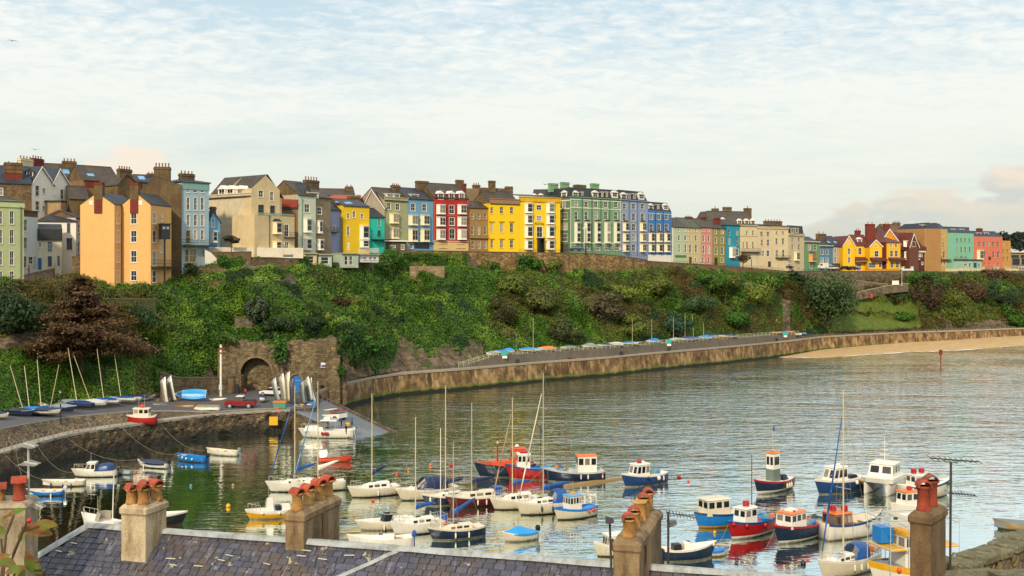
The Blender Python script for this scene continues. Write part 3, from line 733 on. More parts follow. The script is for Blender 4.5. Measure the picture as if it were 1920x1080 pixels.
        for k in range(storeys):
            h = (za-zb)/storeys; z0 = zb+h*k+h*.13; z1 = zb+h*(k+1)-h*.08
            g = MB()
            for (xa, ya_), (xb, yb_) in list(zip(P, P[1:]))[1:]:
                dd = Vector((xb-xa, yb_-ya_)); n = Vector((dd.y, -dd.x)).normalized()*.012; L = dd.length; nn = 2 if L > 1.9 else 1
                for i in range(nn):
                    a = (.12+(i*(L-.12)/nn))/L; b_ = ((i+1)*(L-.12)/nn)/L
                    A_ = Vector((xa, ya_))+dd*a+n; B_ = Vector((xa, ya_))+dd*b_+n; zm = (z0+z1)/2
                    for q0, q1 in ((z0, zm-.04), (zm+.04, z1)):
                        g.quad((A_.x,A_.y,q0),(B_.x,B_.y,q0),(B_.x,B_.y,q1),(A_.x,A_.y,q1))
            g.build('pane', GLASS, o)
        return s
    # roofs ---------------------------------------------------
    def roof_ridge(s, yr, mat=None, over=.3, depth=None, z0=None, coping=None, frac=.5):
        D = depth or s.D; z0 = s.zt if z0 is None else z0; zr = s.top(yr, yd=D*frac); m = MB(); L = s.L; o = over; t_ = .18
        zr = max(zr, z0+.8); k = (zr-z0)/(D*frac)
        A = [(-o*.3,-o,z0-o*k),(-o*.3,D*frac,zr),(-o*.3,D+o,z0-o*(zr-z0)/(D*(1-frac)))]
        m.extrude(A+[(p[0], p[1], p[2]+t_) for p in A[::-1]], (L+o*.6, 0, 0)); r = s.part(m, 'roof', mat or SLATE)
        g = MB(); g.add([(0,0,z0-.02),(0,D,z0-.02),(0,D*frac,zr-.02)], [(0,1,2)]); g.add([(L,0,z0-.02),(L,D,z0-.02),(L,D*frac,zr-.02)], [(2,1,0)]); s.part(g, 'gable_wall', coping or RSTONE)
        q = MB(); q.tube((0,D*frac,zr+.16),(L,D*frac,zr+.16),.12,n=6); q.build('ridge_tile', plain('4A3B30', .8), r)
        s.rz, s.rD = zr, D; s.rf = lambda y: (z0+k*y+t_ if y < D*frac else zr); return s
    def roof_gable_front(s, mat=None, over=.25, barge=None, bw=.22):
        L, D = s.L, s.D; z0, ug, zg = s.zt, s.ug, s.zg; m = MB(); t_ = .16
        for ue, sg in ((0, -1), (L, 1)):
            dx = ue-ug; dz = z0-zg; e = (ue+sg*over, z0+dz/abs(dx)*over)
            P = [(ug,-over,zg),(e[0],-over,e[1]),(e[0],-over,e[1]+t_),(ug,-over,zg+t_)]
            m.extrude(P, (0, D+over, 0))
        r = s.part(m, 'roof', mat or SLATE)
        if barge:
            b = MB()
            for ue, sg in ((0, -1), (L, 1)):
                dx = ue-ug; dz = z0-zg; e = (ue+sg*over, z0+dz/abs(dx)*over)
                P = [(ug,-over-.12,zg-bw),(e[0],-over-.12,e[1]-bw),(e[0],-over-.12,e[1]+t_+.03),(ug,-over-.12,zg+t_+.03)]; b.extrude(P, (0, .1, 0))
            b.build('bargeboard', barge, r)
        return s
    def hip(s, ytop, mat=None, over=.35, yd=None, xa=None, xb=None, ridge=None):
        D = s.D; L = s.L; z0 = s.zt; zr = s.top(ytop, yd=D/2); o = over; i = min(L, D)*.45; m = MB()
        a, b = (i, D/2, zr), (L-i, D/2, zr) if L-2*i > .2 else (i+.2, D/2, zr)
        m.add([(-o,-o,z0),(L+o,-o,z0),(L+o,D+o,z0),(-o,D+o,z0),a,b], [(0,1,5,4),(1,2,5),(2,3,4,5),(3,0,4)])
        m.add([(-o,-o,z0-.15),(L+o,-o,z0-.15),(L+o,D+o,z0-.15),(-o,D+o,z0-.15),(-o,-o,z0),(L+o,-o,z0),(L+o,D+o,z0),(-o,D+o,z0)], [(0,1,5,4),(1,2,6,5),(2,3,7,6),(3,0,4,7),(3,2,1,0)])
        r = s.part(m, 'roof', mat or SLATE)
        q = MB(); q.tube(a, b, .12, n=6); 
        for c, e in (((-o,-o,z0),a),((L+o,-o,z0),b),((L+o,D+o,z0),b)): q.tube(c, e, .1, n=5)
        q.build('ridge_tile', ridge or plain('4A3B30', .8), r); return s
    def mansard(s, ytop, mat=None, inset=1.3, z0=None):
        z0 = s.zt if z0 is None else z0; zr = s.top(ytop, yd=inset); L, D, i = s.L, s.D, inset; m = MB()
        m.loft([[(0,0.02,z0),(L,0.02,z0),(L,D,z0),(0,D,z0)], [(i*.35,i,zr),(L-i*.35,i,zr),(L-i*.35,D-i,zr),(i*.35,D-i,zr)]])
        r = s.part(m, 'roof', mat or SLATE); s.mz = (z0, zr, i); s.rf = lambda y: z0+(zr-z0)*min(1, y/i); s.rz = zr
        q = MB(); q.box(i*.35-.1, L-i*.35+.1, i-.1, i+.1, zr, zr+.2); q.build('parapet_trim', plain('35503C', .7), r); s.roofo = r; return s
    def dormer(s, xs, y0, y1, wd, depth=1.6, gabled=True, fr=None, yd=.25, rmat=None, cheek=None):
        for x in (xs if isinstance(xs, (list, tuple)) else [xs]):
            u0, za = s.L2(x-wd/2, y0, yd); u1, zb = s.L2(x+wd/2, y1, yd); hh = za-zb; zt = zb+hh*(.68 if gabled else .94); fr_ = fr or WHITE; m = MB()
            m.box(u0, u1, yd, yd+depth, zb-.3, zt); o = s.part(m, 'dormer', cheek or fr_); um = (u0+u1)/2
            g = MB(); b = (u1-u0)*.16; zm = (zb+zt)/2
            for a0, a1 in ((u0+b, um-.04), (um+.04, u1-b)):
                for c0, c1 in ((zb+.12, zm-.04), (zm+.04, zt-.12)): g.quad((a0,yd-.012,c0),(a1,yd-.012,c0),(a1,yd-.012,c1),(a0,yd-.012,c1))
            g.build('pane', GLASS, o)
            if cheek:
                f = MB(); f.box(u0, u1, yd-.03, yd-.008, zt-.14, zt); f.box(u0, u1, yd-.03, yd-.008, zb, zb+.12); f.box(um-.05, um+.05, yd-.03, yd-.008, zb+.12, zt-.14)
                f.box(u0, u0+b, yd-.03, yd-.008, zb+.12, zt-.14); f.box(u1-b, u1, yd-.03, yd-.008, zb+.12, zt-.14); f.build('frame', fr_, o)
            r = MB()
            if gabled: r.extrude([(u0-.2,yd-.25,zt-.02),(um,yd-.25,za),(u1+.2,yd-.25,zt-.02),(um,yd-.25,za-.24)] if False else [(u0-.22,yd-.25,zt-.05),(u1+.22,yd-.25,zt-.05),(um,yd-.25,za)], (0, depth+.4, 0))
            else: r.box(u0-.15, u1+.15, yd-.2, yd+depth, zt, zt+.15)
            r.build('dormer_roof', [rmat or fr_], o)
    def skylight(s, x0, x1, y0, y1, yd, mat=None):
        u0, za = s.L2(x0, y0, yd); u1, zb = s.L2(x1, y1, yd); hh = max(.3, za-zb); m = MB()
        zr = s.rf(yd); k = (s.rf(yd+.2)-s.rf(yd))/.2; dy = hh/max(.3, k)*.5; n = .07
        m.loft([[(u0,yd-dy,zr-k*dy),(u1,yd-dy,zr-k*dy),(u1,yd+dy,zr+k*dy),(u0,yd+dy,zr+k*dy)], [(u0,yd-dy,zr-k*dy+n),(u1,yd-dy,zr-k*dy+n),(u1,yd+dy,zr+k*dy+n),(u0,yd+dy,zr+k*dy+n)]])
        s.part(m, 'skylight', mat or SKYL)
    def chimney(s, x0, x1, y0, y1, yd=4.0, mat=None, pots=4, dp=1.0, potmat=None, cap=True, pr=.16):
        u0, za = s.L2(x0, y0, yd); u1, zb = s.L2(x1, y1, yd); ph = min(.9, (za-zb)*.3) if pots else 0; zt = za-ph*.6; m = MB(); mat = mat or BRSTONE
        m.box(u0, u1, yd, yd+dp, min(zb, zt-1)-1.2, zt)
        o = s.part(m, 'chimney', mat)
        if cap:
            c = MB(); c.box(u0-.12, u1+.12, yd-.12, yd+dp+.12, zt-.45, zt-.18); c.box(u0-.05, u1+.05, yd-.05, yd+dp+.05, zt, zt+.12); c.build('chimney_cap', mat, o)
        for k in range(pots):
            q = MB(); uu = u0+(u1-u0)*(k+.5)/pots; r = min(pr, (u1-u0)/pots*.4); q.lathe([(r,0),(r*.85,ph*.7),(r*1.05,ph*.72),(r,ph)], (uu, yd+dp/2, zt+.12), 8)
            q.build('chimney_pot', potmat or POTM, o)
    def cornice(s, y0, y1, mat, proj=.25, ext=.1):
        z1 = s.top(y0); z0 = s.top(y1); m = MB(); m.box(-ext, s.L+ext, -proj, .02, z0, z1); m.box(-ext-.1, s.L+ext+.1, -proj-.15, .02, z1-.18, z1+.06); s.part(m, 'cornice', mat); return s
    def band(s, y, mat, h=.16): 
        z = s.top(y); m = MB(); m.box(-.03, s.L+.03, -.09, .02, z-h/2, z+h/2); s.part(m, 'string_course', mat); return s
    def quoin(s, xs, y0, y1, mat, wd=.35):
        for x in xs:
            u, z1 = s.L2(x, y0); _, z0 = s.L2(x, y1); m = MB(); z = z0; k = 0
            while z < z1: ww = wd*(1 if k % 2 else .7); m.box(u-ww/2, u+ww/2, -.045, .02, z, min(z1, z+.38)); z += .42; k += 1
            s.part(m, 'quoins', mat)
    def pipe(s, xs, y0, y1, mat=None, r=.07):
        for x in xs:
            u, z1 = s.L2(x, y0); _, z0 = s.L2(x, y1); m = MB(); m.tube((u,-.12,z0),(u,-.12,z1),r,n=6); m.box(u-.15, u+.15, -.2, -.02, z1-.2, z1+.1); s.part(m, 'drainpipe', mat or IRON)
    def balcony(s, x0, x1, y0, y1, proj=1.2, mat=None, glassy=None, slab=None):
        u0, z1 = s.L2(x0, y0); u1, z0 = s.L2(x1, y1); m = MB(); mat = mat or IRON
        k = MB(); k.box(u0, u1, -proj, .02, z0-.18, z0); o = s.part(k, 'balcony', slab or mat)
        y_ = -proj+.04
        for z in (z1, (z1+z0)/2 if not glassy else z1, z0+.08):
            m.tube((u0,y_,z),(u1,y_,z),.03,n=4); m.tube((u0,0,z),(u0,y_,z),.03,n=4); m.tube((u1,0,z),(u1,y_,z),.03,n=4)
        n = max(2, int((u1-u0)/.35))
        for i in range(n+1): m.tube((u0+(u1-u0)*i/n,y_,z0),(u0+(u1-u0)*i/n,y_,z1),.02,n=4,caps=False)
        if glassy: m.box(u0, u1, y_-.01, y_+.01, z0+.1, z1-.05, 1)
        m.build('balcony_railing', [mat, glassy or mat], o)
    def slab(s, x0, x1, y0, y1, y_front, y_back, mat, name='canopy', slope=0):
        u0, z1 = s.L2(x0, y0); u1, z0 = s.L2(x1, y1); m = MB()
        m.loft([[(u0,y_front,z0),(u1,y_front,z0),(u1,y_back,z0+slope),(u0,y_back,z0+slope)], [(u0,y_front,z1),(u1,y_front,z1),(u1,y_back,z1+slope),(u0,y_back,z1+slope)]])
        return s.part(m, name, mat)
SKYL = plain('6E9CC4', .1); POTM = plain('8A5A38', .8); GREYT = plain('8D8776', .8)
GRP = 'tall painted terraced houses along the cliff top street'

zs(1)  # ---------------- far left
h = B('hotel', 'pale green hotel at the far left edge with white sash windows', -330, 172, 975, 205, 214, cat='hotel')
G_ = paint('B2BA86', .75, .12); WT = paint('D8D2B4', .6, .06)
for r0, r1 in ((485,580),(620,722),(775,876),(922,974)): h.w([-240,-160,-78,2,85], r0, r1, 30, trim=WT)
h.body(405, 9, G_); h.cornice(405, 452, paint('BCC58C', .75, .1), .18); h.pipe([150], 460, 975, plain('4B4F3A'))
h.hip(370, SLATE)
h = B('terraced_house', 'very pale blue town house squeezed behind the green hotel at left', 165, 274, 912, 224, 229)
h.w(183, 545, 630, 26, trim=WHITE).w(183, 675, 760, 26, trim=WHITE).w(180, 810, 895, 22).w(222, 815, 868, 30).door(252, 815, 905, 22, plain('A9B8B8'))
h.body(527, 8, paint('C4CFCC', .7, .1)); h.cornice(483, 527, RSTONE, .02, 0)
h = B('cottage', 'white house with hipped slate roof and blue framed window beside the orange house', 275, 550, 860, 234, 236)
h.w(496, 575, 636, 18, fr=plain('6A7A8A')).w(502, 680, 765, 40, fr=plain('2B5C8E'), trim=WHITE)
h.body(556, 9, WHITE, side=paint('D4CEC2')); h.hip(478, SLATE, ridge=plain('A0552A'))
h2 = B('', '', 275, 446, 915, 229, 231, root=h); h2.w([288], 712, 745, 22).w([360], 712, 770, 22, fr=plain('2B5C8E')).w(360, 815, 880, 22, fr=plain('2B5C8E')).door(288, 825, 910, 26, plain('1F5A94')).door(423, 808, 882, 16, plain('55606A'))
h2.body(700, 4.5, paint('DAD2BC')); h2.slab(272, 450, 615, 700, -.3, 2.4, SLATE, 'lean_to_roof', 1.2)
h2.L2(0, 0)
h = B('terraced_house', 'narrow grey white house in the gap just left of the orange house', 548, 585, 800, 236, 238); h.w([568], 580, 640, 14).w([568], 710, 790, 14); h.body(535, 7, paint('C2C2C4')); h.roof_ridge(500, SLATE)
h = B('gabled_house', 'white house with twin steep gables and blue grey slate roofs at upper left', 230, 392, 490, 243, 250)
h.w([270], 300, 378, 26).w([317], 320, 360, 18).w([270], 412, 480, 26).w([317], 450, 485, 16).w([387], 370, 410, 20)
h.body(292, 14, WHITE, gable=(.42, 168), below=6); h.roof_gable_front(SLATEBL, barge=WHITE, bw=.15)
h2 = B('', '', 378, 500, 490, 249.4, 255, root=h); h2.w([448], 328, 400, 22).w([460], 420, 480, 22); h2.body(290, 14, WHITE, gable=(.42, 185), below=6); h2.roof_gable_front(SLATEBL, barge=WHITE, bw=.15)
h2 = B('', '', 330, 440, 490, 247, 247, root=h); h2.body(416, 3, paint('A88A5C')); h2.slab(326, 444, 408, 418, -.3, 3, BLACK, 'roof')
h.chimney(150, 242, 92, 170, 9, paint('D8C8A0'), 4); h.chimney(243, 318, 92, 170, 9, BRICK, 4)
h = B('stone_house', 'old stone house with broad red and buff chimney at top left', -60, 228, 490, 238, 242); h.w([10], 320, 370, 20).body(280, 10, BRSTONE); h.roof_ridge(165, SLATEBL)
h.chimney(35, 160, 172, 290, .6, BRICK, 0, dp=1.6); h.chimney(33, 162, 128, 172, .5, RSTONE, 2, dp=1.8, pr=.12); h.dormer([215], 175, 240, 50, cheek=SLATEB, rmat=SLATEB, yd=2.5)
h = B('stone_house', 'brown roofed house behind the twin white gables', 330, 560, 520, 262, 266); h.body(240, 10, RSTONE); h.roof_ridge(150, SLATEB); h.chimney(455, 553, 112, 185, 3.5, RSTONE, 4)
h.skylight(455, 500, 180, 215, 2)
h = B('stone_house', 'dark brown roofed house stepping down behind the orange gables', 500, 640, 560, 250, 252); h.body(395, 9, RSTONE, below=6); h.roof_ridge(310, SLATEB)
h = B('stone_house', 'brown house with brick panel and small skylight behind the orange house', 600, 865, 560, 256, 262)
h.w([775], 280, 350, 34, fr=plain('7FA8BE')).body(265, 10, paint('8A6A45', .9, .3)); h.roof_ridge(168, SLATEB); h.skylight(630, 680, 230, 252, 1.6)
k = MB(); u0, z1 = h.L2(615, 272); u1, z0 = h.L2(738, 320); k.box(u0, u1, -.06, .02, z0, z1); h.part(k, 'brick_panel', BRICK)
h = B('stone_house', 'brown gabled house with four pot chimney behind the orange twin gables', 850, 1020, 560, 254, 260); h.body(300, 10, RSTONE, gable=(.35, 225)); h.roof_gable_front(SLATEB); h.chimney(865, 955, 168, 245, 1, RSTONE, 5); h.skylight if 0 else None
h = B('stone_house', 'small slate roofed house between two brown chimneys', 985, 1110, 560, 262, 264); h.body(275, 8, RSTONE); h.roof_ridge(228, SLATEBL); h.skylight(1000, 1045, 245, 275, 2); h.chimney(1065, 1115, 208, 250, 3, RSTONE, 2)
# brown rendered gable end block
h = B('stone_house', 'tall brown rendered gable end building between the orange and pale blue houses', 1008, 1311, 1005, 238.5, 239.5)
h.w([1222], 290, 335, 36)
h.body(330, 12, RSTONE, below=3); 
h2 = B('', '', 1060, 1311, 1000, 238.3, 239.3, root=h); h2.body(300, 12, RSTONE, gable=(.25, 235), below=3); h2.roof_gable_front(SLATEB, over=.05)
h2.chimney(1112, 1226, 150, 260, .2, RSTONE, 5, dp=1.8); h2.w
k = MB(); u0, z1 = h.L2(1290, 640); 
zs(1)
# orange house
OR = paint('E2B06A', .8, .12); OR2 = paint('DCAA68', .8, .14)
h = B('orange_house', 'big orange house with twin gables and red brick gable chimneys', 580, 826, 1000, 225.2, 224.0)
h.body(438, 10, OR, gable=(.5, 352), below=3); h.roof_gable_front(SLATE, over=.12)
h2 = B('', '', 882, 1087, 1003, 227.1, 226.0, root=h)
for r0, r1 in ((500,578),(627,710),(772,855),(917,988)): h2.w([967], r0, r1, 42)
h2.body(438, 9, OR, gable=(.5, 352), below=3); h2.roof_gable_front(SLATE, over=.12)
h3 = B('', '', 828, 886, 1001, 224.0, 227.1, root=h)
for r0, r1 in ((500,578),(627,710),(772,855),(917,1000)): h3.w([853], r0, r1, 24)
h3.body(446, .4, OR2, below=3); h3.pipe([877], 450, 1000, plain('7A2018'))
h4 = B('', '', 1091, 1199, 1003, 225.95, 232.4, root=h)
for r0, r1 in ((500,578),(628,712)): h4.w([1116], r0, r1, 24)
h4.w([1172], 500, 530, 14).w([1172], 545, 562, 14).w([1165], 705, 785, 18).w([1116], 775, 880, 26).w([1116], 917, 1000, 26)
h4.body(455, .4, OR2, below=3); h4.balcony(1090, 1240, 838, 888, 1.5)
for hh, a, b in ((h, 680, 738), (h2, 940, 998)):
    hh.chimney(a, b, 280, 460, -.12, BRICK, 0, dp=.9); hh.chimney(a-1, b+1, 296, 360, -.16, RSTONE, 0, dp=.98, cap=False)
for hh, x in ((h, 660), (h2, 1017)):
    k = MB(); u, z = hh.L2(x, 425); k.box(u-.4, u+.4, -.1, .02, z-.45, z+.45); hh.part(k, 'wall_plaque', WHITE)
# black timber oriel on a post
zs(1)
t_ = B('timber_lookout', 'black timber box bay on a tall post beside the orange house', 1166, 1232, 1000, 227, 228, cat='lookout')
m = MB(); u0, z1 = t_.L2(1166, 580); u1, z0 = t_.L2(1232, 688); m.box(u0, u1, 0, 2, z0, z1); t_.part(m, 'cabin', BLACK)
m = MB(); m.box(u0-.15, u1+.15, -.15, 2.15, z1, z1+.2); t_.part(m, 'roof', BLACK)
m = MB(); m.box((u0+u1)/2-.15, (u0+u1)/2+.15, .8, 1.1, -3, z0); t_.part(m, 'post', BLACK)
for a in (.15, .58):
    m = MB(); m.box(u0+(u1-u0)*a, u0+(u1-u0)*(a+.28), -.03, 0.02, z1-1.0, z1-.5); t_.part(m, 'window', plain('8A9AA0', .1))

zs(2)  # ---------------- blue town house to green/grey pair
BT = paint('9CB4BC', .75, .12)
h = B('terraced_house', 'tall powder blue town house with black balcony beside the brown building', 175, 396, 872, 239.8, 245)
h.w([228,287,343], 275, 308, 26, 'plain').w([228,287,343], 348, 450, 26).w([228,287,343], 487, 578, 26).w([228], 612, 720, 34, fr=paint('E0D090')).w([285,343], 612, 690, 26)
h.w([217], 765, 870, 26, fr=paint('E4CC7A')).w([268], 762, 872, 52, fr=paint('E4CC7A'))
h.body(222, 11, BT, below=4); h.cornice(222, 285, paint('7FA59A', .75, .1), .12); h.balcony(178, 430, 688, 738, 1.6, BLACK)
h.chimney(170, 282, 140, 225, 3, RSTONE, 4); h.hip(205, SLATEBL)
h = B('small_house', 'small bright blue gabled house tucked beside the cream block', 393, 486, 720, 247, 249); h.w([429], 515, 585, 24).body(545, 7, paint('5E9FC4', .75, .1), gable=(.4, 458)); h.roof_gable_front(SLATE); h.bay(408, 462, 622, 708, .8, WHITE); h.chimney(420, 455, 425, 470, 2, RSTONE, 0)
CR = paint('D2C2A0', .85, .3, .35); CR2 = paint('D0BA8C', .85, .22, .35)
h = B('large_house', 'large plain cream rendered block with three pointed dormers and dark roof', 395, 741, 760, 262, 252.5)
h.body(333, 9, CR, below=5, xtop=741); h.cornice(318, 345, CR, .18)
m = MB(); zr = h.zt; L = h.L; u0, zR = h.L2(865, 165, 4.5)
m.extrude([(-.3,-.3,zr-.2),(-.3,4.8,zR),(-.3,9.6,zr-.2),(-.3,9.6,zr),(-.3,4.8,zR+.2),(-.3,-.3,zr)], (L+.28, 0, 0)); h.part(m, 'roof', SLATEB)
h.rf = lambda y: zr+(zR-zr)*y/4.8+.1
h.dormer([500,568,650], 250, 342, 58, depth=2.2, yd=.05, cheek=WHITE)
h.skylight(628, 672, 195, 222, 2.6); h.skylight(760, 800, 188, 215, 2.6)
h2 = B('', '', 741.5, 970, 755, 252.3, 258.5, root=h)
h2.w([817], 290, 345, 38).w([905], 300, 375, 26).w([818], 408, 480, 40, fr=plain('4A5054')).w([911], 415, 480, 34, fr=plain('4A5054'))
h2.body(280, 9.3, CR2, gable=(.5, 168), below=5)
h = B('annex_house', 'lower cream annex with black hooded bay and glass edged roof terrace', 766, 1090, 785, 249.5, 259)
h.w([1027], 565, 665, 32).w([1027], 705, 775, 32).body(492, 8, CR2, below=5); h.bay(912, 980, 550, 640, .9, CREAM, BLACK); h.bay(912, 975, 705, 775, .9, CREAM); h.balcony(1005, 1090, 628, 672, 1)
h.pipe([885], 495, 780); h.balcony(790, 1085, 468, 490, .15, plain('7FA08C'), glassy=plain('9FC0B0', .1))
h = B('terrace_wall', 'whitewashed terrace wall and garden base under the cream block', 395, 1160, 825, 245.6, 254.5, cat='wall')
h.w([1040], 808, 832, 90, 'plain', fr=WHITE); h.body(752, 6, paint('E0D4BC', .8, .2), below=.3)
h = B('terraced_house', 'pale mint and white house with stacked bays right of the cream annex', 1117, 1262, 775, 266, 271)
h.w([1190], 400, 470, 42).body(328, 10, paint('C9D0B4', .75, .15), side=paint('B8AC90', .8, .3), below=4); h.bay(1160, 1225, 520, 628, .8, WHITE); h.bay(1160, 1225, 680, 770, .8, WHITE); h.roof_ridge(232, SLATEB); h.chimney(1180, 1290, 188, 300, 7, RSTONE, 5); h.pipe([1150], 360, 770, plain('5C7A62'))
h.dormer([1240], 305, 345, 90, yd=.4, gabled=False)
h = B('link_house', 'low brown roofed house with red tile strips behind the cream annex', 968, 1118, 760, 268, 266); h.body(425, 8, paint('8A6440', .9, .2)); h.slab(970, 1118, 372, 425, -.3, 4, plain('8C3A26', .8), 'roof', 1.5); h.roof_ridge(240, SLATEBL)
h = B('terraced_house', 'brown grey rendered house with white bays left of the lilac house', 1264, 1383, 780, 272, 277)
h.w([1290], 425, 485, 38).body(348, 10, paint('8F7D62', .85, .35, .5), below=4); h.bay(1266, 1306, 538, 634, .8, WHITE); h.bay(1268, 1318, 690, 770, .8, WHITE); h.roof_ridge(285, SLATEB)
zs(3)  # ---------------- lilac to red
h = B('terraced_house', 'lilac blue house side on between the brown and yellow houses', 118, 245, 845, 281, 286); h.w([150], 585, 650, 24).body(420, 8, paint('8C93B4', .8, .12)); h.balcony(120, 175, 610, 655, .9); h.roof_ridge(330, SLATE)
YE = paint('E4BA16', .8, .07)
h = B('terraced_house', 'small bright yellow house with slate roof and stacked white bays', 245, 526, 850, 284.5, 290.5)
h.w([301], 455, 510, 26).w([363], 430, 500, 28).w([447], 460, 515, 28).w([301], 592, 695, 26).door(303, 755, 845, 28, WHITE)
h.body(378, 10, YE, below=4); h.bay(422, 524, 588, 730, .8, WHITE, storeys=1); h.bay(424, 520, 745, 815, .8, WHITE); h.roof_ridge(318, SLATEBL); h.skylight(265, 300, 340, 362, 1.6); h.skylight(170, 190, 325, 345, 2); h.skylight(300, 335, 335, 358, 2)
h = B('back_house', 'salmon pink parapet house with dark chimney behind the small yellow house', 150, 436, 700, 300, 303); h.body(262, 9, paint('C46A50', .85, .1)); h.chimney(300, 420, 275, 350, -3, RSTONE, 0, dp=1); h.chimney(400, 436, 262, 360, -2, plain('B86A50'), 0)
h = B('back_house', 'brown roofed house with tall thin chimney behind the salmon parapet', -110, 372, 700, 309, 312); h.body(262, 9, RSTONE); h.roof_ridge(198, SLATEB); h.chimney(270, 352, 160, 225, 3, RSTONE, 2)
h = B('terraced_house', 'turquoise house with dark pitched roof beside the small yellow house', 526, 688, 722, 291, 294.5)
h.w([632], 510, 590, 26, fr=plain('8FC8B8')).w([630], 640, 700, 30, fr=plain('1F7F6A'))
h.body(495, 8, paint('22B8A0', .75, .06)); h.roof_ridge(408, SLATE, frac=.6); h.balcony(545, 730, 680, 735, 1.5)
h = B('back_house', 'slate roofed back house behind the turquoise house', 445, 612, 700, 302, 304); h.w([550], 370, 402, 60, 'multi').body(362, 8, plain('6A7A76')); h.roof_ridge(300, SLATE)
h = B('terrace_house_base', 'brown and white ground floor terrace below the turquoise house', 530, 925, 855, 296, 301, cat='terrace')
h.w([775], 798, 845, 55, 'multi').w([880], 790, 840, 30).body(755, 4, paint('5E4C3C', .9, .2)); h.slab(530, 925, 738, 757, -.6, 4, WHITE, 'roof')
SG = paint('A3A277', .78, .15)
h = B('terraced_house', 'sage green house with cream bays next to the blue house', 688, 932, 830, 298, 304)
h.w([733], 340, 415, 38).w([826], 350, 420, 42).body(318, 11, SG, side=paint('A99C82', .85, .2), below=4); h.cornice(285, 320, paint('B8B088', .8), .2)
h.bay(740, 838, 462, 560, .9, CREAM); h.bay(738, 838, 615, 722, .9, CREAM); h.roof_ridge(200, SLATEB, coping=paint('A08C74', .85, .3)); h.dormer([748], 245, 290, 74, gabled=False, yd=1.2); h.dormer([820], 248, 288, 60, gabled=False, yd=1.2); h.chimney(775, 855, 145, 215, 4.5, RSTONE, 4)
h = B('gable_wing', 'plain grey brown gable wing left of the sage green house', 455, 690, 720, 299.5, 297.6, cat='house'); h.body(400, 9, paint('A39680', .85, .25), gable=(.42, 205)); h.roof_gable_front(SLATEB, barge=WHITE, bw=.12)
BL = paint('6F9DB8', .78, .12)
h = B('terraced_house', 'sky blue house with four cream bays and dark shop front', 933, 1206, 832, 304, 311)
h.w([990], 350, 430, 44).w([1112], 354, 432, 42).w([1085], 778, 825, 150, 'multi', fr=plain('1C2A3A')).w([970], 775, 828, 40)
h.body(303, 11, BL, below=4); 
for y0, y1 in ((478,580),(625,755)): h.bay(942, 1040, y0, y1, .9, CREAM); h.bay(1068, 1165, y0, y1, .9, CREAM)
h.roof_ridge(200, SLATE); h.dormer([1008], 250, 295, 84, gabled=False, yd=1.0); h.chimney(1038, 1155, 112, 260, 4.6, RSTONE, 0); h.slab(935, 1205, 760, 775, -.4, .02, plain('23405C'), 'shop_fascia')
RD = paint('A8201C', .72, .08); PK = paint('C8604C', .75)
h = B('terraced_house', 'red hotel with white bay windows and three gabled dormers', 1208, 1582, 834, 311, 318.6)
h.w([1403], 368, 460, 54, trim=WHITE).w([1405], 500, 585, 56, trim=WHITE).w([1407], 620, 728, 58, trim=WHITE).w([1310,1500], 790, 830, 90, 'multi', fr=plain('3A3028'))
h.body(290, 11, RD, below=4, base=(765, paint('D8B878', .8, .1)))
for y0, y1 in ((365,462),(497,590),(628,733)): h.bay(1240, 1338, y0, y1, .9, WHITE); h.bay(1465, 1562, y0, y1, .9, WHITE)
h.roof_ridge(150, SLATEB); h.dormer([1287,1402,1510], 212, 310, 62, depth=3, yd=.02, cheek=RD, rmat=WHITE); h.chimney(1462, 1532, 100, 175, 6, RSTONE, 0); h.quoin([1216,1574], 300, 765, PK); h.band(480, PK); h.band(608, PK); h.band(752, WHITE)
h.chimney(1035, 1160, 110, 240, 5.5, RSTONE, 0); h.chimney(1535, 1560, 140, 300, 3, BRICK, 0)
zs(4)  # ---------------- tan and the two yellow
TN = paint('9C7A48', .85, .2, .6)
h = B('terraced_house', 'tan stone house with arched ground floor between red and yellow hotels', 50, 290, 885, 319.3, 323.3)
h.w([93,167,238], 482, 545, 28, trim=paint('B89A68')).w([93,167,238], 625, 720, 28, trim=paint('B89A68')).w([98,170,240], 792, 880, 30, trim=paint('B89A68')); h.body(420, 10, TN, below=4); h.roof_ridge(355, SLATEB, coping=BRSTONE); h.balcony(60, 285, 725, 756, .6, paint('A88858')); h.band(552, TN, .2)
h = B('back_house', 'tall brown grey rendered gable behind the tan house', 15, 215, 700, 334, 336); h.body(200, 9, paint('8A7458', .9, .3)); h.chimney(105, 182, 148, 230, 1, RSTONE, 3)
YL = paint('EEC408', .75, .05)
h = B('hotel', 'plain yellow hotel wing with nine dark sash windows', 291, 622, 900, 322, 327.2, cat='hotel')
for y0, y1, in ((408,484),(588,695),(780,870)): h.w([312], y0, y1, 28, trim=YL).w([423], y0, y1, 36, trim=YL).w([535], y0, y1, 36, trim=YL)
h.body(372, 11, YL, below=4); h.cornice(318, 372, paint('9A7450', .85, .2), .25); h.roof_ridge(242, SLATEB, coping=BRSTONE); 
for x in (312,423,535):
    for y in (575, 768):
        k = MB(); u, z = h.L2(x, y); k.box(u-.9, u+.9, -.2, .02, z-.1, z+.1); h.part(k, 'window_hood', paint('A87C10'))
h.chimney(290, 355, 115, 195, 5, BRSTONE, 0); h.chimney(178, 552, 188, 330, 6, BRSTONE, 0, dp=.8, cap=False); h.chimney(478, 550, 180, 230, 5.6, BRSTONE, 0)
h = B('hotel', 'golden yellow hotel with white bays, black porch and lettering above it', 622, 1083, 905, 327.3, 334, cat='hotel')
h.w([844], 388, 443, 56).w([846], 508, 565, 58).w([850], 632, 750, 62)
h.body(352, 11, YL, below=4); h.cornice(300, 352, paint('D8A608', .75), .3)
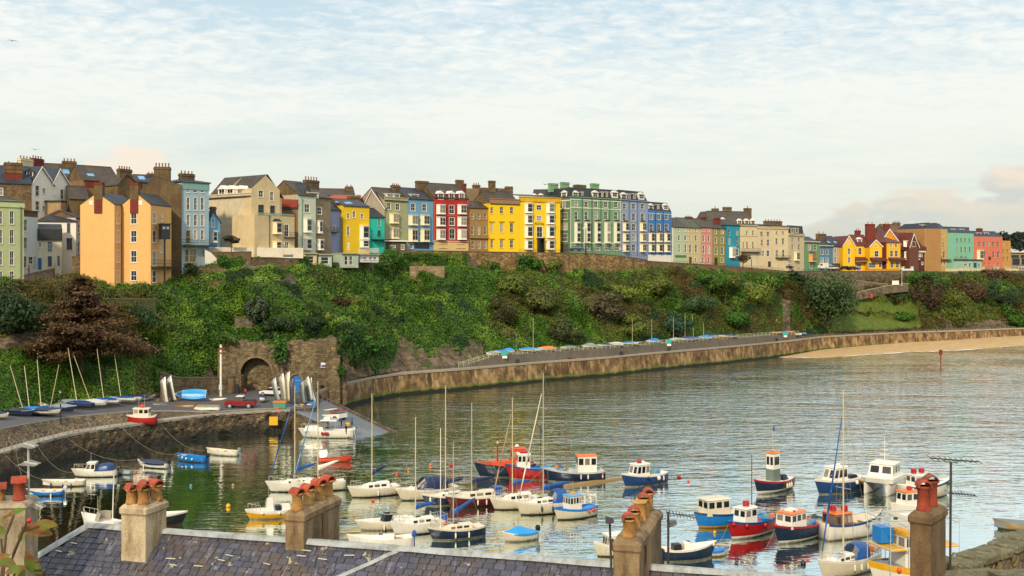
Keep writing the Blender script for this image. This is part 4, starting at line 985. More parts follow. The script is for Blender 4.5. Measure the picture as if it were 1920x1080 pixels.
for y0, y1 in ((368,475),(500,598),(625,752),(785,886)): h.bay(682, 776, y0, y1, .9, WHITE); h.bay(926, 1020, y0, y1, .9, WHITE)
m = MB(); u0, z1 = h.L2(823, 768); u1, z0 = h.L2(886, 905); m.box(u0, u0+.25, -1.1, .02, z0-1, z1); m.box(u1-.25, u1, -1.1, .02, z0-1, z1); m.box(u0-.2, u1+.2, -1.3, .02, z1, z1+.35); m.box(u0+.25, u1-.25, -.1, .02, z0-1, z1); h.part(m, 'porch', BLACK)
h.slab(640, 1075, 282, 300, .5, 10, SLATE, 'roof', 1.2); h.rf = lambda y: h.zt+3
SIGN_H = h
zs(5)  # ---------------- green, lavender, blue mansards
GN = paint('789C74', .78, .1); GN2 = paint('55785A', .8, .15); OFF = paint('DAD6BC', .7, .06)
h = B('hotel', 'long green hotel with white bays and black mansard roof', 182, 790, 892, 336.5, 350.3, cat='hotel')
X5 = [253,375,490,608,727]; XB = [270,388,510,628,740]
h.w(X5, 305, 375, 40, trim=OFF).w(X5, 425, 520, 38, trim=OFF).w(XB, 825, 885, 60, 'multi', trim=OFF)
h.body(268, 13, GN, below=4)
for x in XB: h.bay(x-36, x+36, 552, 797, .8, OFF, SLATE, storeys=2)
h.mansard(160, SLATE, 1.6); h.dormer([248,485,718], 170, 252, 72, yd=.3, depth=1.4); h.dormer([328,567,622], 190, 248, 24, yd=.4, depth=1.2, gabled=False, cheek=SLATE)
h.chimney(445, 530, 90, 150, 6, GN, 0); h.chimney(88, 176, 75, 150, 6, GN, 0); h.chimney(-55, 42, 88, 150, 8, GN, 0); h.chimney(270, 375, 105, 150, 5, RSTONE, 0, dp=2)
h.band(292, OFF, .3); h.band(388, OFF, .3); h.band(802, OFF, .35); h.quoin([190,784], 268, 890, OFF)
h.pipe([325,442,548,655], 275, 880, plain('31453A'), .1); h.cornice(262, 272, GN, .2)
h2 = B('', '', 62, 181, 892, 338.9, 336.4, root=h); h2.w([112], 310, 375, 36, trim=OFF).w([118], 440, 515, 70, 'multi', trim=OFF).w([115], 562, 640, 76, 'multi', trim=OFF).w([115], 690, 780, 76, 'multi', trim=OFF).w([122], 820, 890, 80, 'multi', fr=plain('4A5A50'))
h2.body(268, 3, GN2, below=4); h2.mansard(162, SLATE, .8); h2.dormer([112], 172, 250, 66, yd=.2, depth=1.2); h2.band(388, OFF, .3); h2.band(292, OFF, .3)
h3 = B('', '', -275, 60, 400, 352, 350, root=h); h3.body(262, 4, GN2); h3.mansard(165, SLATE, 1.2); h3.dormer([-245,-165,-70], 205, 265, 60, yd=.1); h3.dormer([15], 185, 262, 60, yd=.1)
LV_ = paint('93A0BA', .78, .1)
h = B('terraced_house', 'lavender blue house with mansard roof right of the green hotel', 791, 1111, 965, 350.6, 362)
h.w([830,940,1045], 330, 395, 40, trim=OFF).w([830,940,1045], 447, 535, 38, trim=OFF).w([940], 570, 650, 42, trim=OFF).w([940], 690, 775, 42, trim=OFF).w([940], 815, 895, 42, trim=OFF)
h.body(298, 12, LV_, below=4)
for y0, y1 in ((560,655),(690,780)): h.bay(812, 876, y0, y1, .8, CREAM, SLATE if y0 == 560 else None); h.bay(1014, 1080, y0, y1, .8, CREAM, SLATE if y0 == 560 else None)
h.bay(812, 876, 815, 900, .8, CREAM); h.bay(1014, 1080, 815, 900, .8, CREAM)
h.mansard(188, SLATE, 1.6); h.dormer([825,1035], 192, 275, 68, yd=.3, depth=1.4); h.dormer([888,950], 212, 270, 30, yd=.4, depth=1.2, gabled=False, cheek=SLATE); h.cornice(290, 300, LV_, .2); h.pipe([885,985], 300, 950, plain('4E587A'), .09); h.band(545, paint('A8B2C8'), .15)
BB = paint('3E78B2', .75, .1)
h = B('terraced_house', 'strong blue house with cream bays and mansard roof', 1112, 1392, 942, 362.2, 371)
h.w([1150,1240,1332], 458, 520, 38, trim=OFF).w([1150,1240,1332], 573, 660, 40, trim=OFF); h.body(418, 12, BB, below=5, base=(938, WHITE))
for y0, y1 in ((684,784),(815,903)):
    for x in (1153,1246,1338): h.bay(x-33, x+33, y0, y1, .8, CREAM, SLATE if y0 == 684 else None)
h.mansard(322, SLATE, 1.5); h.dormer([1148,1325], 325, 400, 60, yd=.3, depth=1.4); h.dormer([1232], 340, 398, 26, yd=.4, depth=1.2, gabled=False, cheek=SLATE); h.band(450, WHITE, .15); h.pipe([1200,1290], 430, 935, plain('1C3A66'), .09)
h = B('basement_wall', 'white basement frontage under the strong blue house', 1130, 1440, 1010, 365.5, 376, cat='wall'); h.w([1160,1255,1295,1345], 968, 1005, 26, 'plain').body(955, 5, paint('DAD2C0', .8, .15), below=2)
zs(6)  # ---------------- pastel terrace
h = B('terraced_house', 'pale mint cottage terrace house with green shop front', 128, 303, 792, 371.5, 376.5); h.w([210,287], 372, 410, 24).w([210,287], 456, 520, 26).w([214,289], 563, 665, 24); h.body(355, 10, paint('B4C09A', .8, .12), below=4); h.roof_ridge(255, SLATEB, coping=paint('B4B094')); h.slab(165, 292, 692, 715, -.25, .02, plain('4E7A28'), 'shop_fascia'); h.quoin([135], 360, 780, WHITE, .8)
h = B('terraced_house', 'cream yellow terrace house left of the pink one', 303, 476, 800, 376.6, 382); h.w([343,412], 376, 415, 22).w([343,413], 456, 525, 26).w([345,415], 565, 665, 26).door(350, 715, 790, 34, plain('5A3A24')).w([412], 725, 785, 26); h.body(362, 10, paint('C9B880', .8, .1), below=4); h.roof_ridge(258, slate('slate_green', '4A4C38', '3A3E30', '55583A', mossy=.5)); h.chimney(305, 375, 226, 275, 4.6, BRICK, 3)
h = B('terraced_house', 'salmon pink terrace house', 477, 612, 808, 382.1, 386.4); h.w([501,565], 385, 412, 24).w([503,567], 456, 530, 24).w([505,570], 580, 678, 24).w([500,570], 720, 795, 22); h.body(360, 10, paint('D4897A', .8, .08), below=4); h.roof_ridge(265, SLATEB); h.chimney(485, 540, 228, 285, 4.6, BRICK, 2)
h = B('terraced_house', 'olive green terrace house with dark arched door', 613, 778, 815, 386.5, 391.4); h.w([650,730], 390, 438, 26).w([650,730], 480, 550, 28).w([655,730], 597, 685, 28).w([728], 725, 780, 26).door(657, 722, 812, 36, plain('2E2A22')); h.body(372, 10, paint('8F8844', .8, .1), below=4); h.roof_ridge(285, SLATEB); h.chimney(652, 710, 248, 310, 2.5, BRICK, 0)
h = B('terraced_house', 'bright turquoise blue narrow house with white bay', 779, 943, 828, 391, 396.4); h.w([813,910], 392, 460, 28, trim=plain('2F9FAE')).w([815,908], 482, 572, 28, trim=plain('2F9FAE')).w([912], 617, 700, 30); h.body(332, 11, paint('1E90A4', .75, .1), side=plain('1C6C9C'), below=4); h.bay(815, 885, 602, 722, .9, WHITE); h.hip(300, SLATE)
h = B('villa', 'large brown roofed villa with tall stone chimneys behind the cream terrace', 575, 1130, 700, 410, 417, cat='house'); h.body(330, 13, paint('9C8058', .85, .2)); h.mansard(172, slate('slate_taupe', '4E4840', '403A34', '5C5244'), 4); h.dormer([940,1025,1100], 255, 332, 52, yd=.4, depth=2); h.chimney(618, 690, 118, 215, 5, BRSTONE, 1); h.chimney(750, 845, 118, 210, 5.5, BRSTONE, 0); h.chimney(1003, 1083, 115, 240, 6, BRSTONE, 1); h.dormer([735], 240, 300, 50, yd=1.5)
CM = paint('D8C59A', .8, .14); CM2 = paint('D0BC94', .8, .16); TRM = paint('B09C74', .8)
h = B('terraced_house', 'cream stucco house with long iron balcony right of the turquoise house', 944, 1146, 832, 396.6, 401.6); h.w([1025,1100], 397, 460, 20, trim=CM).w([985,1030,1100], 532, 612, 20, trim=CM).w([1022], 692, 750, 44, 'multi').w([1142-60], 742, 825, 26); h.body(345, 11, CM, below=4); h.cornice(333, 347, CM2, .3); h.balcony(950, 1172, 612, 656, 1.1); h.band(465, TRM, .15)
h = B('terraced_house', 'cream stucco house with five windows left of the balconied one', 1147, 1341, 838, 401.8, 405.5); h.w([1203,1280], 412, 466, 28, trim=CM2).w([1207,1282], 507, 580, 28, trim=CM2).w([1220,1280], 637, 708, 34).door(1298, 768, 836, 36, plain('3A3028')).w([1143+5], 715, 750, 20); h.body(375, 11, CM2, below=4); h.cornice(352, 376, CM, .3); h.slab(1160, 1330, 330, 352, 1, 9, SLATE, 'roof', .8); h.chimney(1245, 1450, 272, 345, 6, BRSTONE, 6)
h = B('terraced_house', 'cream stucco house with small upper iron balcony', 1342, 1523, 840, 405.6, 410); h.w([1383,1460], 408, 442, 24, trim=CM).w([1383,1460], 492, 562, 26, trim=CM).w([1387,1464], 630, 712, 26, trim=CM); h.body(380, 11, CM, below=4); h.cornice(355, 381, CM2, .3); h.balcony(1368, 1535, 695, 726, 1.0); h.slab(1350, 1515, 335, 355, 1, 9, SLATE, 'roof', .8)
k = MB(); u, z = h.L2(1440, 750); k.box(u-1, u+1, -.08, .02, z-.35, z+.35); h.part(k, 'shop_sign', plain('C8963A'))
h = B('terraced_house', 'narrow cream house with black mansard at the end of the cream terrace', 1524, 1712, 848, 410.2, 415); h.w([1573,1650], 482, 530, 26, trim=CM).w([1573,1650], 565, 632, 26, trim=CM).w([1570], 795, 840, 20); h.body(460, 10, CM2, below=4); h.cornice(438, 461, CM, .35); h.mansard(348, SLATE, .6); h.dormer([1573,1625], 368, 428, 40, yd=.12, depth=1, gabled=False, cheek=SLATE); h.bay(1592, 1650, 662, 755, .8, CREAM)
zs(7)  # ---------------- to the yellow gables
GR = paint('6E966A', .8, .1)
h = B('terraced_house', 'green house with small yellow sided bay near the parked white van', 202, 408, 822, 416, 421.5); h.w([270,345], 497, 570, 34, trim=WHITE).w([290], 745, 815, 30); h.body(466, 9, GR, below=4); h.cornice(450, 468, CREAM, .25); h.bay(262, 355, 622, 722, 1.0, paint('DCA850'), SLATE); h.roof_ridge(398, SLATE)
h = B('terraced_house', 'teal blue house beside the green one under a dark roof with skylights', 408, 588, 800, 421.6, 425.6); h.w([440,507], 567, 628, 34).w([442,507], 670, 745, 34); h.body(520, 9, paint('4F86A0', .8, .1), below=4, base=(760, paint('9CB4AC'))); h.cornice(507, 521, CREAM, .2); h.roof_ridge(440, SLATE); h.chimney(386, 497, 330, 440, 4, BRSTONE, 2)
h = B('terraced_house', 'pale grey stucco house left of the yellow gabled house', 588, 732, 752, 425.8, 429); h.w([620,702], 548, 612, 24).w([620,702], 655, 730, 24); h.body(518, 9, paint('B4AA96', .8, .12), below=4); h.roof_ridge(388, SLATE, depth=12); 
for x in (530,620,672,712): h.skylight(x-16, x+16, 452, 478, 2.2)
h = B('street_wall', 'dark garden wall in front of the grey stucco house', 590, 735, 840, 424.6, 427.6, cat='wall'); h.body(748, .5, plain('4A4034', .9), below=4)
YG = paint('ECB40C', .76, .06); YG2 = paint('D88E10', .78, .08); RT = TILERED
h = B('gabled_villa', 'yellow villa with white bargeboards, red tile roofs and tall brick chimneys', 722, 885, 838, 424.6, 425.6, cat='house')
h.w([806], 545, 625, 36, trim=CREAM).w([808], 665, 742, 36, trim=CREAM).w([806], 440, 485, 30); h.body(510, 12, YG, gable=(.5, 378), below=3); h.roof_gable_front(RT, .3, WHITE, .3)
h2 = B('', '', 886, 1085, 842, 427.5, 428.5, root=h); h2.w([953], 540, 625, 44, trim=CREAM).w([1072], 590, 655, 44).w([940], 745, 840, 70, 'multi').w([1045], 740, 800, 36); h2.body(505, 10, YG, below=3); h2.roof_ridge(368, RT); h2.dormer([950], 395, 472, 62, yd=1.5, depth=3, rmat=WHITE)
h3 = B('', '', 1086, 1252, 842, 424.2, 425.2, root=h); h3.w([1178], 580, 660, 56, trim=WHITE).w([1172], 485, 530, 28).w([1118], 740, 808, 100, 'multi').w([1228], 738, 802, 40); h3.body(515, 12, YG, gable=(.48, 432), below=3); h3.roof_gable_front(RT, .3, WHITE, .3)
h4 = B('', '', 1253, 1312, 842, 427, 428, root=h); h4.body(510, 10, YG2, below=3); h4.roof_ridge(370, RT)
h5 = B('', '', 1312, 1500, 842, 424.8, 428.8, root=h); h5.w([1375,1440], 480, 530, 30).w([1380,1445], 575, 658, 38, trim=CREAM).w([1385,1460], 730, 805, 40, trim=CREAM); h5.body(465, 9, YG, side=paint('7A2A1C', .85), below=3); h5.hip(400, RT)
h6 = B('', '', 1190, 1525, 842, 436, 437, root=h); h6.body(520, 10, YG2, gable=(.48, 285), below=3); h6.roof_gable_front(RT, .3, WHITE, .4)
for hh, a in ((h2, (905,965,288,385)), (h3, (1048,1158,200,420)), (h6, (1290,1362,203,310))): hh.chimney(*a, 5.5 if hh is not h6 else 3, BRICK, 2, dp=1.6)
h2.slab(858, 1085, 690, 716, -2.6, .02, RT, 'veranda_roof', .9); h3.slab(1086, 1290, 690, 716, -2.0, .02, RT, 'veranda_roof', .7); h5.slab(1335, 1520, 688, 712, -1.6, .02, RT, 'veranda_roof', .6)
h2.slab(858, 1285, 712, 722, -2.5, -2.3, WHITE, 'veranda_fascia')
h = B('gabled_villa', 'dark timbered villa with white bays and brown red roofs right of the yellow villa', 1502, 1832, 778, 434, 442, cat='house')
h.w([1780,1800-40], 612, 660, 28).w([1795], 730, 765, 24); h.body(560, 11, paint('4E2418', .85, .1), below=4); h.bay(1552, 1632, 592, 670, 1, WHITE); h.bay(1648, 1732, 592, 670, 1, WHITE); h.slab(1500, 1835, 525, 575, -.6, 2, RT, 'pent_roof', 1.2); h.roof_ridge(345, RT); h.bay(1540, 1630, 445, 522, .9, WHITE); h.slab(1735, 1830, 578, 600, -.5, .02, CREAM, 'fascia')
h2 = B('', '', 1622, 1745, 778, 433.5, 436.5, root=h); h2.w([1680], 455, 522, 50).body(520, 8, paint('6A3A28'), gable=(.42, 350)); h2.roof_gable_front(RT, .3, WHITE, .4)
h.slab(1520, 1745, 685, 700, -.8, .02, WHITE, 'balcony')
h = B('back_house', 'brown gabled roof with many chimneys rising behind the timbered villa', 1340, 1600, 600, 455, 458); h.body(330, 12, paint('6A4C30'), below=2); h.roof_ridge(225, slate('tile_brown', '6A4A30', '523A26', '7A5A38')); h.chimney(1412, 1500, 188, 260, 5, BRSTONE, 4); h.dormer([1515], 310, 375, 90, yd=.3, gabled=False); h.chimney(1545, 1595, 245, 330, 1, BRICK, 0)
zs(8)  # ---------------- right hotels
HT = paint('C2A15E', .8, .1)
h = B('hotel', 'tan four storey hotel with slate mansard left of the mint one', 345, 612, 695, 441.5, 449.5, cat='hotel')
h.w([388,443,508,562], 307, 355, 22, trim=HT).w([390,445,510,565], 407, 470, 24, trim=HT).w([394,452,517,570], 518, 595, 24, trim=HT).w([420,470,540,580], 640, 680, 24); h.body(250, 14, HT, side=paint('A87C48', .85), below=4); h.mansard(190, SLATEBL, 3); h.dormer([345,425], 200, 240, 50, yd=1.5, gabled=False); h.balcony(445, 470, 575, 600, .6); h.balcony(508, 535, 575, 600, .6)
h.slab(425, 640, 608, 618, -1.2, .02, plain('6A5030'), 'canopy'); h.chimney(445, 490, 180, 235, 6, BRSTONE, 0)
h2 = B('', '', 142, 345, 690, 452, 441.6, root=h); h2.body(250, 8, paint('A87C48', .85, .15), below=4); h2.mansard(188, SLATEBL, 3)
MT = paint('7FB898', .8, .1)
h = B('hotel', 'mint green hotel with curved ground floor extension', 615, 926, 708, 449.8, 459.2, cat='hotel')
h.w([728,778,826,877], 360, 405, 22, trim=MT).w([730,779,828,879], 465, 526, 22, trim=MT).w([735,782,832], 567, 605, 24, trim=MT); h.body(300, 13, MT, below=4); h.mansard(232, SLATEBL, 3); h.dormer([682,785], 250, 292, 50, yd=1.6, gabled=False, cheek=SLATEBL); h.chimney(825, 870, 232, 285, 6, BRICK, 0)
h2 = B('', '', 688, 1020, 712, 449.5, 459.5, root=h); h2.w([828], 662, 690, 40).w([880], 655, 708, 26).w([942], 655, 705, 34, fr=plain('3A6C9C')).w([990], 660, 705, 24); h2.body(628, 3.4, paint('96C2A8', .8), below=4); h2.cornice(612, 630, plain('4A4438'), .2); h2.balcony(690, 860, 585, 612, .02, plain('3A4A44'))
CO = paint('CC7256', .8, .08)
h = B('hotel', 'coral red hotel with five windows per floor', 928, 1268, 692, 460.6, 467.8, cat='hotel')
h.w([995,1050,1103,1157,1213], 402, 460, 24, trim=CO).w([1055,1162,1218], 518, 590, 24, trim=CO).w([1055,1110,1165,1220], 655, 690, 20, trim=CO); h.body(342, 13, CO, below=4); h.bay(965, 1030, 505, 612, 1.1, CREAM); h.mansard(282, SLATEBL, 3); h.dormer([988,1078], 295, 332, 54, yd=1.6, gabled=False, cheek=SLATEBL); h.chimney(975, 1032, 235, 290, 6, BRICK, 1)
k = MB(); u, z = h.L2(1112, 595); k.box(u-.5, u+.5, -.5, .02, z-.6, z+.6); h.part(k, 'shop_sign', plain('6A2018'))
h = B('hotel', 'narrow amber house at the right end of the row', 1260, 1366, 690, 468, 471.5, cat='house'); h.w([1280,1325], 412, 445, 20, trim=paint('B98A3C')).w([1282,1327], 492, 535, 20, trim=paint('B98A3C')).w([1284,1329], 580, 628, 20, trim=paint('B98A3C')); h.body(390, 10, paint('C8923C', .8, .08), below=4); h.chimney(1250, 1292, 310, 395, 4, BRSTONE, 1)
h = B('modern_block', 'dark modern flat roofed block at the right edge', 1368, 1720, 700, 474, 480, cat='building'); h.w([1420,1530], 560, 590, 90, 'plain', fr=plain('3A342C')).w([1430,1540], 600, 675, 90, 'plain', fr=plain('3A342C')); h.body(530, 12, paint('A08E70', .85), below=4); h.slab(1366, 1730, 518, 532, -.8, 12, WHITE, 'roof')
# garden walls with gate piers along the right hotels
def low_wall(name, label, x0, x1, y0, yb, Y0, Y1, mat, piers=()):
    h = B(name, label, x0, x1, yb, Y0, Y1, cat='wall'); m = MB(); zt = h.top(y0); m.box(0, h.L, 0, .4, -2, zt); h.part(m, 'wall', mat)
    for p in piers:
        u, _ = h.L2(p, yb); q = MB(); q.box(u-.4, u+.4, -.1, .6, -2, zt+.7); q.box(u-.5, u+.5, -.2, .7, zt+.7, zt+.9); h.part(q, 'pier', mat)
low_wall('garden_wall', 'cream garden wall with gate piers before the mint and coral hotels', 590, 1460, 722, 745, 444, 462, paint('CFC09A', .8, .15), (775,830,1045,1175,1220,1310,1355))
zs(7); low_wall('garden_wall', 'white walled gateway in front of the dark timbered villa', 1520, 1680, 820, 850, 429, 432, WHITE, (1540,1662)); 
low_wall('garden_wall', 'low yellow forecourt wall before the yellow villa', 1050, 1500, 822, 850, 421.5, 425, paint('C88A20'), ())
zs(0)
# ================================================================ FOREGROUND ROOF AND CHIMNEYS
RA = W(165, 985, 37.6); RB = W(1560, 1080, 30.9); RB.z = RA.z; RD = (RB-RA).normalized(); RB2 = RA+RD*40
RN = Vector((RD.y, -RD.x, 0)); PITCH = math.tan(rad(37))      # RN points down the slope, towards the camera
rr = empty('slate_roof_house', RA); rr.rotation_euler.z = math.atan2(RD.y, RD.x); tag(rr, 'near house with grey purple slate roof and lead ridge across the bottom', 'house')
rinv = Matrix.Translation(RA) @ Matrix.Rotation(rr.rotation_euler.z, 4, 'Z'); rinv = rinv.inverted()
def rl_(v): return rinv @ Vector(v)      # world -> roof local: x along the ridge, -y down the slope
def slate_near():
    m, t, b = _mat('slates_near'); tc = t.node('ShaderNodeTexCoord').outputs['Object']; r = t.node('ShaderNodeNewGeometry').outputs['Random Per Island']
    c = t.ramp(r, [(0, lin('403F49')), (.3, lin('484753')), (.55, lin('3C3B44')), (.8, lin('525160')), (1, lin('46413F'))])
    n = t.noise(tc, .8, 5, .65, .4); c = t.mix(t.mapr(n, .5, .72, 0, .75), c, lin('5E4C34'))
    n2 = t.noise(t.mapping(tc, (4, 1.2, 1.2)), 1.2, 5, .7); c = t.mix(t.mapr(n2, .58, .74, 0, .7), c, lin('8E8C98'))
    n3 = t.noise(tc, 9, 4, .7); c = t.mix(.35, c, t.ramp(n3, [(.3, .25), (.7, .75)]), 'OVERLAY')
    n4 = t.noise(tc, 2.3, 3, .6); c = t.mix(t.mapr(n4, .66, .7, 0, .6), c, lin('C2B88C'))
    t.put(b.inputs['Base Color'], c); b.inputs['Roughness'].default_value = .55
    t.put(b.inputs['Normal'], t.node('ShaderNodeBump', i_Strength=.5, i_Distance=.02, i_Height=n3).outputs[0]); return m
LEAD = paint('A6AAA6', .6, .5, 2.0)
m = MB(); rnd = random.Random(11); ex, sw = .225, .34; ny = 31
cz = 1/math.sqrt(1+PITCH**2)
for j in range(ny):
    s0 = j*ex*cz+.05; x = -s0*1.0+(.2 if j % 2 else 0)
    while x < 40:
        w_ = sw*rnd.uniform(.82, 1.12); g = .012; e = rnd.uniform(-.012, .012); lift = .02+rnd.uniform(0, .018)
        y0, y1 = -s0, -(s0+ex*cz*1.02)
        z0, z1 = y0*PITCH+.004, y1*PITCH+lift
        xa, xb = max(x+g, -s0+.02), x+w_-g
        if xb > xa+.05:
            m.add([(xa,y0,z0),(xb,y0,z0),(xb+.0,y1,z1+e),(xa,y1,z1-e),(xa,y1,z1-e-.025),(xb,y1,z1+e-.025)], [(0,3,2,1),(3,4,5,2)])
        x += w_
m.build('roof_slates', slate_near(), rr)
sL = ny*ex*cz
m = MB()   # roof boarding and the walls below
m.add([(0,0,-.03),(40,0,-.03),(40,-sL,-sL*PITCH-.03),(-sL,-sL,-sL*PITCH-.03),(40,5,-5*PITCH-.03),(-5,5,-5*PITCH-.03),(-sL,0,-sL*PITCH-.03)], [(0,3,2,1),(0,1,4,5),(0,5,6,3)])
m.build('roof', SLATE, rr)
m = MB(); m.box(-4.2, 39.5, -5.6, 4.6, -17, -4.4); m.build('wall', paint('CFC4A8'), rr)
def lead_path(pts, w_, h, name, mat=LEAD):
    m = MB(); a = [Vector(p) for p in pts]; n = len(a); secs = []
    for i, p in enumerate(a):
        t_ = (a[min(i+1, n-1)]-a[max(i-1, 0)]).normalized(); sd = t_.cross(Vector((0, 0, 1))).normalized(); up = sd.cross(t_)
        j = rnd.uniform(-.012, .012)
        secs.append([p-sd*w_+up*(-h*.9+j), p-sd*w_*.55+up*h*.3, p+up*(h+j), p+sd*w_*.55+up*h*.3, p+sd*w_+up*(-h*.9-j)])
    m.loft(secs, closed=False, cap0=False, cap1=False); return m.build(name, mat, rr, True)
lead_path([(x, 0, .03) for x in np.arange(-.1, 40, .8)], .17, .08, 'ridge_flashing')
lead_path([(-s, -s, -s*PITCH+.03) for s in np.arange(0, sL, .5)], .17, .08, 'hip_flashing')
def on_roof(px, py):
    # ray against the front slope
    dvec = Vector(((px-CX)/F, 1, -(py-HZ)/F)); o = Vector((0, 0, H)); n = Vector((RN.x*PITCH, RN.y*PITCH, 1)); tt = (RA-o).dot(n)/dvec.dot(n); return o+dvec*tt
a, b = rl_(on_roof(752, 1031)), rl_(on_roof(600, 1098)); lead_path([a.lerp(b, k/5)+Vector((0,0,.03)) for k in range(6)], .08, .05, 'lead_strip')
m = MB()
for px, py, l_ in ((430,1044,18),(415,1053,14),(320,1050,15),(325,1062,18),(372,1064,20),(575,1035,18),(565,1045,20),(605,1051,20),(655,1044,18),(110,1036,16),(138,1021,14),(500,1060,10)):
    p = rl_(on_roof(px, py)); m.rbox((p.x, p.y, p.z+.05), .32, .05, .02, rnd.uniform(-.4, .4))
m.build('slate_clips', paint('CFCBB0', .6, .2), rr)['kind'] = 'stuff'

def chim_mat(key, c0, c1, c2):
    m, t, b = _mat(key); tc = t.node('ShaderNodeTexCoord').outputs['Object']
    n = t.noise(t.mapping(tc, (1, 1, .45)), 1.6, 6, .65, .5); c = t.ramp(n, [(.35, lin(c1)), (.52, lin(c0)), (.7, lin(c2))])
    n2 = t.noise(tc, 14, 4, .7); c = t.mix(.3, c, t.ramp(n2, [(.3, .25), (.7, .75)]), 'OVERLAY')
    n3 = t.noise(tc, 1.3, 4, .6); c = t.mix(t.mapr(n3, .6, .7, 0, .6), c, lin('5E6A2E'))
    t.put(b.inputs['Base Color'], c); b.inputs['Roughness'].default_value = .9
    t.put(b.inputs['Normal'], t.node('ShaderNodeBump', i_Strength=.7, i_Distance=.04, i_Height=t.math('ADD', n2, n)).outputs[0]); return m
CH1 = chim_mat('chimney_cream', 'BBA886', '8A7452', 'CDBD9C'); CH2 = chim_mat('chimney_brown', '8A7250', '5E4A30', 'A08862'); CH3 = chim_mat('chimney_dark', '6E5638', '4E3C26', '7E6644')
PT = chim_mat('pot_buff', 'B88A4C', '8A5E30', 'CBA066'); PR = chim_mat('pot_red', '8E3A22', '6A2A1A', 'A04A30'); PC = chim_mat('pot_hood_red', 'A8452C', '6E3826', 'B85A3C')
def near_chimney(label, pxl, pyb, pxr, pyt, Y, D, ang, mat, pots, bottom=3.0, strap=None, lip=.3):
    """front face from pxl to pxr; pyb/pyt bottom and top of the front face; D = length going back; ang = yaw"""
    A = W(pxl, pyb, Y); w_ = None; d = Vector((math.cos(ang), math.sin(ang), 0)); rx = (pxr-CX)/F
    w_ = (rx*A.y-A.x)/(d.x-rx*d.y); zt = (pyb-pyt)/F*Y
    o = empty('chimney', A, ang); tag(o, label, 'chimney')
    m = MB(); c = .06; z1, z2 = zt-lip-.02, zt
    def ring(i, z): return [(i,i,z),(w_-i,i,z),(w_-i,D-i,z),(i,D-i,z)]
    m.loft([ring(0.02,-bottom), ring(0.02,z1-.02), ring(0,z1), ring(-.03,z1+.04), ring(-.03,z2-.12), ring(.05,z2-.02), ring(.12,z2+.02)])
    s_ = m.build('stack', mat, o)
    bv = s_.modifiers.new('b', 'BEVEL'); bv.width = .035; bv.segments = 2; bv.limit_method = 'ANGLE'; bv.angle_limit = rad(40)
    if strap: k = MB(); k.box(-.035, w_+.035, strap, strap+.12, -bottom, zt-.1); k.build('strap', CH3, o)
    for (fx, fy, r, h, pm, cap) in pots:
        q = MB(); cx_, cy_ = w_*fx, D*fy
        r *= .88; h *= .74
        q.lathe([(r*1.12,-.05),(r*1.1,.06),(r,.1),(r*.92,h*.8),(r*1.0,h*.82),(r*1.0,h*.88),(r*1.15,h*.9),(r*1.15,h*.98),(r*1.0,h),(r*.8,h),(r*.8,h-.15)], (cx_, cy_, zt+.02), 14); p = q.build('chimney_pot', pm, o, True)
        if cap:
            k = MB(); n = 9; R = r*1.08; L = r*2.5; ca = cap
            for rr_, r2 in ((R, R*.82),):
                secs = []
                for e in (-L/2, L/2):
                    sec = [(e, rr_*math.cos(math.pi*i/n), rr_*math.sin(math.pi*i/n)) for i in range(n+1)]+[(e, r2*math.cos(math.pi*i/n), r2*math.sin(math.pi*i/n)) for i in range(n, -1, -1)]
                    secs.append(sec)
                rot = Matrix.Rotation(ca, 3, 'Z'); secs = [[rot @ Vector(v)+Vector((cx_, cy_, zt+h+.0)) for v in s] for s in secs]
                k.loft(secs)
            k.build('pot_hood', PC, p)
    return o
yaw = math.atan2(RD.y, RD.x)
near_chimney('pale cream chimney with four hooded buff pots in the left foreground', 225, 1032, 273, 946, 36.0, 1.25, yaw, CH1, [(.28,.2,.2,.62,PT,2.6),(.72,.22,.2,.66,PT,2.6),(.3,.75,.19,.62,PT,2.6),(.78,.75,.2,.68,PT,2.6)])
near_chimney('long mottled chimney with four hooded buff pots in a row, second from the left', 533, 1020, 570, 958, 35.2, 2.75, yaw, CH2, [(.5,.08,.2,.72,PT,2.7),(.5,.36,.2,.7,PT,2.7),(.5,.66,.21,.72,PT,2.7),(.5,.9,.2,.72,PT,2.7)], strap=1.35)
near_chimney('brown chimney with five buff pots, three of them hooded, right of centre', 1148, 1098, 1200, 1012, 30.6, 4.3, yaw, CH2, [(.5,.1,.2,.66,PT,1.85),(.5,.32,.19,.66,PT,1.85),(.5,.55,.21,.82,PT,None),(.5,.72,.19,.72,PT,1.85),(.5,.93,.18,.72,PT,1.85)], bottom=1.5, strap=.95)
near_chimney('tall dark brown chimney with two red pots at the lower right', 1704, 1130, 1746, 959, 31.5, 1.55, rad(-37), CH3, [(.5,.22,.21,.95,PR,2.1),(.5,.7,.2,1.0,PR,2.1)], bottom=14)
near_chimney('weathered chimney with a tall red and a short buff pot at the left edge', -60, 1140, 48, 948, 33.0, 1.4, rad(8), chim_mat('chimney_grey', 'A49478', '7A6A50', 'B8A88C'), [(.80,.35,.2,.78,PR,.2),(.42,.45,.2,.5,PT,.2)], bottom=14, lip=.12)
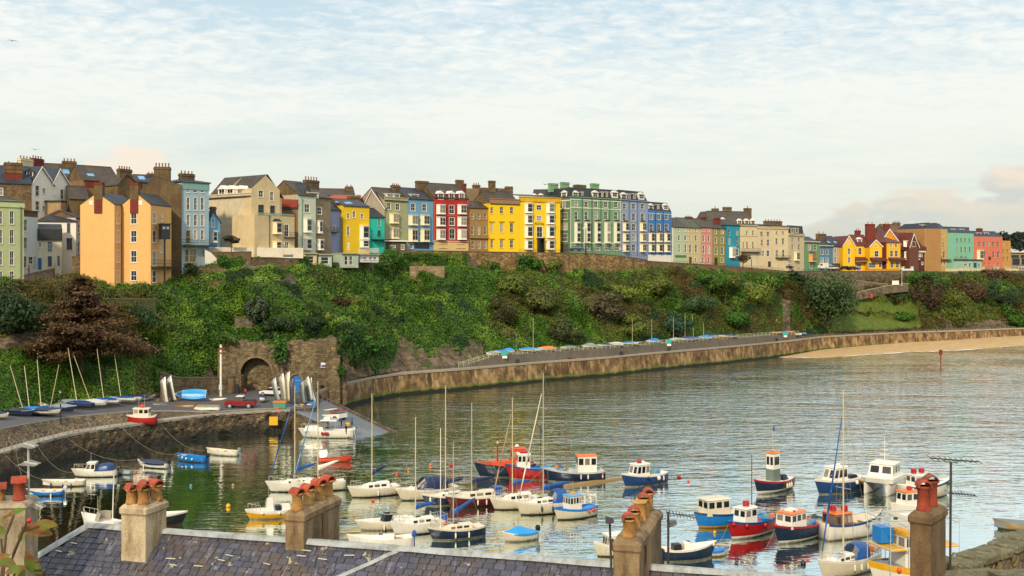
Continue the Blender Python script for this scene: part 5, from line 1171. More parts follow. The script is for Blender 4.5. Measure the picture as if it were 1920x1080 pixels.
# aerials
def pole(label, pts, parts, name='tv_aerial', r=.035, mat=None):
    p0 = W(*pts[0]); o = empty(name, p0); tag(o, label, 'aerial'); m = MB()
    m.path([W(*p)-p0 for p in pts], r, 6); m.build('pole', mat or plain('3A302A', .6), o)
    for nm, pp, rr_ in parts:
        k = MB(); k.path([W(*p)-p0 for p in pp], rr_, 5)
        if nm == 'antenna':
            a, b = W(*pp[0]), W(*pp[-1]); n = 9
            for i in range(n+1):
                c = a.lerp(b, i/n)-p0; e = Vector((.02, .3, .02))*(1.2-.05*i); k.tube(c-e, c+e, .012, n=4)
        k.build(nm, mat or plain('3A302A', .6), o)
    return o
pole('television aerial with two long booms beside the dark chimney at right', [(1781,1140,33),(1783,866,33)], [('antenna', [(1745,859,33),(1836,866,33.6)], .02), ('antenna', [(1778,924,33),(1829,929,33.5)], .018), ('bracket', [(1771,860,33),(1772,866,33),(1795,868,33),(1796,862,33)], .012)])
pole('thin aerial pole carrying white plates beside the chimney at the left edge', [(55,1100,34),(53,832,34)], [('antenna', [(44,832,34),(66,838,34)], .04), ('antenna', [(45,867,34),(70,871,34)], .04), ('antenna', [(52,940,34),(80,952,34)], .03)], mat=paint('B8B4A8', .6))
pole('bare aerial mast in front of the brown chimney right of centre', [(1146,1072,30.4),(1146,1056,30.4),(1143,975,30.4)], [('antenna', [(1136,975,30.4),(1150,976,30.4)], .015)])
pole('small aerial behind the brown chimney pots right of centre', [(1253,1100,33.6),(1253,960,33.6)], [('antenna', [(1250,961,33.6),(1306,971,33.9)], .014), ('antenna', [(1252,983,33.6),(1268,979,33.6)], .014)])
# stone wall with mossy block tops at the lower right
MOSS = stone('mossy_cap', ['6E6848', '807A58', '5E5A40', '8A8064'], 5, 1, '4A4C30', .4, .7, .3); BW_ = stone('harbour_block', ['7A6A4C', '8E7C5A', '62543A'], 2.2, 1.2, '4A3F2C', .6, .6, .5)
hw = empty('harbour_wall', W(1790, 1075, 34)); tag(hw, 'stone harbour wall with stepped mossy block tops at the lower right corner', 'wall'); c0 = Vector(hw.location)
for i in range(8):
    p = Vector((13.75+.82*i, 33.6+.78*i, 20.07+.03*math.sin(i*2)))-c0; yw = rad(43); m = MB(); m.rbox((p.x, p.y, p.z-3.2), .74, .82, 6, yw+.04*math.sin(i*7)); m.build('block', BW_, hw, bev=.03)
    k = MB(); k.rbox((p.x, p.y, p.z-.1), .9+.05*math.sin(i*3), 1.0, .22, yw+.05*math.sin(i*5)); k.build('cap_stone', MOSS, hw, bev=.04)
m = MB(); p = W(1868, 1074, 31.8)-c0; m.rbox((p.x+1.7, p.y, p.z-3.2), 3.4, .9, 6, .12); m.build('block', BW_, hw); k = MB(); k.rbox((p.x+1.7, p.y, p.z-.08), 3.6, 1.05, .17, .12); k.build('cap_stone', MOSS, hw, bev=.03)
m = MB(); p = W(1795, 1074, 32.2)-c0; m.rbox((p.x+.4, p.y, p.z-3.3), 1.7, .8, 6, .2); m.build('block', BW_, hw); k = MB(); k.rbox((p.x+.4, p.y, p.z-.1), 1.85, .95, .17, .2); k.build('cap_stone', MOSS, hw, bev=.03)
m = MB(); m.box(-2, 30, -2, 22, -26, -7); m.build('wall_base', BW_, hw)
# near ground under the houses
g = MB(); g.quad((-200,-60,3.4),(200,-60,3.4),(200,52,3.4),(-200,52,3.4)); struct(g.build('near_ground', ASPHALT))
g = MB(); g.box(-200, 200, 51.5, 52.5, -1, 3.6); struct(g.build('near_quay_edge', STONEH))

# leafy shrub in the lower left corner
bush = empty('shrub', W(8, 1150, 5.0)); tag(bush, 'close up leafy branch with red edged green leaves at the lower left corner', 'shrub'); c0 = Vector(bush.location)
rs = random.Random(5)
lf = foliage('branch_leaf', ['34501A', '7A4A22', '5E7A2E', '6A3A1E'], 9, vary=.6)
m = MB(); st = [[(0,1150,5),(8,1060,5),(2,1010,5)],[(5,1120,5),(25,1040,4.9),(52,975,4.8)],[(5,1130,5),(30,1070,4.8),(75,1050,4.7)],[(0,1100,5.1),(12,1000,5.1),(30,955,5.1)],[(8,1140,5),(40,1090,4.8),(60,1082,4.7)]]
for s in st: 
    pts = [W(*p)-c0 for p in s]
    for i in range(2): m.tube(pts[i], pts[i+1], .008, .005, 5)
m.build('branch', plain('5A4632', .8), bush)
def leaf(m, c, dirv, L, wd, up):
    dirv = dirv.normalized(); sd = dirv.cross(up).normalized(); up = sd.cross(dirv); n = 7; vs = []; fs = []
    for i in range(n):
        f = i/(n-1); w_ = wd*math.sin(math.pi*min(1, f*.94+.03))**.8; bend = -L*.25*f*f
        c_ = c+dirv*L*f+up*bend
        vs += [c_-sd*w_+up*w_*.35, c_, c_+sd*w_+up*w_*.35]
    for i in range(n-1): o = i*3; fs += [(o,o+1,o+4,o+3),(o+1,o+2,o+5,o+4)]
    m.add(vs, fs)
m = MB()
LVS = [(40,990,70,-8),(62,985,55,4),(50,1035,50,-70),(12,1000,45,160),(20,1040,50,200),(65,1050,45,-60),(30,1060,55,170),(14,968,40,30),(48,1062,45,-100),(5,1055,40,120),(70,1072,30,-40),(35,1015,40,60),(10,1075,45,20),(45,1078,40,190),(2,985,34,60)]
for px, py, l_, an in LVS:
    l_ *= .72; c = W(px, py, 4.8+rs.uniform(-.2, .2))-c0; a = rad(an); dv = Vector((math.cos(a), rs.uniform(-.5, .3), math.sin(a))); leaf(m, c, dv, l_/2060*4.8*1.1, l_/2060*4.8*.26, Vector((rs.uniform(-.4,.4), -.8, .6)))
m.build('leaves', lf, bush, True)['kind'] = 'stuff'
m = MB(); m.ball(W(55, 976, 4.7)-c0, .011); m.build('berry', plain('C01A14', .3), bush, True)
# ================================================================ BOATS
HC = {k: plain(v, .35) for k, v in dict(white='E4DDCE', cream='D8CDB2', navy='14243C', dblue='1D3E6E', blue='1D5EA6', bright='1878C4', red='A81418', burg='5A1018', orange='D2502A', yellow='DDA214', black='18191C', grey='7C868A', lgrey='B6BCBC', wood='8C5A34', cloth='174F96', ncloth='16264A', sky='2090D0', green='66756A', teal='5A8C94', tan='A88C60', dgreen='2C4A3A', lblue='5C9AC8', or2='E07020').items()}
ALU = plain('B9B49E', .35, .3); ROPE = plain('8C8468', .9); SPAR = plain('CDBB92', .5); WOODM = plain('8A5C34', .6); BG = BRGLASS
def hullm(k):
    if ('h', k) in MC: return MC[('h', k)]
    m = HC[k].copy(); m.name = 'hull_'+k; t = NT(m.node_tree); b = t.n['Principled BSDF']; src = b.inputs['Base Color'].links[0].from_socket
    tc = t.node('ShaderNodeTexCoord').outputs['Object']; z = t.node('ShaderNodeSeparateXYZ', i_0=tc).outputs[2]; n = t.noise(t.mapping(tc, (1.2, 1.2, .5)), 1.5, 5, .7); n2 = t.noise(t.mapping(tc, (5, 5, .6)), 1.2, 4, .7)
    c = t.mix(t.mapr(n2, .55, .8, 0, .5), src, lin('6A5638')); t.put(b.inputs['Base Color'], t.mix(t.mapr(t.math('ADD', z, t.math('MULTIPLY', n, .5)), .46, .28, 0, .75), c, lin('4A4428'))); MC[('h', k)] = m; return m
def ctr(px, py): return Wz(px, py, 0.0)
class Boat:
    def __init__(s, name, label, px, py, hd, L, Bm=None, fb=.6, cat='boat', group=None, z=0.0, loc=None, roll=0, pitch=0):
        p = ctr(px, py) if loc is None else Vector(loc); s.o = empty(name, p, rad(hd)); s.o.rotation_euler.x = rad(roll); s.o.rotation_euler.y = rad(pitch); tag(s.o, label, cat, group); s.zs = 1.3; s.o.scale = (1, 1.08, 1.3)
        s.L = L; s.B = Bm or L*.34; s.fb = fb; s.Y = p.y
    def b(s, f, full=.55):   # half beam along f: 0 stern .. 1 bow
        return s.B/2*(s.tr+(1-s.tr)*math.sin(min(1, f/.45)*math.pi/2) if f < .45 else max(0.0, 1-((f-.45)/.55)**s.fp))
    def sh(s, f): return s.fb*(1+s.rise*(max(0, f-.3)/.7)**2+.12*(max(0, .3-f)/.3)**2)
    def hull(s, top='white', mid=None, bot='navy', deck='cream', open_=False, rise=.45, tr=.72, fp=2.4, rake=.10, strake=None, wl=.1, inner=None, floor=.18, band=.14):
        s.tr, s.fp, s.rise = tr, fp, rise; L = s.L; mid = mid or top; N = 13; secs = []; m = MB()
        for i in range(N):
            f = i/(N-1); b = max(.012, s.b(f)); h = s.sh(f); x0 = -L/2+L*f; rk = lambda z: x0+rake*L*max(0, (f-.6)/.4)*(z/h-.5)*1.1
            bw = b*(.93-.25*max(0, f-.5)); side = [(b, h), (b*1.0, h-band*s.fb), (bw+(b-bw)*.35, (h+wl)*.45), (bw*.97, wl), (bw*.55, -.22), (.0, -.34)]
            ring = [(rk(z), y, z) for y, z in side]+[(rk(z), -y, z) for y, z in side[-2::-1]]; secs.append(ring)
        n = 11; mats = [HC[strake or top], HC[mid], HC[mid], HC[bot], HC[bot], HC[bot], HC[bot], HC[mid], HC[mid], HC[strake or top]]
        vs = [p for q in secs for p in q]; names = list(dict.fromkeys([strake or top, mid, bot])); ml = [hullm(k) for k in names]
        lay = [strake or top, mid, mid, bot, bot, bot, bot, mid, mid, strake or top]
        for k in range(10):
            fs = []
            m.add([], [])
        o_ = len(m.v); m.v += vs
        for i in range(N-1):
            for k in range(10): m.f.append((i*n+k, (i+1)*n+k, (i+1)*n+k+1, i*n+k+1)); m.m.append(names.index(lay[k]))
        m.f.append(tuple(range(n))); m.m.append(names.index(mid))
        s.hullo = m.build('hull', ml, s.o, True)
        # deck or inside
        d = MB(); g = .07; rk = lambda f, z: -L/2+L*f+rake*L*max(0, (f-.6)/.4)*(z/s.sh(f)-.5)*1.1
        R1 = [];
        for i in range(N):
            f = i/(N-1); b = max(.012, s.b(f)); h = s.sh(f); bi = max(.004, b-g-.02); x = rk(f, h); xi = x if 0 < i < N-1 else x+(.08 if i == 0 else -.18)
            fl = floor if open_ else h-.07
            cam = 0 if open_ else .05*b
            R1.append([(x, b+.015, h+.0), (x, b+.015, h+.035), (xi, bi, h+.035), (xi, bi*(.9 if open_ else 1), fl), (xi, 0, fl+cam), (xi, -bi*(.9 if open_ else 1), fl), (xi, -bi, h+.035), (x, -b-.015, h+.035), (x, -b-.015, h)])
        d.loft(R1, closed=False, cap0=False, cap1=False)
        dm = HC[deck]; nm = [HC[strake or deck], dm, HC[inner or deck]]
        d.m = []
        for i in range(N-1): d.m += [0, 0, 2, 2, 2, 2, 0, 0] if open_ else [0, 0, 1, 1, 1, 1, 0, 0]
        d.add([R1[0][2], R1[0][6], R1[0][5], R1[0][3]], [(0,1,2,3)], 2)
        d.build('deck' if not open_ else 'inside', nm, s.o)
        return s
    def P(s, x, y, z): return Vector((x*s.L, y*s.B, z))
    def thwarts(s, xs=(-.2, .12), mat='wood', z=.36):
        for x in xs:
            f = x+.5; b = s.b(f)*.92; m = MB(); m.box(x*s.L-.13, x*s.L+.13, -b, b, z, z+.05); m.build('thwart', HC[mat], s.o)
        return s
    def wheelhouse(s, x0, x1, w=.62, h=1.7, wall='white', roof='white', z=None, nw=3, slant=.12, over=.12, base=None, taper=.92, pane=None, win=(.5, .88)):
        z0 = (s.sh((x0+x1)/2+.5)-.12) if z is None else z; a, b = x0*s.L, x1*s.L; hw = s.B*w/2; m = MB(); t_ = taper; sl = slant*h
        lo = [(a,-hw,z0),(b,-hw*.95,z0),(b,hw*.95,z0),(a,hw,z0)]; hi = [(a,-hw*t_,z0+h),(b-sl,-hw*.95*t_,z0+h),(b-sl,hw*.95*t_,z0+h),(a,hw*t_,z0+h)]
        m.loft([lo, hi]); o = m.build('wheelhouse', HC[wall], s.o); s.wh = (a, b, hw*t_, z0+h)
        if base: k = MB(); k.loft([[(p[0]+(.01 if p[0] > a else -.01), p[1]*1.012, p[2]) for p in lo], [(lo[i][0]*(.55)+hi[i][0]*.45+(.01 if i in (1,2) else -.01), (lo[i][1]*.55+hi[i][1]*.45)*1.012, z0+h*.45) for i in range(4)]]); k.build('base_panel', HC[base], o)
        r = MB(); r.loft([[(a-over,-hw*t_-over*.6,z0+h),(b-sl+over*1.4,-hw*t_-over*.6,z0+h),(b-sl+over*1.4,hw*t_+over*.6,z0+h),(a-over,hw*t_+over*.6,z0+h)], [(a-over*.6,-hw*t_*.9,z0+h+.1),(b-sl+over,-hw*t_*.9,z0+h+.1),(b-sl+over,hw*t_*.9,z0+h+.1),(a-over*.6,hw*t_*.9,z0+h+.1)]]); r.build('roof', HC[roof], o)
        L4 = [Vector(p) for p in lo]; H4 = [Vector(p) for p in hi]
        for (i, j), n in (((0,1),nw),((1,2),max(2,nw-1)),((2,3),nw),((3,0),2)):
            nn = (L4[j]-L4[i]).cross(Vector((0,0,1))).normalized()*.02
            for k in range(n):
                f0, f1 = (k+.14)/n, (k+.86)/n
                c = [L4[i].lerp(L4[j], f).lerp(H4[i].lerp(H4[j], f), v)+nn for f, v in ((f0, win[0]), (f1, win[0]), (f1, win[1]), (f0, win[1]))]
                g = MB(); g.quad(*c); g.build('window', pane or BG, o)
        return s
    def coach(s, x0, x1, w=.55, h=.38, mat='white', win=True, hatch=True):
        z0 = s.sh((x0+x1)/2+.5)-.06; a, b = x0*s.L, x1*s.L; hw = s.B*w/2; m = MB(); secs = []
        for f, hh, ww in ((0,.98,1),(.1,1,1),(.55,1,.95),(.85,.7,.75),(1,.04,.55)):
            x = a+(b-a)*f; secs.append([(x,-hw*ww,z0),(x,-hw*ww*.86,z0+h*hh),(x,-hw*ww*.4,z0+h*hh*1.18),(x,hw*ww*.4,z0+h*hh*1.18),(x,hw*ww*.86,z0+h*hh),(x,hw*ww,z0)])
        m.loft(secs, closed=False); o = m.build('cabin', HC[mat], s.o); s.cz = z0+h*1.15
        if win:
            for sg in (-1, 1):
                for f0, f1 in ((.12,.3),(.36,.54),(.6,.74)):
                    k = MB(); xa, xb = a+(b-a)*f0, a+(b-a)*f1; q = .02*sg
                    k.quad((xa,sg*hw*.965*(1-.05*f0)+q,z0+h*.3),(xb,sg*hw*.965*(1-.08*f1)+q,z0+h*.3),(xb,sg*hw*.90*(1-.08*f1)+q,z0+h*.75),(xa,sg*hw*.90*(1-.05*f0)+q,z0+h*.75)); k.build('window', BG, o)
        if hatch: k = MB(); k.box(a+(b-a)*.45, a+(b-a)*.6, -.22, .22, z0+h*1.17, z0+h*1.3); k.build('hatch', BG, o)
        c = MB(); c.box(-s.L*.42, a, -hw*.75, hw*.75, z0-.02, z0+.015); c.build('cockpit', HC['tan'], s.o)
        return s
    def mast(s, x=.05, top=None, h=None, r=.06, mat=None, boom=None, cover=None, stays=True, spread=1, jib=None, lean=0, zb=None, boomrise=.1):
        z0 = getattr(s, 'cz', s.sh(x+.5)) if zb is None else zb; p = s.P(x, 0, z0)
        if h is None:
            w = s.o.matrix_basis @ p if False else Vector((s.o.location.x+p.x*math.cos(s.o.rotation_euler.z), s.o.location.y+p.x*math.sin(s.o.rotation_euler.z), 0))
            h = (H-(top-HZ)/F*w.y-s.o.location.z)/s.zs-z0
        mt = mat or SPAR; m = MB(); tp = p+Vector((lean*h, 0, h)); m.tube(p, tp, r*.9, r*.6, 8); o = m.build('mast', mt, s.o)
        k = MB(); k.tube(tp, tp+Vector((.0,0,.35)), .012, n=4); k.tube(tp+Vector((-.2,0,.05)), tp+Vector((.25,0,.05)), .015, n=4); k.build('masthead', ALU, o)
        for i in range(spread):
            f = .5 if spread == 1 else (.4, .72)[i]; c = p.lerp(tp, f); k = MB(); k.tube(c+Vector((0,-s.B*.3,0)), c+Vector((0,s.B*.3,0)), .022, n=5); k.build('spreader', ALU, o)
        if stays:
            k = MB(); bow = Vector((s.L*.49, 0, s.sh(1))); st = Vector((-s.L*.49, 0, s.sh(0)))
            q = .9 if s.L > 5 else .8
            k.tube(tp*1, st, .013, n=3); k.tube(p.lerp(tp, q), bow, .013, n=3)
            for sg in (-1, 1): k.tube(p.lerp(tp, .96), Vector((p.x-.1, sg*s.B*.46, s.sh(x+.5))), .012, n=3); k.tube(p.lerp(tp, .5), Vector((p.x-.3, sg*s.B*.46, s.sh(x+.5))), .011, n=3)
            k.build('rigging', ROPE, s.o)
            if jib: j = MB(); a_, b_ = bow.lerp(p.lerp(tp, q), .04), bow.lerp(p.lerp(tp, q), .93); j.tube(a_, a_.lerp(b_, .3), .05, .09, 7); j.tube(a_.lerp(b_, .3), b_, .09, .04, 7); j.build('furled_sail', HC[jib], s.o, True)
        if boom:
            bz = p+Vector((0, 0, .75)); e = bz+Vector((-boom*s.L, 0, boomrise*boom*s.L)); k = MB(); k.tube(bz, e, .05, n=6); bo = k.build('boom', mt, s.o)
            if cover:
                k = MB(); pr = [(0,.16,.34),(.12,.15,.26),(.4,.13,.2),(.75,.1,.15),(1,.05,.06)]; secs = []
                for f, a_, b_ in pr:
                    c = bz.lerp(e, f)+Vector((0,0,b_*.55)); secs.append([(c.x, c.y+a_*math.cos(q*math.pi/4), c.z+b_*math.sin(q*math.pi/4)) for q in range(8)])
                k.loft(secs); k.build('sail_cover', HC[cover], bo, True)
        return s
    def rail(s, x=.44, h=.5, mat=None, back=False, n=4):
        m = MB(); f0, f1 = (.0, .2) if back else (.74, .985); pts = []
        for sg in (1, -1):
            q = [Vector((-s.L/2+s.L*f, sg*s.b(f)*.93, s.sh(f)+h)) for f in np.linspace(f0, f1, n)]
            if sg == -1: q = q[::-1]
            pts += q if back is False else q
        if back: pts = pts[:n][::-1]+pts[n:][::-1]
        m.path(pts, .022, 4)
        for p in pts: m.tube(p, (p.x, p.y, p.z-h), .02, n=4)
        m.build('rail', mat or ALU, s.o); return s
    def outboard(s, mat='black', tilt=0, x=-.5, y=0):
        m = MB(); z = s.sh(0); x = x*s.L-.16; t_ = Vector((-.3*tilt, 0, .1*tilt)); y = y*s.B
        m.loft([[(x-.2,y-.16,z-.05),(x+.16,y-.16,z-.05),(x+.16,y+.16,z-.05),(x-.2,y+.16,z-.05)],[(x-.28,y-.18,z+.2),(x+.18,y-.18,z+.2),(x+.18,y+.18,z+.2),(x-.28,y+.18,z+.2)],[(x-.18,y-.12,z+.42),(x+.1,y-.12,z+.42),(x+.1,y+.12,z+.42),(x-.18,y+.12,z+.42)]])
        m.tube((x-.02,y,z-.05),(x-.05-.25*tilt,y,-.3),.07,n=6); m.build('outboard_motor', HC[mat], s.o); return s
    def fenders(s, fs, side=-1, mat='white', r=.1):
        for f in fs:
            y = side*(s.b(f)+r*.9); x = -s.L/2+s.L*f; z = s.sh(f)-.2; m = MB(); m.lathe([(.02,0),(r*.8,.06),(r,.14),(r,.38),(r*.8,.46),(.02,.52)], (x, y, z-.5), 8); m.tube((x,y,z),(x,y*.92,z+.25),.012,n=3); m.build('fender', HC[mat], s.o)
        return s
    def balls(s, fs, side=-1, mat='red', r=.17):
        for f in fs:
            x = -s.L/2+s.L*f; m = MB(); m.ball((x, side*(s.b(f)+r*.8), s.sh(f)-r*1.2), r); m.build('buoy_fender', HC[mat], s.o, True)
        return s
    def cover(s, mat='sky', ridge=.5, f0=.03, f1=.97, tent=None):
        m = MB(); secs = []
        for i in range(9):
            f = f0+(f1-f0)*i/8; b = s.b(f)+.03; h = s.sh(f)+.03; rz = h+ridge*(math.sin(math.pi*(i/8)**.8)*.9+.1) if tent is None else h+ridge*tent[i]
            x = -s.L/2+s.L*f; w_ = .035*math.sin(i*2.3)
            secs.append([(x,b,h-.16),(x,b,h+.02),(x,b*.5+w_,h+(rz-h)*.58-.02),(x,0,rz),(x,-b*.5-w_,h+(rz-h)*.58-.02),(x,-b,h+.02),(x,-b,h-.16)])
        m.loft(secs, closed=False); m.build('cover', HC[mat] if isinstance(mat, str) else mat, s.o); return s
    def canopy(s, x0, x1, h=1.0, w=.8, mat='ncloth', glassf=True):
        z = s.sh(.5)-.02; m = MB(); secs = []; a, b = x0*s.L, x1*s.L; hw = s.B*w/2
        for f, hh in ((0,.92),(.35,1),(.68,.95),(1,.25)):
            x = a+(b-a)*f; secs.append([(x, hw*math.cos(math.pi*k/8)*1.0, z+h*hh*(math.sin(math.pi*k/8)**.55)) for k in range(9)])
        m.loft(secs, closed=False); o = m.build('canopy', HC[mat], s.o, True)
        if glassf:
            for k0, k1 in ((1,3),(3,5),(5,7)):
                g = MB(); c = [Vector(secs[2][k0]), Vector(secs[2][k1]), Vector(secs[3][k1]), Vector(secs[3][k0])]; ce = sum(c, Vector())/4; g.quad(*[ce+(p-ce)*.82+Vector((.05,0,.05)) for p in c]); g.build('window', BG, o)
        return s
    def screen(s, x0=.05, h=.45, w=.72, mat='white'):
        z = s.sh(x0+.5)-.02; x = x0*s.L; hw = s.B*w/2; m = MB(); P0 = [(x-.8,-hw),(x,-hw*.8),(x+.25,0),(x,hw*.8),(x-.8,hw)]
        m.loft([[(a, b, z) for a, b in P0], [(a-.3, b*.92, z+h) for a, b in P0]], closed=False, cap0=False, cap1=False); m.build('windscreen', BG, s.o)
        k = MB(); k.path([(a-.3, b*.92, z+h) for a, b in P0], .03, 5); k.build('screen_frame', ALU, s.o); return s
    def box(s, name, x0, x1, y0, y1, z0, z1, mat, tap=.92):
        m = MB(); a, b, c, d = x0*s.L, x1*s.L, y0*s.B, y1*s.B; cx_, cy_ = (a+b)/2, (c+d)/2
        q = [(a,c),(b,c),(b,d),(a,d)]; m.loft([[(x, y, z0) for x, y in q], [(cx_+(x-cx_)*tap, cy_+(y-cy_)*tap, z1) for x, y in q]]); m.build(name, HC[mat] if isinstance(mat, str) else mat, s.o); return s
    def rings(s, pts, mat='red', R=.24, r=.07, st=2):
        for x, y, z in pts:
            m = MB(); n = 10
            for k in range(st):
                secs = []
                for i in range(n):
                    a = 2*math.pi*i/n; c = Vector((x*s.L+R*math.cos(a), y*s.B+R*math.sin(a), z+r+k*r*1.8)); rd = Vector((math.cos(a), math.sin(a), 0))
                    secs.append([c+rd*r*math.cos(2*math.pi*j/6)+Vector((0,0,r*math.sin(2*math.pi*j/6))) for j in range(6)])
                m.loft(secs+[secs[0]], cap0=False, cap1=False)
            m.build('life_ring', HC[mat], s.o, True)
        return s
    def gear(s, x0=-.44, x1=-.1, n=7, z=None):
        r = random.Random(int(s.L*100)); z = s.fb-.02 if z is None else z
        for k in range(n):
            m = MB(); x, y = r.uniform(x0, x1)*s.L, r.uniform(-.28, .28)*s.B; q = r.random()
            if q < .45: m.rbox((x, y, z+.16), .55, .38, .3, r.uniform(-.6, .6)); m.build('fish_crate', HC[r.choice(['bright','grey','or2','lgrey','teal'])], s.o)
            elif q < .75: m.lathe([(.05,0),(.32,.02),(.36,.14),(.28,.22),(.1,.18)], (x, y, z), 9); m.build('rope_coil', HC[r.choice(['tan','bright','dgreen'])], s.o)
            else: m.lathe([(.3,0),(.42,.1),(.34,.34),(.12,.5),(.02,.52)], (x, y, z), 9); m.build('net_heap', HC[r.choice(['dgreen','teal','black'])], s.o)
        m = MB(); p = Vector((s.L*.5, 0, s.sh(1))); q = p+Vector((2.6, .3, -s.sh(1)-.1)); m.path([p.lerp(q, f)+Vector((0,0,-.5*f*(1-f))) for f in np.linspace(0, 1, 6)], .02, 4); m.build('mooring_line', ROPE, s.o); return s
    def pole(s, x, y, z, h, r=.03, mat=None, name='antenna', arms=()):
        m = MB(); p = s.P(x, y, z); m.tube(p, p+Vector((0,0,h)), r, r*.7, 6)
        for f, l_ in arms: m.tube(p+Vector((0,-l_,h*f)), p+Vector((0,l_,h*f)), r*.7, n=4)
        m.build(name, mat or ALU, s.o); return s
    def dome(s, x, y, z, r=.22, mat='white'):
        m = MB(); m.lathe([(r,0),(r,.08),(r*.9,.16),(r*.5,.24),(.02,.27)], s.P(x, y, z), 12); m.build('radar_dome', HC[mat], s.o, True); return s
    def flag(s, x, z, mats=('blue',)):
        m = MB(); p = s.P(x, 0, z); m.loft([[p, p+Vector((0,0,-.5)), p+Vector((.01,.01,-.5)), p+Vector((.01,.01,0))], [p+Vector((-.25,.08,-.2)), p+Vector((-.25,.08,-.7)), p+Vector((-.24,.09,-.7)), p+Vector((-.24,.09,-.2))]]); m.build('flag', HC[mats[0]], s.o); return s
RB = 'small open rowing boat'
# --- left group
Boat('rowing_boat', 'small blue hulled open boat with cream inside nearest the left chimney', 86, 929, 186, 4.4, 1.6, .48).hull('white', 'bright', 'navy', 'cream', True, strake='white', inner='cream').thwarts().outboard('lgrey').fenders((.3,), 1)
Boat('rowing_boat', 'cream open dinghy with three blue fenders at the left', 121, 911, 188, 5.3, 1.8, .5).hull('cream', 'cream', 'wood', 'cream', True, inner='white').thwarts((-.25,.0,.2)).fenders((.3,.5,.8), 1, 'dblue', .08)
Boat('motor_boat', 'small white cabin cruiser with blue canopy at the left', 179, 893, 184, 6.0, 2.1, .62).hull('white', 'white', 'navy', 'white', rise=.35).wheelhouse(-.02, .24, .6, .95, nw=2, slant=.6, win=(.35,.85)).canopy(-.42, 0, .85, .72, 'dblue', False).rail().outboard('black').pole(.1, 0, 1.4, 1.1)
Boat('inflatable_tender', 'pale grey inflatable tender behind the small cabin cruiser', 230, 889, 175, 2.6, 1.3, .34).hull('lgrey', 'lgrey', 'grey', 'lgrey', True, inner='grey', tr=.95)
Boat('motor_boat', 'small boat under a dark navy cover with raised outboard', 288, 876, 160, 5.2, 1.9, .5).hull('white', 'white', 'navy', 'white', rise=.5).cover('ncloth', .32).outboard('black', 1.2).fenders((.7,), 1)
Boat('rowing_boat', 'bright blue open boat with three white fenders', 361, 865, 158, 5.2, 1.9, .58).hull('bright', 'bright', 'dblue', 'bright', True, inner='bright').thwarts((-.2,.15), 'navy').box('foredeck', .25, .45, -.25, .25, .58, .66, 'lgrey').outboard('black').balls((.35,.55,.72), 1, 'white', .14)
Boat('rowing_boat', 'long white open boat moored close under the quay', 418, 853, 160, 5.6, 1.9, .52).hull('white', 'white', 'cream', 'cream', True, inner='cream').thwarts((-.25,.0,.25)).outboard('grey', 1)
Boat('fishing_boat', 'black hulled boat with brown wooden mast half hidden by the cream chimney', 290, 985, 8, 6.6, 2.2, .9).hull('white', 'black', 'burg', 'white', rise=.3, strake='white').mast(.03, top=893, r=.09, mat=WOODM, stays=False, spread=0).coach(-.3, .0, .5, .4)
Boat('motor_boat', 'white motor boat with slanted windscreen frame behind the roof at left', 190, 995, 150, 6.0, 2.1, .9).hull('white', 'white', 'navy', 'white').screen(.05, .7).rail().pole(.1, 0, 1.0, 1.9).mast(-.3, top=885, r=.08, mat=HC['white'], stays=False, spread=0, lean=-.06)
Boat('motor_boat', 'yellow and white open sports boat with rods between the chimneys', 508, 971, 200, 5.4, 2.0, .72).hull('white', 'yellow', 'white', 'white', rise=.3, band=.35).box('console', -.05, .1, -.25, .25, .7, 1.75, 'white', .75).box('engine_cover', -.4, -.22, -.3, .3, .7, 1.15, 'white').box('seat', -.2, -.1, -.25, .25, .7, 1.1, 'navy').rail().pole(.04, -.2, .8, 2.2, .025).pole(-.12, .2, .8, 2.3, .025).balls((.35,.7), 1, 'white', .14)
Boat('sailing_boat', 'white sloop with a blue furled jib and blue mainsail cover left of centre', 556, 919, 202, 7.4, 2.5, .78).hull('white', 'white', 'navy', 'white').coach(-.25, .3).mast(.03, top=724, r=.085, boom=.38, cover='cloth', jib='cloth', boomrise=.2).rail().rail(back=True)
Boat('sailing_boat', 'cream sailing cruiser moored in front of the sloop with the blue furled jib', 598, 919, 197, 6.8, 2.5, .8).hull('white', 'cream', 'navy', 'white').coach(-.25, .32, h=.45).mast(.02, top=716, r=.08, boom=.4, cover='white', jib='lblue', boomrise=.3).rail().rail(back=True).fenders((.12,), -1, 'blue')
Boat('motor_boat', 'white charter boat with hard top lying beside the slipway', 614, 820, 178, 9.2, 2.8, .95).hull('white', 'white', 'cream', 'white', rise=.25).box('foredeck_cabin', .05, .42, -.36, .36, .9, 1.55, 'white', .85).box('windscreen', -.02, .14, -.34, .34, 1.5, 2.2, BG, .8).box('hard_top', -.2, .12, -.4, .4, 2.25, 2.4, 'lgrey').box('roof_box', -.06, .06, -.2, .2, 2.4, 2.7, 'white').pole(-.17, -.38, .9, 1.4).pole(-.17, .38, .9, 1.4).rail(h=.6).outboard('black').outboard('lgrey', 1.2, y=.25).balls((.46,.5,.56), 1, 'red', .24)
Boat('kayak', 'red inflatable kayak drifting behind the white sloops', 628, 866, 6, 4.9, 1.25, .42).hull('orange', 'orange', 'red', 'orange', True, inner='red', tr=.8, rise=.7)
Boat('sailing_boat', 'white sailing cruiser with navy boom cover and yellow fender', 702, 929, 208, 6.6, 2.4, .8).hull('white', 'cream', 'navy', 'white').coach(-.28, .3, h=.5).mast(.05, top=739, r=.085, boom=.3, cover='ncloth', boomrise=.35).rail().rail(back=True).balls((.12,), 1, 'yellow', .24).fenders((.5,), 1)
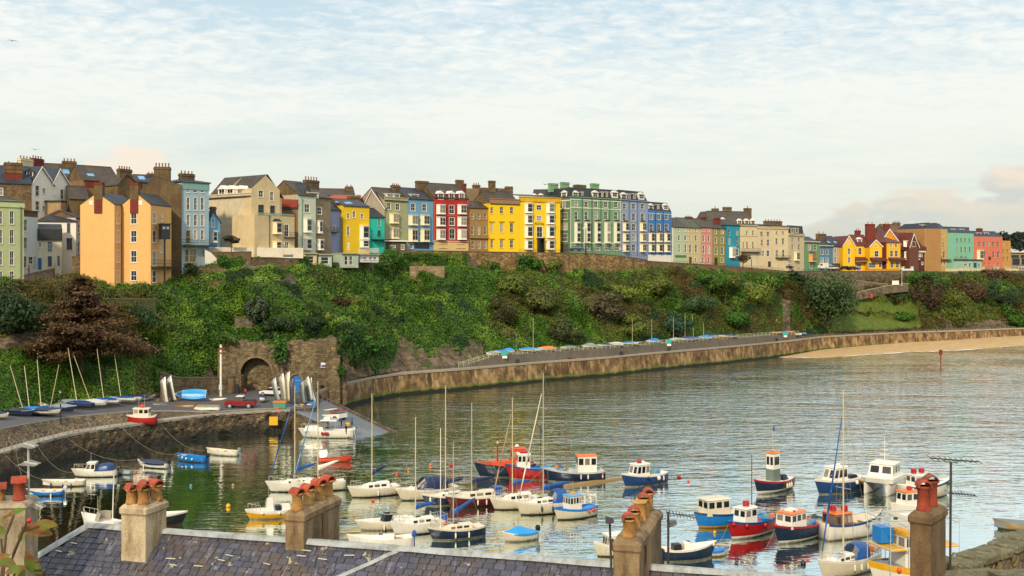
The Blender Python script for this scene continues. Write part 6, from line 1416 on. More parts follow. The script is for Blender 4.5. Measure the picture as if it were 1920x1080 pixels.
Boat('motor_cruiser', 'white motor cruiser with dark navy canopy', 802, 934, 205, 7.8, 2.7, .95).hull('white', 'cream', 'navy', 'white', rise=.3, strake='white').canopy(-.3, .22, 1.25, .8, 'ncloth').rail(h=.5).coach(.1, .36, .6, .25, win=False)
Boat('sailing_boat', 'small sloop with black hull and white deck beside the burgundy one', 838, 945, 205, 6.0, 2.2, .8).hull('white', 'navy', 'white', 'white').coach(-.28, .28).mast(.03, top=724, r=.085, mat=SPAR, boom=.4, cover='ncloth', spread=1).rail().fenders((.9,), 1, 'white', .12)
Boat('sailing_boat', 'burgundy hulled sailing yacht with white cabin and fenders', 893, 947, 205, 7.6, 2.5, .85).hull('white', 'burg', 'navy', 'white').coach(-.3, .3, h=.5, mat='cream').mast(.08, top=758, r=.09, mat=ALU, boom=.42, cover='ncloth').rail().rail(back=True).fenders((.2,.4,.55), 1).box('sprayhood', -.42, -.3, -.3, .3, .9, 1.6, 'cloth')
Boat('sailing_boat', 'white sailing boat with blue boom cover left of the taller masted yacht', 968, 952, 205, 6.4, 2.3, .8).hull('white', 'cream', 'navy', 'white').coach(-.28, .3, h=.55).mast(.08, top=748, r=.08, mat=SPAR, boom=.4, cover='cloth', jib='tan').rail().rail(back=True)
Boat('sailing_boat', 'white yacht with the tallest mast and a blue spray hood in the centre', 1025, 960, 208, 7.8, 2.6, .9).hull('white', 'cream', 'navy', 'white').coach(-.1, .32, h=.4).canopy(-.3, -.05, 1.15, .7, 'cloth').mast(.06, top=700, r=.095, mat=ALU, boom=.5, cover='cloth', spread=2, jib='cream').rail().rail(back=True).fenders((.5,.68), 1, 'navy')
Boat('fishing_boat', 'small cream cabin boat with bright blue deck and roof', 1078, 970, 214, 5.6, 2.1, .8).hull('bright', 'cream', 'navy', 'bright', strake='bright', band=.22).wheelhouse(-.08, .22, .66, 1.3, roof='lblue', nw=4, slant=.05, taper=.97).balls((.1,.18,.3), 1, 'orange', .15).pole(.05, 0, 2.0, 1.3).box('life_raft', 0, .1, -.14, .14, 2.05, 2.25, 'yellow')
Boat('speed_boat', 'white speedboat with raked windscreen near the roof ridge', 725, 991, 198, 6.4, 2.2, .72).hull('white', 'cream', 'cream', 'white', rise=.25).screen(.08, .6).fenders((.4,.58), 1).box('seats', -.4, -.1, -.35, .35, .7, .95, 'white')
Boat('sailing_boat', 'white sloop with blue boom cover and blue stern dodger beside the speedboat', 785, 998, 208, 6.2, 2.3, .82).hull('white', 'white', 'navy', 'white').coach(-.26, .28, h=.45).mast(.06, top=784, r=.08, boom=.38, cover='cloth', boomrise=.12).rail().rail(back=True).fenders((.3,), 1, 'navy').balls((.06,), 1, 'orange').box('stern_dodger', -.48, -.46, -.4, .4, .85, 1.45, 'cloth')
Boat('sailing_boat', 'navy blue hulled sloop with cream deck and two white fenders', 856, 1008, 206, 6.2, 2.2, .78).hull('cream', 'navy', 'white', 'cream').coach(-.26, .28, mat='cream').mast(.06, top=834, r=.075, mat=ALU, boom=.42, cover='cloth', boomrise=.45).fenders((.35,.6), 1).rail().pole(.3, 0, .9, 8.3, .06, HC['white'], 'raised_spar')
Boat('motor_boat', 'tiny boat under a bright blue tent cover', 975, 1013, 206, 3.9, 1.7, .6).hull('white', 'cream', 'cream', 'white').cover('sky', .55, tent=(.05,.25,.55,.75,1,.95,.6,.25,.02)).outboard('black')
Boat('motor_boat', 'white boat with blue outboard peeping over the roof ridge left of centre', 715, 1032, 190, 6.4, 2.1, .95).hull('white', 'white', 'navy', 'white').coach(-.2, .2, h=.3, win=False).outboard('cloth').pole(.0, 0, 1.1, .9)
# --- centre rear trio
Boat('pilot_boat', 'orange decked former lifeboat with red mast light', 948, 892, 192, 8.2, 2.9, 1.15).hull('red', 'navy', 'white', 'orange', strake='black', rise=.35).box('foredeck', -.1, .3, -.3, .3, 1.1, 1.65, 'orange').wheelhouse(-.32, -.08, .62, 1.9, wall='orange', roof='orange', nw=3, win=(.55,.85)).pole(.14, 0, 1.6, 1.9, .12, HC['red'], 'lantern_mast').dome(.14, 0, 3.5, .15, 'lgrey').dome(-.2, 0, 3.1, .3).rail(h=.5).balls((.3,), 1)
Boat('fishing_boat', 'bright red hulled fishing boat with white wheelhouse between two darker boats', 1003, 897, 186, 7.6, 2.6, 1.1).hull('red', 'red', 'white', 'blue', strake='dblue').gear().wheelhouse(.1, .34, .62, 1.5, nw=3).box('red_crates', .14, .28, -.25, .25, 2.6, 2.95, 'red').mast(-.1, h=4.6, r=.05, mat=HC['black'], stays=False, spread=0).flag(-.1, 5.4, ('dblue',)).balls((.4,.75), 1)
Boat('fishing_boat', 'black launch with white wheelhouse and orange roof', 1077, 901, 186, 8.2, 2.8, 1.0).hull('lgrey', 'navy', 'white', 'lgrey', strake='lgrey', tr=.8).gear(.0,.3).wheelhouse(-.36, -.04, .66, 1.75, roof='or2', nw=3, slant=.02).mast(.14, h=4.9, r=.07, mat=WOODM, stays=False, spread=1).fenders((.3,.42), 1).balls((.05,), 1, 'orange').fenders((.05,), 1)
# --- right group
Boat('fishing_boat', 'blue hulled cabin boat with white deck alone in the middle right water', 1206, 908, 216, 7.2, 2.5, 1.0).hull('white', 'dblue', 'white', 'white', strake='white', tr=.85).gear().wheelhouse(-.06, .28, .66, 1.2, nw=3, slant=.35, win=(.3,.85)).rings([(.1,0,2.25)], st=2).dome(.0, .0, 2.2, .22).fenders((.15,), 1).balls((.3,), 1, 'white', .25).balls((.55,), 1, 'navy', .2)
Boat('motor_boat', 'small white cabin boat half hidden left of the brown chimney', 1155, 1040, 200, 4.6, 1.9, .8).hull('white', 'cream', 'navy', 'white').wheelhouse(-.25, .25, .8, .9, nw=4, slant=.1, win=(.15,.8))
Boat('fishing_boat', 'navy open boat with white deck and lamp frame right of the brown chimney', 1290, 1048, 14, 5.6, 2.0, .85).hull('white', 'navy', 'white', 'white', rise=.5, strake='white').coach(-.1, .1, .5, .45, win=False).box('engine', -.3, -.15, -.2, .2, .8, 1.25, 'black').pole(-.05, 0, .9, 1.6, arms=((.95, .5),)).balls((.97,), -1, 'cream', .16)
Boat('rowing_boat', 'tiny dinghy with bright blue interior below the blue and yellow boat', 1343, 1042, 8, 2.3, 1.1, .42).hull('white', 'cream', 'tan', 'blue', True, inner='blue').cover('bright', .05)
Boat('fishing_boat', 'blue boat with yellow waterline and boxy cream wheelhouse', 1350, 986, 205, 6.4, 2.5, 1.15).hull('blue', 'bright', 'yellow', 'cream', strake='dblue', wl=.22, rise=.25).wheelhouse(-.1, .36, .8, 1.35, wall='cream', roof='cream', nw=3, slant=.02).pole(.1, 0, 2.3, 1.3, arms=((.9, .9),))
Boat('fishing_boat', 'bright red fishing boat with tall black mast and red ring stack', 1408, 1003, 222, 7.6, 2.6, 1.2).hull('red', 'red', 'white', 'bright', strake='dblue', rise=.35, wl=.3).gear().wheelhouse(.0, .28, .62, 1.25, nw=2, roof='white').rings([(.12,0,2.45)], st=4, R=.28).mast(-.02, top=852, r=.055, mat=HC['black'], stays=False, spread=0).balls((.8,.45), 1, 'red', .2).box('fish_box', -.25, -.1, -.2, .2, 1.1, 1.35, 'orange').balls((.97,), 1, 'red', .2)
Boat('fishing_boat', 'navy fishing boat with red stripe and orange edged cabin roof', 1498, 1010, 222, 8.4, 2.8, 1.2).hull('navy', 'navy', 'white', 'dblue', strake='red', rise=.35, band=.1, wl=.3).gear().wheelhouse(.02, .34, .72, 1.2, nw=3, roof='or2', slant=.1).rings([(.2,.1,2.35)], st=2).box('life_raft', .1, .24, -.18, .18, 2.35, 2.65, 'white').box('hatch_cover', -.4, -.05, -.3, .3, 1.1, 1.35, 'grey').fenders((.12,), 1, 'tan')
Boat('fishing_boat', 'white open fishing boat with varnished wooden cabin and two red ring stacks', 1596, 1004, 26, 8.2, 2.9, 1.25).hull('blue', 'white', 'cream', 'white', True, strake='dblue', rise=.4, inner='cream', floor=.5).gear(-.02,.3,z=.55).wheelhouse(-.38, -.08, .72, 1.5, wall='wood', roof='or2', nw=3, z=.6).rings([(-.28,.1,2.25),(-.16,-.12,2.25)], st=3, R=.3).thwarts((.1,.25), z=.9).balls((.6,.9), -1, 'grey', .2)
Boat('fishing_boat', 'small black boat with tall grey and white wheelhouse and flag mast', 1448, 921, 222, 7.2, 2.8, 1.05).hull('white', 'navy', 'white', 'white', strake='red', rise=.45, wl=.35).gear().wheelhouse(-.12, .08, .42, 2.9, nw=1, roof='or2', base='green', slant=.02, win=(.6,.88)).mast(-.02, top=815, r=.05, mat=SPAR, stays=False, spread=0, zb=3.9).flag(-.02, 6.6).fenders((.2,.28,.36), 1, 'cream', .14).box('nets', -.38, -.2, -.25, .25, 1.0, 1.5, 'black', .6).rings([(-.02,0,3.85)], 'or2', .2, .06)
Boat('motor_cruiser', 'royal blue hulled white topped cruiser at the right', 1572, 921, 214, 8.4, 2.8, 1.2).hull('white', 'dblue', 'white', 'white', strake='white', rise=.3).wheelhouse(-.08, .26, .66, 1.35, nw=3, slant=.5, win=(.3,.85)).dome(.0, 0, 2.6, .25).rail(h=.5).balls((.3,), 1, 'white', .22).balls((.16,), 1, 'yellow', .28).box('deck_gear', -.4, -.2, -.2, .2, 1.1, 1.5, 'black', .7)
b = Boat('catamaran', 'white catamaran motor boat with twin hulls and wide windscreen', 1657, 921, 235, 7.6, 3.8, 1.5)
b.tr, b.fp, b.rise = .95, 6, .1
for sg in (-1, 1):
    m = MB(); secs = []
    for i in range(7):
        f = i/6; w_ = .52*(1 if f < .6 else max(.08, 1-((f-.6)/.4)**1.6)); x = -3.6+7.3*f; y = sg*1.3
        secs.append([(x,y-w_,1.25),(x,y-w_*.9,.2),(x-.2*f,y,-.3),(x,y+w_*.9,.2),(x,y+w_,1.25)])
    m.loft(secs, closed=False); m.build('hull', HC['white'], b.o, True)
m = MB(); m.loft([[(-3.6,-1.9,1.2),(3.0,-1.85,1.25),(3.7,-1.1,1.3),(3.7,1.1,1.3),(3.0,1.85,1.25),(-3.6,1.9,1.2)], [(-3.6,-1.9,1.55),(3.1,-1.9,1.7),(3.9,-1.1,1.75),(3.9,1.1,1.75),(3.1,1.9,1.7),(-3.6,1.9,1.55)]]); m.build('bridge_deck', HC['white'], b.o)
b.wheelhouse(-.22, .22, .82, 1.3, z=1.55, nw=3, slant=.45, win=(.35,.85)).pole(-.05, 0, 2.85, 2.6, .05, HC['white'], 'light_mast', ((.5,.5),(.75,.35),(.3,.6))).box('solar_box', -.42, -.25, -.3, .3, 2.6, 2.7, 'grey').pole(-.4, -.3, 1.5, 1.1).pole(-.4, .3, 1.5, 1.1).balls((.1,), 1, 'or2', .25)
Boat('fishing_boat', 'white and blue fishing boat with two red ring stacks behind the dark chimney', 1735, 931, 20, 7.6, 2.7, 1.15).hull('white', 'cream', 'navy', 'white', strake='dblue', rise=.45).gear(.1,.4).wheelhouse(-.3, .0, .66, 1.2, nw=3).rings([(-.24,0,2.4),(-.08,0,2.4)], st=3, R=.3).balls((.1,.5), -1, 'cream', .2)
Boat('fishing_boat', 'small boat with white cabin and orange edged roof left of the dark chimney', 1706, 968, 205, 5.6, 2.3, 1.0).hull('white', 'white', 'navy', 'white').wheelhouse(-.1, .25, .7, 1.35, roof='or2', nw=2).rings([(.02,0,2.45)], st=2)
Boat('sailing_boat', 'white yacht with furled blue jib and blue spray hood nearest the camera', 1588, 1073, 217, 8.0, 2.7, 1.0).hull('white', 'cream', 'cream', 'white').coach(-.08, .34, h=.38).canopy(-.3, -.02, 1.1, .66, 'cloth').mast(.07, top=732, r=.09, mat=SPAR, spread=2, jib='cloth', boom=.0).rail(h=.55).rail(h=.55, back=True).fenders((.35,.48,.6), 1).box('dinghy_roll', .1, .26, -.2, .2, 1.35, 1.5, 'lgrey').box('outboard_bracket', -.5, -.46, -.1, .1, 1.0, 1.5, 'or2')
# trawler behind the dark chimney
b = Boat('trawler', 'yellow and white fishing trawler with blue crates largely behind the dark chimney', 1712, 1098, 196, 8.6, 3.9, 1.5); b.hull('white', 'white', 'yellow', 'grey', strake='yellow', tr=.9, rise=.35, band=.3)
b.wheelhouse(-.1, .2, .62, 2.5, nw=3, roof='yellow', slant=.05, win=(.62,.86)).box('fascia', -.12, .2, -.33, .33, 3.75, 4.1, 'yellow', 1).box('upper_house', -.06, .12, -.22, .22, 4.1, 5.0, 'white').box('blue_crate', .22, .38, -.36, -.05, 3.1, 4.2, 'bright', 1).box('blue_crate', -.38, -.24, -.36, -.05, 3.1, 4.2, 'bright', 1).box('life_raft', -.02, .08, .23, .35, 4.2, 4.6, 'white')
for x in (.2, .42, -.22, -.42):
    for y in (-.42, .42): b.pole(x, y, 1.4, 3.4, .04, HC['lgrey'], 'gantry_post')
m = MB()
for z in (3.0, 4.6, 5.0):
    for y in (-1.64, 1.64): m.tube((-3.6,y,z),(3.6,y,z),.035,n=4)
    for x in (-3.6,-1.9,1.9,3.6): m.tube((x,-1.64,z),(x,1.64,z),.035,n=4)
for i in range(20): m.tube((-3.6+i*.38,-1.64,4.6),(-3.6+i*.38,-1.64,5.0),.015,n=3)
m.build('gantry_rail', HC['lgrey'], b.o)
for x0, x1 in ((-3.6, -1.8), (1.8, 3.6)): m = MB(); m.box(x0, x1, -1.7, 1.7, 2.9, 3.0); m.build('gantry_deck', HC['yellow'], b.o)
b.balls((.1,), -1, 'red', .3).balls((.35,.6,.8), 1, 'orange', .2).fenders((.2,), -1).outboard('lgrey')
def letters(txt, name, parent, loc, rot, size, mat, ext=.01):
    c = bpy.data.curves.new(name, 'FONT'); c.body = txt; c.size = size; c.extrude = ext; c.align_x = 'CENTER'; c.align_y = 'CENTER'
    t0 = bpy.data.objects.new('tmp', c); COL.objects.link(t0); bpy.context.view_layer.update()
    me = bpy.data.meshes.new_from_object(t0.evaluated_get(bpy.context.evaluated_depsgraph_get())); bpy.data.objects.remove(t0)
    o = bpy.data.objects.new(name, me); COL.objects.link(o); me.materials.clear(); me.materials.append(mat); o.parent = parent; o.location = loc; o.rotation_euler = rot; return o
letters('SLAN', 'lettering', b.o, (.35, -1.33, 3.92), (rad(90), 0, 0), .34, HC['orange']); letters('SLAN', 'lettering', b.o, (.35, 1.33, 3.92), (rad(90), 0, math.pi), .34, HC['orange'])
u, z = SIGN_H.loc(*[870+850/6, 320+600/6]); letters('ROYAL', 'sign_lettering', SIGN_H.root, (u, -.06, z), (rad(90), 0, 0), 1.05, plain('4A3A0C'), .04)
Boat('rowing_boat', 'grey wooden rowing boat at the far right edge beyond the harbour wall', 1912, 993, 172, 5.2, 1.9, .62).hull('cream', 'tan', 'dgreen', 'grey', True, strake='grey', inner='grey').thwarts()
# mooring buoys
def buoy(px, py, mat, r, label, name='mooring_buoy'):
    m = MB(); m.ball((0,0,r*.45), r); m.tube((0,0,r*1.3),(0,0,r*1.7),r*.18,n=6); o = m.build(name, HC[mat], smooth=True, loc=ctr(px, py)); tag(o, label, 'buoy')
for a in ((437,911,'tan',.2,'pale small buoy left of the green one, between the chimneys'),(358,912,'teal',.2,'small teal float in the dark water by the wooden mast'),(428,951,'yellow',.3,'orange yellow buoy in the open dark water between the two left chimneys'),
          (699,940,'orange',.22,'red buoy just below the white cruiser with the yellow fender'),(744,889,'orange',.22,'small red buoy behind the white cruiser with navy boom cover'),(766,881,'or2',.2,'pale orange float beside a bare wooden mast'),(807,873,'or2',.22,'orange buoy behind the navy canopied cruiser'),(846,874,'red',.3,'bright red buoy between two masts above the burgundy yacht'),
          (1273,896,'red',.28,'red buoy right of the lone blue cabin boat'),(1291,904,'orange',.18,'tiny orange float to the right of a red buoy'),(1506,1058,'navy',.28,'dark blue buoy below the navy striped fishing boat'),(1514,1051,'orange',.16,'tiny orange float touching the dark blue buoy'),(1340,1000,'yellow',.2,'small yellow float below the blue and yellow boat'),(300,826,'white',.22,'white float near the navy covered boat')): buoy(*a)
m = MB(); m.tube((0,0,-1),(0,0,3.4),.16,n=8); m.box(-.4,.4,-.4,.4,3.4,4.8); o = m.build('channel_marker', plain('7A2418', .7), loc=Wz(1764, 686, 0)); tag(o, 'rusty red post marker standing in the water off the beach', 'marker')
# floating pontoon by the burgundy yacht
m = MB(); p0, p1 = Wz(1060, 913), Wz(1170, 897); d = (p1-p0); m.rbox((0,0,.12), d.length, .8, .3, math.atan2(d.y, d.x)); o = m.build('mooring_boom', HC['tan'], loc=(p0+p1)/2); tag(o, 'long low timber boom floating under the black launch', 'boom')
# mooring ropes from quay to boats
for i, (a, b_) in enumerate((((30,862),(55,912)),((70,838),(140,885)),((125,822),(255,862)),((230,810),(330,852)),((300,800),(384,845)),((10,850),(118,900)))):
    A = W(a[0], a[1]-6, 59740/(a[1]+46-HZ)); A = Vector(rp(a[0], qv(a[0],1)[0]-.3, 3.6)); Bp = Wz(b_[0], b_[1], .6); m = MB(); pts = []
    for k in range(13): f = k/12; p = A.lerp(Bp, f); p.z = max(.03, A.z*(1-f)**2.2+.6*f*f*f); pts.append(p-A)
    m.path(pts, .022, 4); o = m.build('mooring_rope', ROPE, loc=A); tag(o, 'sagging mooring rope number from the left quay to a small boat'.replace(' number', ''), 'rope', 'mooring ropes along the left quay')
# ================================================================ TREES AND SHRUBS
def leaf_pts(center, radii, n, rs, clumps=14, fill=.35):
    cs = rs.normal(0, 1, (clumps, 3)); cs /= np.linalg.norm(cs, axis=1)[:, None]; cs *= (rs.rand(clumps, 1)**.4)*.72; cr = .26+.28*rs.rand(clumps)
    k = rs.randint(0, clumps, n); d = rs.normal(0, 1, (n, 3)); d /= np.linalg.norm(d, axis=1)[:, None]; r = (fill+(1-fill)*rs.rand(n)**.5)
    p = cs[k]+d*(cr[k]*r)[:, None]; N = d*.8+p*.4; return p*np.array(radii)+np.array(center), N/np.linalg.norm(N, axis=1)[:, None]
def plant(name, label, px, py, Y, w_, h, cols, cat='tree', n=1600, leaf=.45, trunk=True, group=None, seed=0, clumps=16, lean=0, limbs=5, base=0.0, th=.35, flat=.4):
    """px,py = foot pixel; w_,h crown width and total height in metres"""
    p0 = W(px, py, Y); o = empty(name, p0); tag(o, label, cat, group); rs = np.random.RandomState(seed+1)
    th_ = h*th if trunk else h*.05; c = (lean*.6, 0, th_+(h-th_)*.5)
    P, N = leaf_pts(c, (w_/2*1.25, w_/2*1.0, (h-th_)/2*1.25), n, rs, clumps)
    leaf_mesh('crown', P, N, leaf, foliage('leaf_'+'_'.join(cols), list(cols), .35, vary=.55), o, flat=flat)
    m = MB(); tp = Vector((lean*.4, 0, th_+(h-th_)*.35)); r0 = max(.08, h*.035); m.tube((0,0,-1.2), tp*.55, r0, r0*.75, 7); m.tube(tp*.55, tp, r0*.75, r0*.5, 7)
    for k in range(limbs):
        a = 6.28*k/limbs+seed; e = Vector((math.cos(a)*w_*.33+lean*.5, math.sin(a)*w_*.3, th_+(h-th_)*(.45+.3*((k*37) % 10)/10))); s_ = tp*(.55+.4*k/limbs); mid = (s_+e)/2+Vector((0,0,-h*.03)); m.tube(s_, mid, r0*.4, r0*.28, 5); m.tube(mid, e, r0*.28, r0*.1, 5)
    m.build('trunk', plain('4A3A2A', .9), o); return o
BRN = ('4E3018', '6A4222', '3E2816', '7C5230'); DKG = ('1E2E1A', '2A3C20', '34482A', '1A2816'); OLV = ('4A5620', '5C6828', '6A7430', '3E4A20'); GRN = ('2C4A18', '3A5E20', '4C7428', '24401A'); YGN = ('5A6A24', '6E7C2E', '7E883A', '4A5A20')
def conifer(label, px, py, Y, w_, h, cols, seed=0):
    p0 = W(px, py, Y); o = empty('conifer_tree', p0); tag(o, label, 'tree'); rs = np.random.RandomState(seed); m = MB(); m.tube((0,0,-1.5), (0,0,h*.5), .45, .3, 8); m.tube((0,0,h*.5), (0,0,h*.97), .3, .06, 7); PP, NN = [], []
    for k in range(95):
        f = (k+rs.rand())/95; z = h*(.1+.86*f); a = rs.rand()*6.28; L = w_*.5*(1-f)**.6*(.65+.6*rs.rand())*(1.35 if (abs(a) < .8 or a > 5.6) and f < .5 else 1); d = np.array([math.cos(a), math.sin(a), .22-.1*rs.rand()])
        e = d*L; m.tube((0,0,z), (e[0]*.5,e[1]*.5,z+e[2]*.6), .1*(1-f)+.03, .05, 4); m.tube((e[0]*.5,e[1]*.5,z+e[2]*.6), (e[0],e[1],z+e[2]*.3), .05, .02, 4)
        n = int(60+L*50); q = rs.rand(n)**.6; dr = -.5*q**2*L*.35; w2 = .5+L*.16*(1-abs(q-.6))
        P = np.stack([e[0]*q, e[1]*q, z+e[2]*q+dr], 1)+rs.normal(0, 1, (n, 3))*np.array([1, 1, .35])*(w2*.75)[:, None]; PP.append(P); NN.append(np.tile([d[0]*.3, d[1]*.3, 1.0], (n, 1)))
    leaf_mesh('crown', np.vstack(PP), np.vstack(NN), .29, foliage('leaf_'+'_'.join(cols), list(cols), .3, vary=.7), o, flat=.45, elong=2.2); m.build('trunk', plain('4A3A2A', .9), o); return o
conifer('big rust brown dying conifer above the left boat park', 152, 684, 197, 16, 16.3, ('4E3A26', '6E5436', '3E2E1E', '84694A'), 3)
plant('evergreen_tree', 'dark spreading evergreen tree at the far left below the green hotel', 18, 655, 196, 12, 10.5, DKG, n=4500, leaf=.4, clumps=26, th=.2, seed=4)
plant('evergreen_tree', 'broad dark blue green evergreen beside the stepped walls on the right slope', 1545, 622, 399, 23, 21, ('2C3E22','3C502C','4E6238','22321A'), n=9000, leaf=.6, clumps=38, th=.2, seed=5, limbs=9)
plant('bushy_tree', 'small dark bushy tree left of the broad evergreen on the right slope', 1482, 545, 401, 9, 7, DKG, n=1400, leaf=.7, seed=6)
plant('patio_tree', 'small round dark shrub tree in front of the blank cream wall', 434, 463, 246, 3.4, 2.6, ('2A2A1C','3A3826','4A4230'), n=500, leaf=.3, seed=7, th=.3)
plant('garden_tree', 'brown leafed garden tree in front of the turquoise blue narrow house', 1393, 500, 386, 5.4, 4.6, ('4A3A28','5E4A30','6E5A3A'), n=600, leaf=.4, seed=8, th=.3)
plant('pine_tree', 'dark wind swept pine behind the amber house at the right', 1885, 500, 492, 9, 15, ('1E2A24','2A382E','16221C'), n=1500, leaf=.8, seed=9, th=.55, lean=1.5)
plant('pine_tree', 'dark pine at the right picture edge beyond the modern block', 1912, 500, 500, 10, 15.5, ('1E2A24','2A382E','16221C'), n=1500, leaf=.8, seed=10, th=.5, lean=1)
plant('palm_shrub', 'dark palm like shrub below the black balcony of the pale blue house', 358, 522, 236.5, 3.6, 3.2, DKG, n=500, leaf=.35, seed=12, cat='shrub')
plant('ivy_clump', 'bright green ivy clump on the wall top beside the white stair wall', 418, 503, 242, 2.6, 3.2, GRN, n=500, leaf=.32, seed=13, cat='shrub', trunk=False)
def slopeYZ(px, py):
    """point on the cliff surface seen at that pixel (undisplaced profile)"""
    P = prof(px); best = None
    for (z0, y0), (z1, y1) in zip(P, P[1:]):
        for k in range(21):
            f = k/20; z, y = z0*(1-f)+z1*f, y0*(1-f)+y1*f; q = HZ+(H-z)*F/y; e = abs(q-py)
            if best is None or e < best[0]: best = (e, y)
    return best[1]
BUSH = [ # px, py(foot), width px, height px, palette, words
 (525,640,60,36,DKG,'low dark shrub above the arch wall'),(580,632,55,38,DKG,'dark blue green shrub behind the gateway wall'),(478,600,40,40,('3E4A34','4E5A40','5E6A4C'),'grey green shrub beside the ruined garden steps'),(560,600,34,26,YGN,'yellow green shrub on the terrace above the gateway'),(600,612,38,34,YGN,'pale lime shrub at the right of the garden terraces'),
 (545,612,22,20,('6E4A2A','7E5A34','5A3C24'),'reddish brown shrub above the gateway'),(470,545,26,18,GRN,'green bush by the white terrace railing'),(500,520,40,14,GRN,'low hedge under the cream annex terrace'),
 (660,600,30,40,OLV,'olive thicket in the middle of the ivy cliff'),(640,590,28,30,('3E3020','4E3C28','322818'),'dark dead brown thicket in the ivy'),(700,668,70,40,GRN,'hanging green shrub mass at the cliff foot'),(668,690,50,60,('24401A','2E4E20','3A5E28'),'dark ivy column hanging beside the gateway tower'),
 (745,505,50,34,GRN,'tall ivy mound climbing to the terrace below the turquoise house'),(725,520,36,40,('3A5220','4A662A','5A7632'),'green creeper mound under the brown terrace'),(790,510,40,18,OLV,'olive bush at the foot of the retaining wall by the pale panel'),(930,520,30,22,GRN,'green bush at the foot of the stained wall'),
 (985,505,44,24,GRN,'round green bushes against the retaining wall under the yellow hotel'),(1035,510,30,22,OLV,'small bush against the wall below the green hotel'),(960,560,60,36,OLV,'large pale olive shrub in the centre of the cliff'),(1010,590,70,40,('4A4E26','5C6230','6E743A'),'tawny shrub below the centre of the cliff'),
 (945,610,44,46,('3E3E24','4E4C2C','5E5834'),'upright olive shrub left of centre on the cliff'),(1130,600,70,44,('4A4430','5A523A','686044'),'big brown leafless thicket on the cliff'),(1105,585,26,28,YGN,'light yellow green shrub left of the brown thicket'),(1160,560,70,26,YGN,'long yellow green shrub drift right of centre'),
 (1235,560,60,38,OLV,'olive shrub below the strong blue house'),(1300,590,60,40,('32482A','3E5632','4A643A'),'mid green shrub low on the right cliff'),(1360,560,60,40,OLV,'olive bush mass below the pastel terrace'),(1420,580,60,50,YGN,'yellow green rounded bush near the right end of the cliff'),(1330,545,50,30,GRN,'green bush under the salmon pink house'),
 (1445,540,50,30,GRN,'grassy bush on the right shoulder of the cliff'),(1265,620,60,30,('26402A','34523A','2E4A32'),'dark low bush above the railing'),(1380,620,60,34,GRN,'green bush behind the parked covered dinghies'),(1180,625,60,30,OLV,'olive bush behind the covered boats'),(1060,640,70,30,('3A4224','48502C','2E361E'),'dusky bush at the cliff foot behind the masts'),
 (1735,590,60,60,('3E3224','4E3E2C','5A4A34'),'brown grey bush at the left of the right hand thicket'),(1760,560,50,40,GRN,'green bush under the tan hotel'),(1800,610,70,60,OLV,'olive thicket above the beach wall'),(1830,570,46,40,('54422C','665038','443622'),'rust red bush in the right thicket'),(1880,580,60,50,('34482A','42583A','2A3C22'),'dark green bush at the right edge thicket'),(1865,530,40,24,('54422C','665038','443622'),'reddish bush near the top of the right thicket'),(1905,620,40,40,GRN,'green bush at the right edge above the beach'),(1720,535,40,26,GRN,'bright bush beside the lamp post at the end of the stepped wall'),(1690,598,44,14,GRN,'low bush along the sloping lawn edge')]
for i, (px, py, wp, hp, cols, words) in enumerate(BUSH):
    Y = slopeYZ(px, py)-1.2; w_, h = wp/F*Y*1.15, hp/F*Y*1.25
    plant('shrub', words, px, py+3, Y, w_, h, cols, cat='shrub', n=int(min(2600, 400+w_*h*40)), leaf=.36 if Y < 300 else .48, trunk=False, seed=20+i, clumps=10, limbs=3)
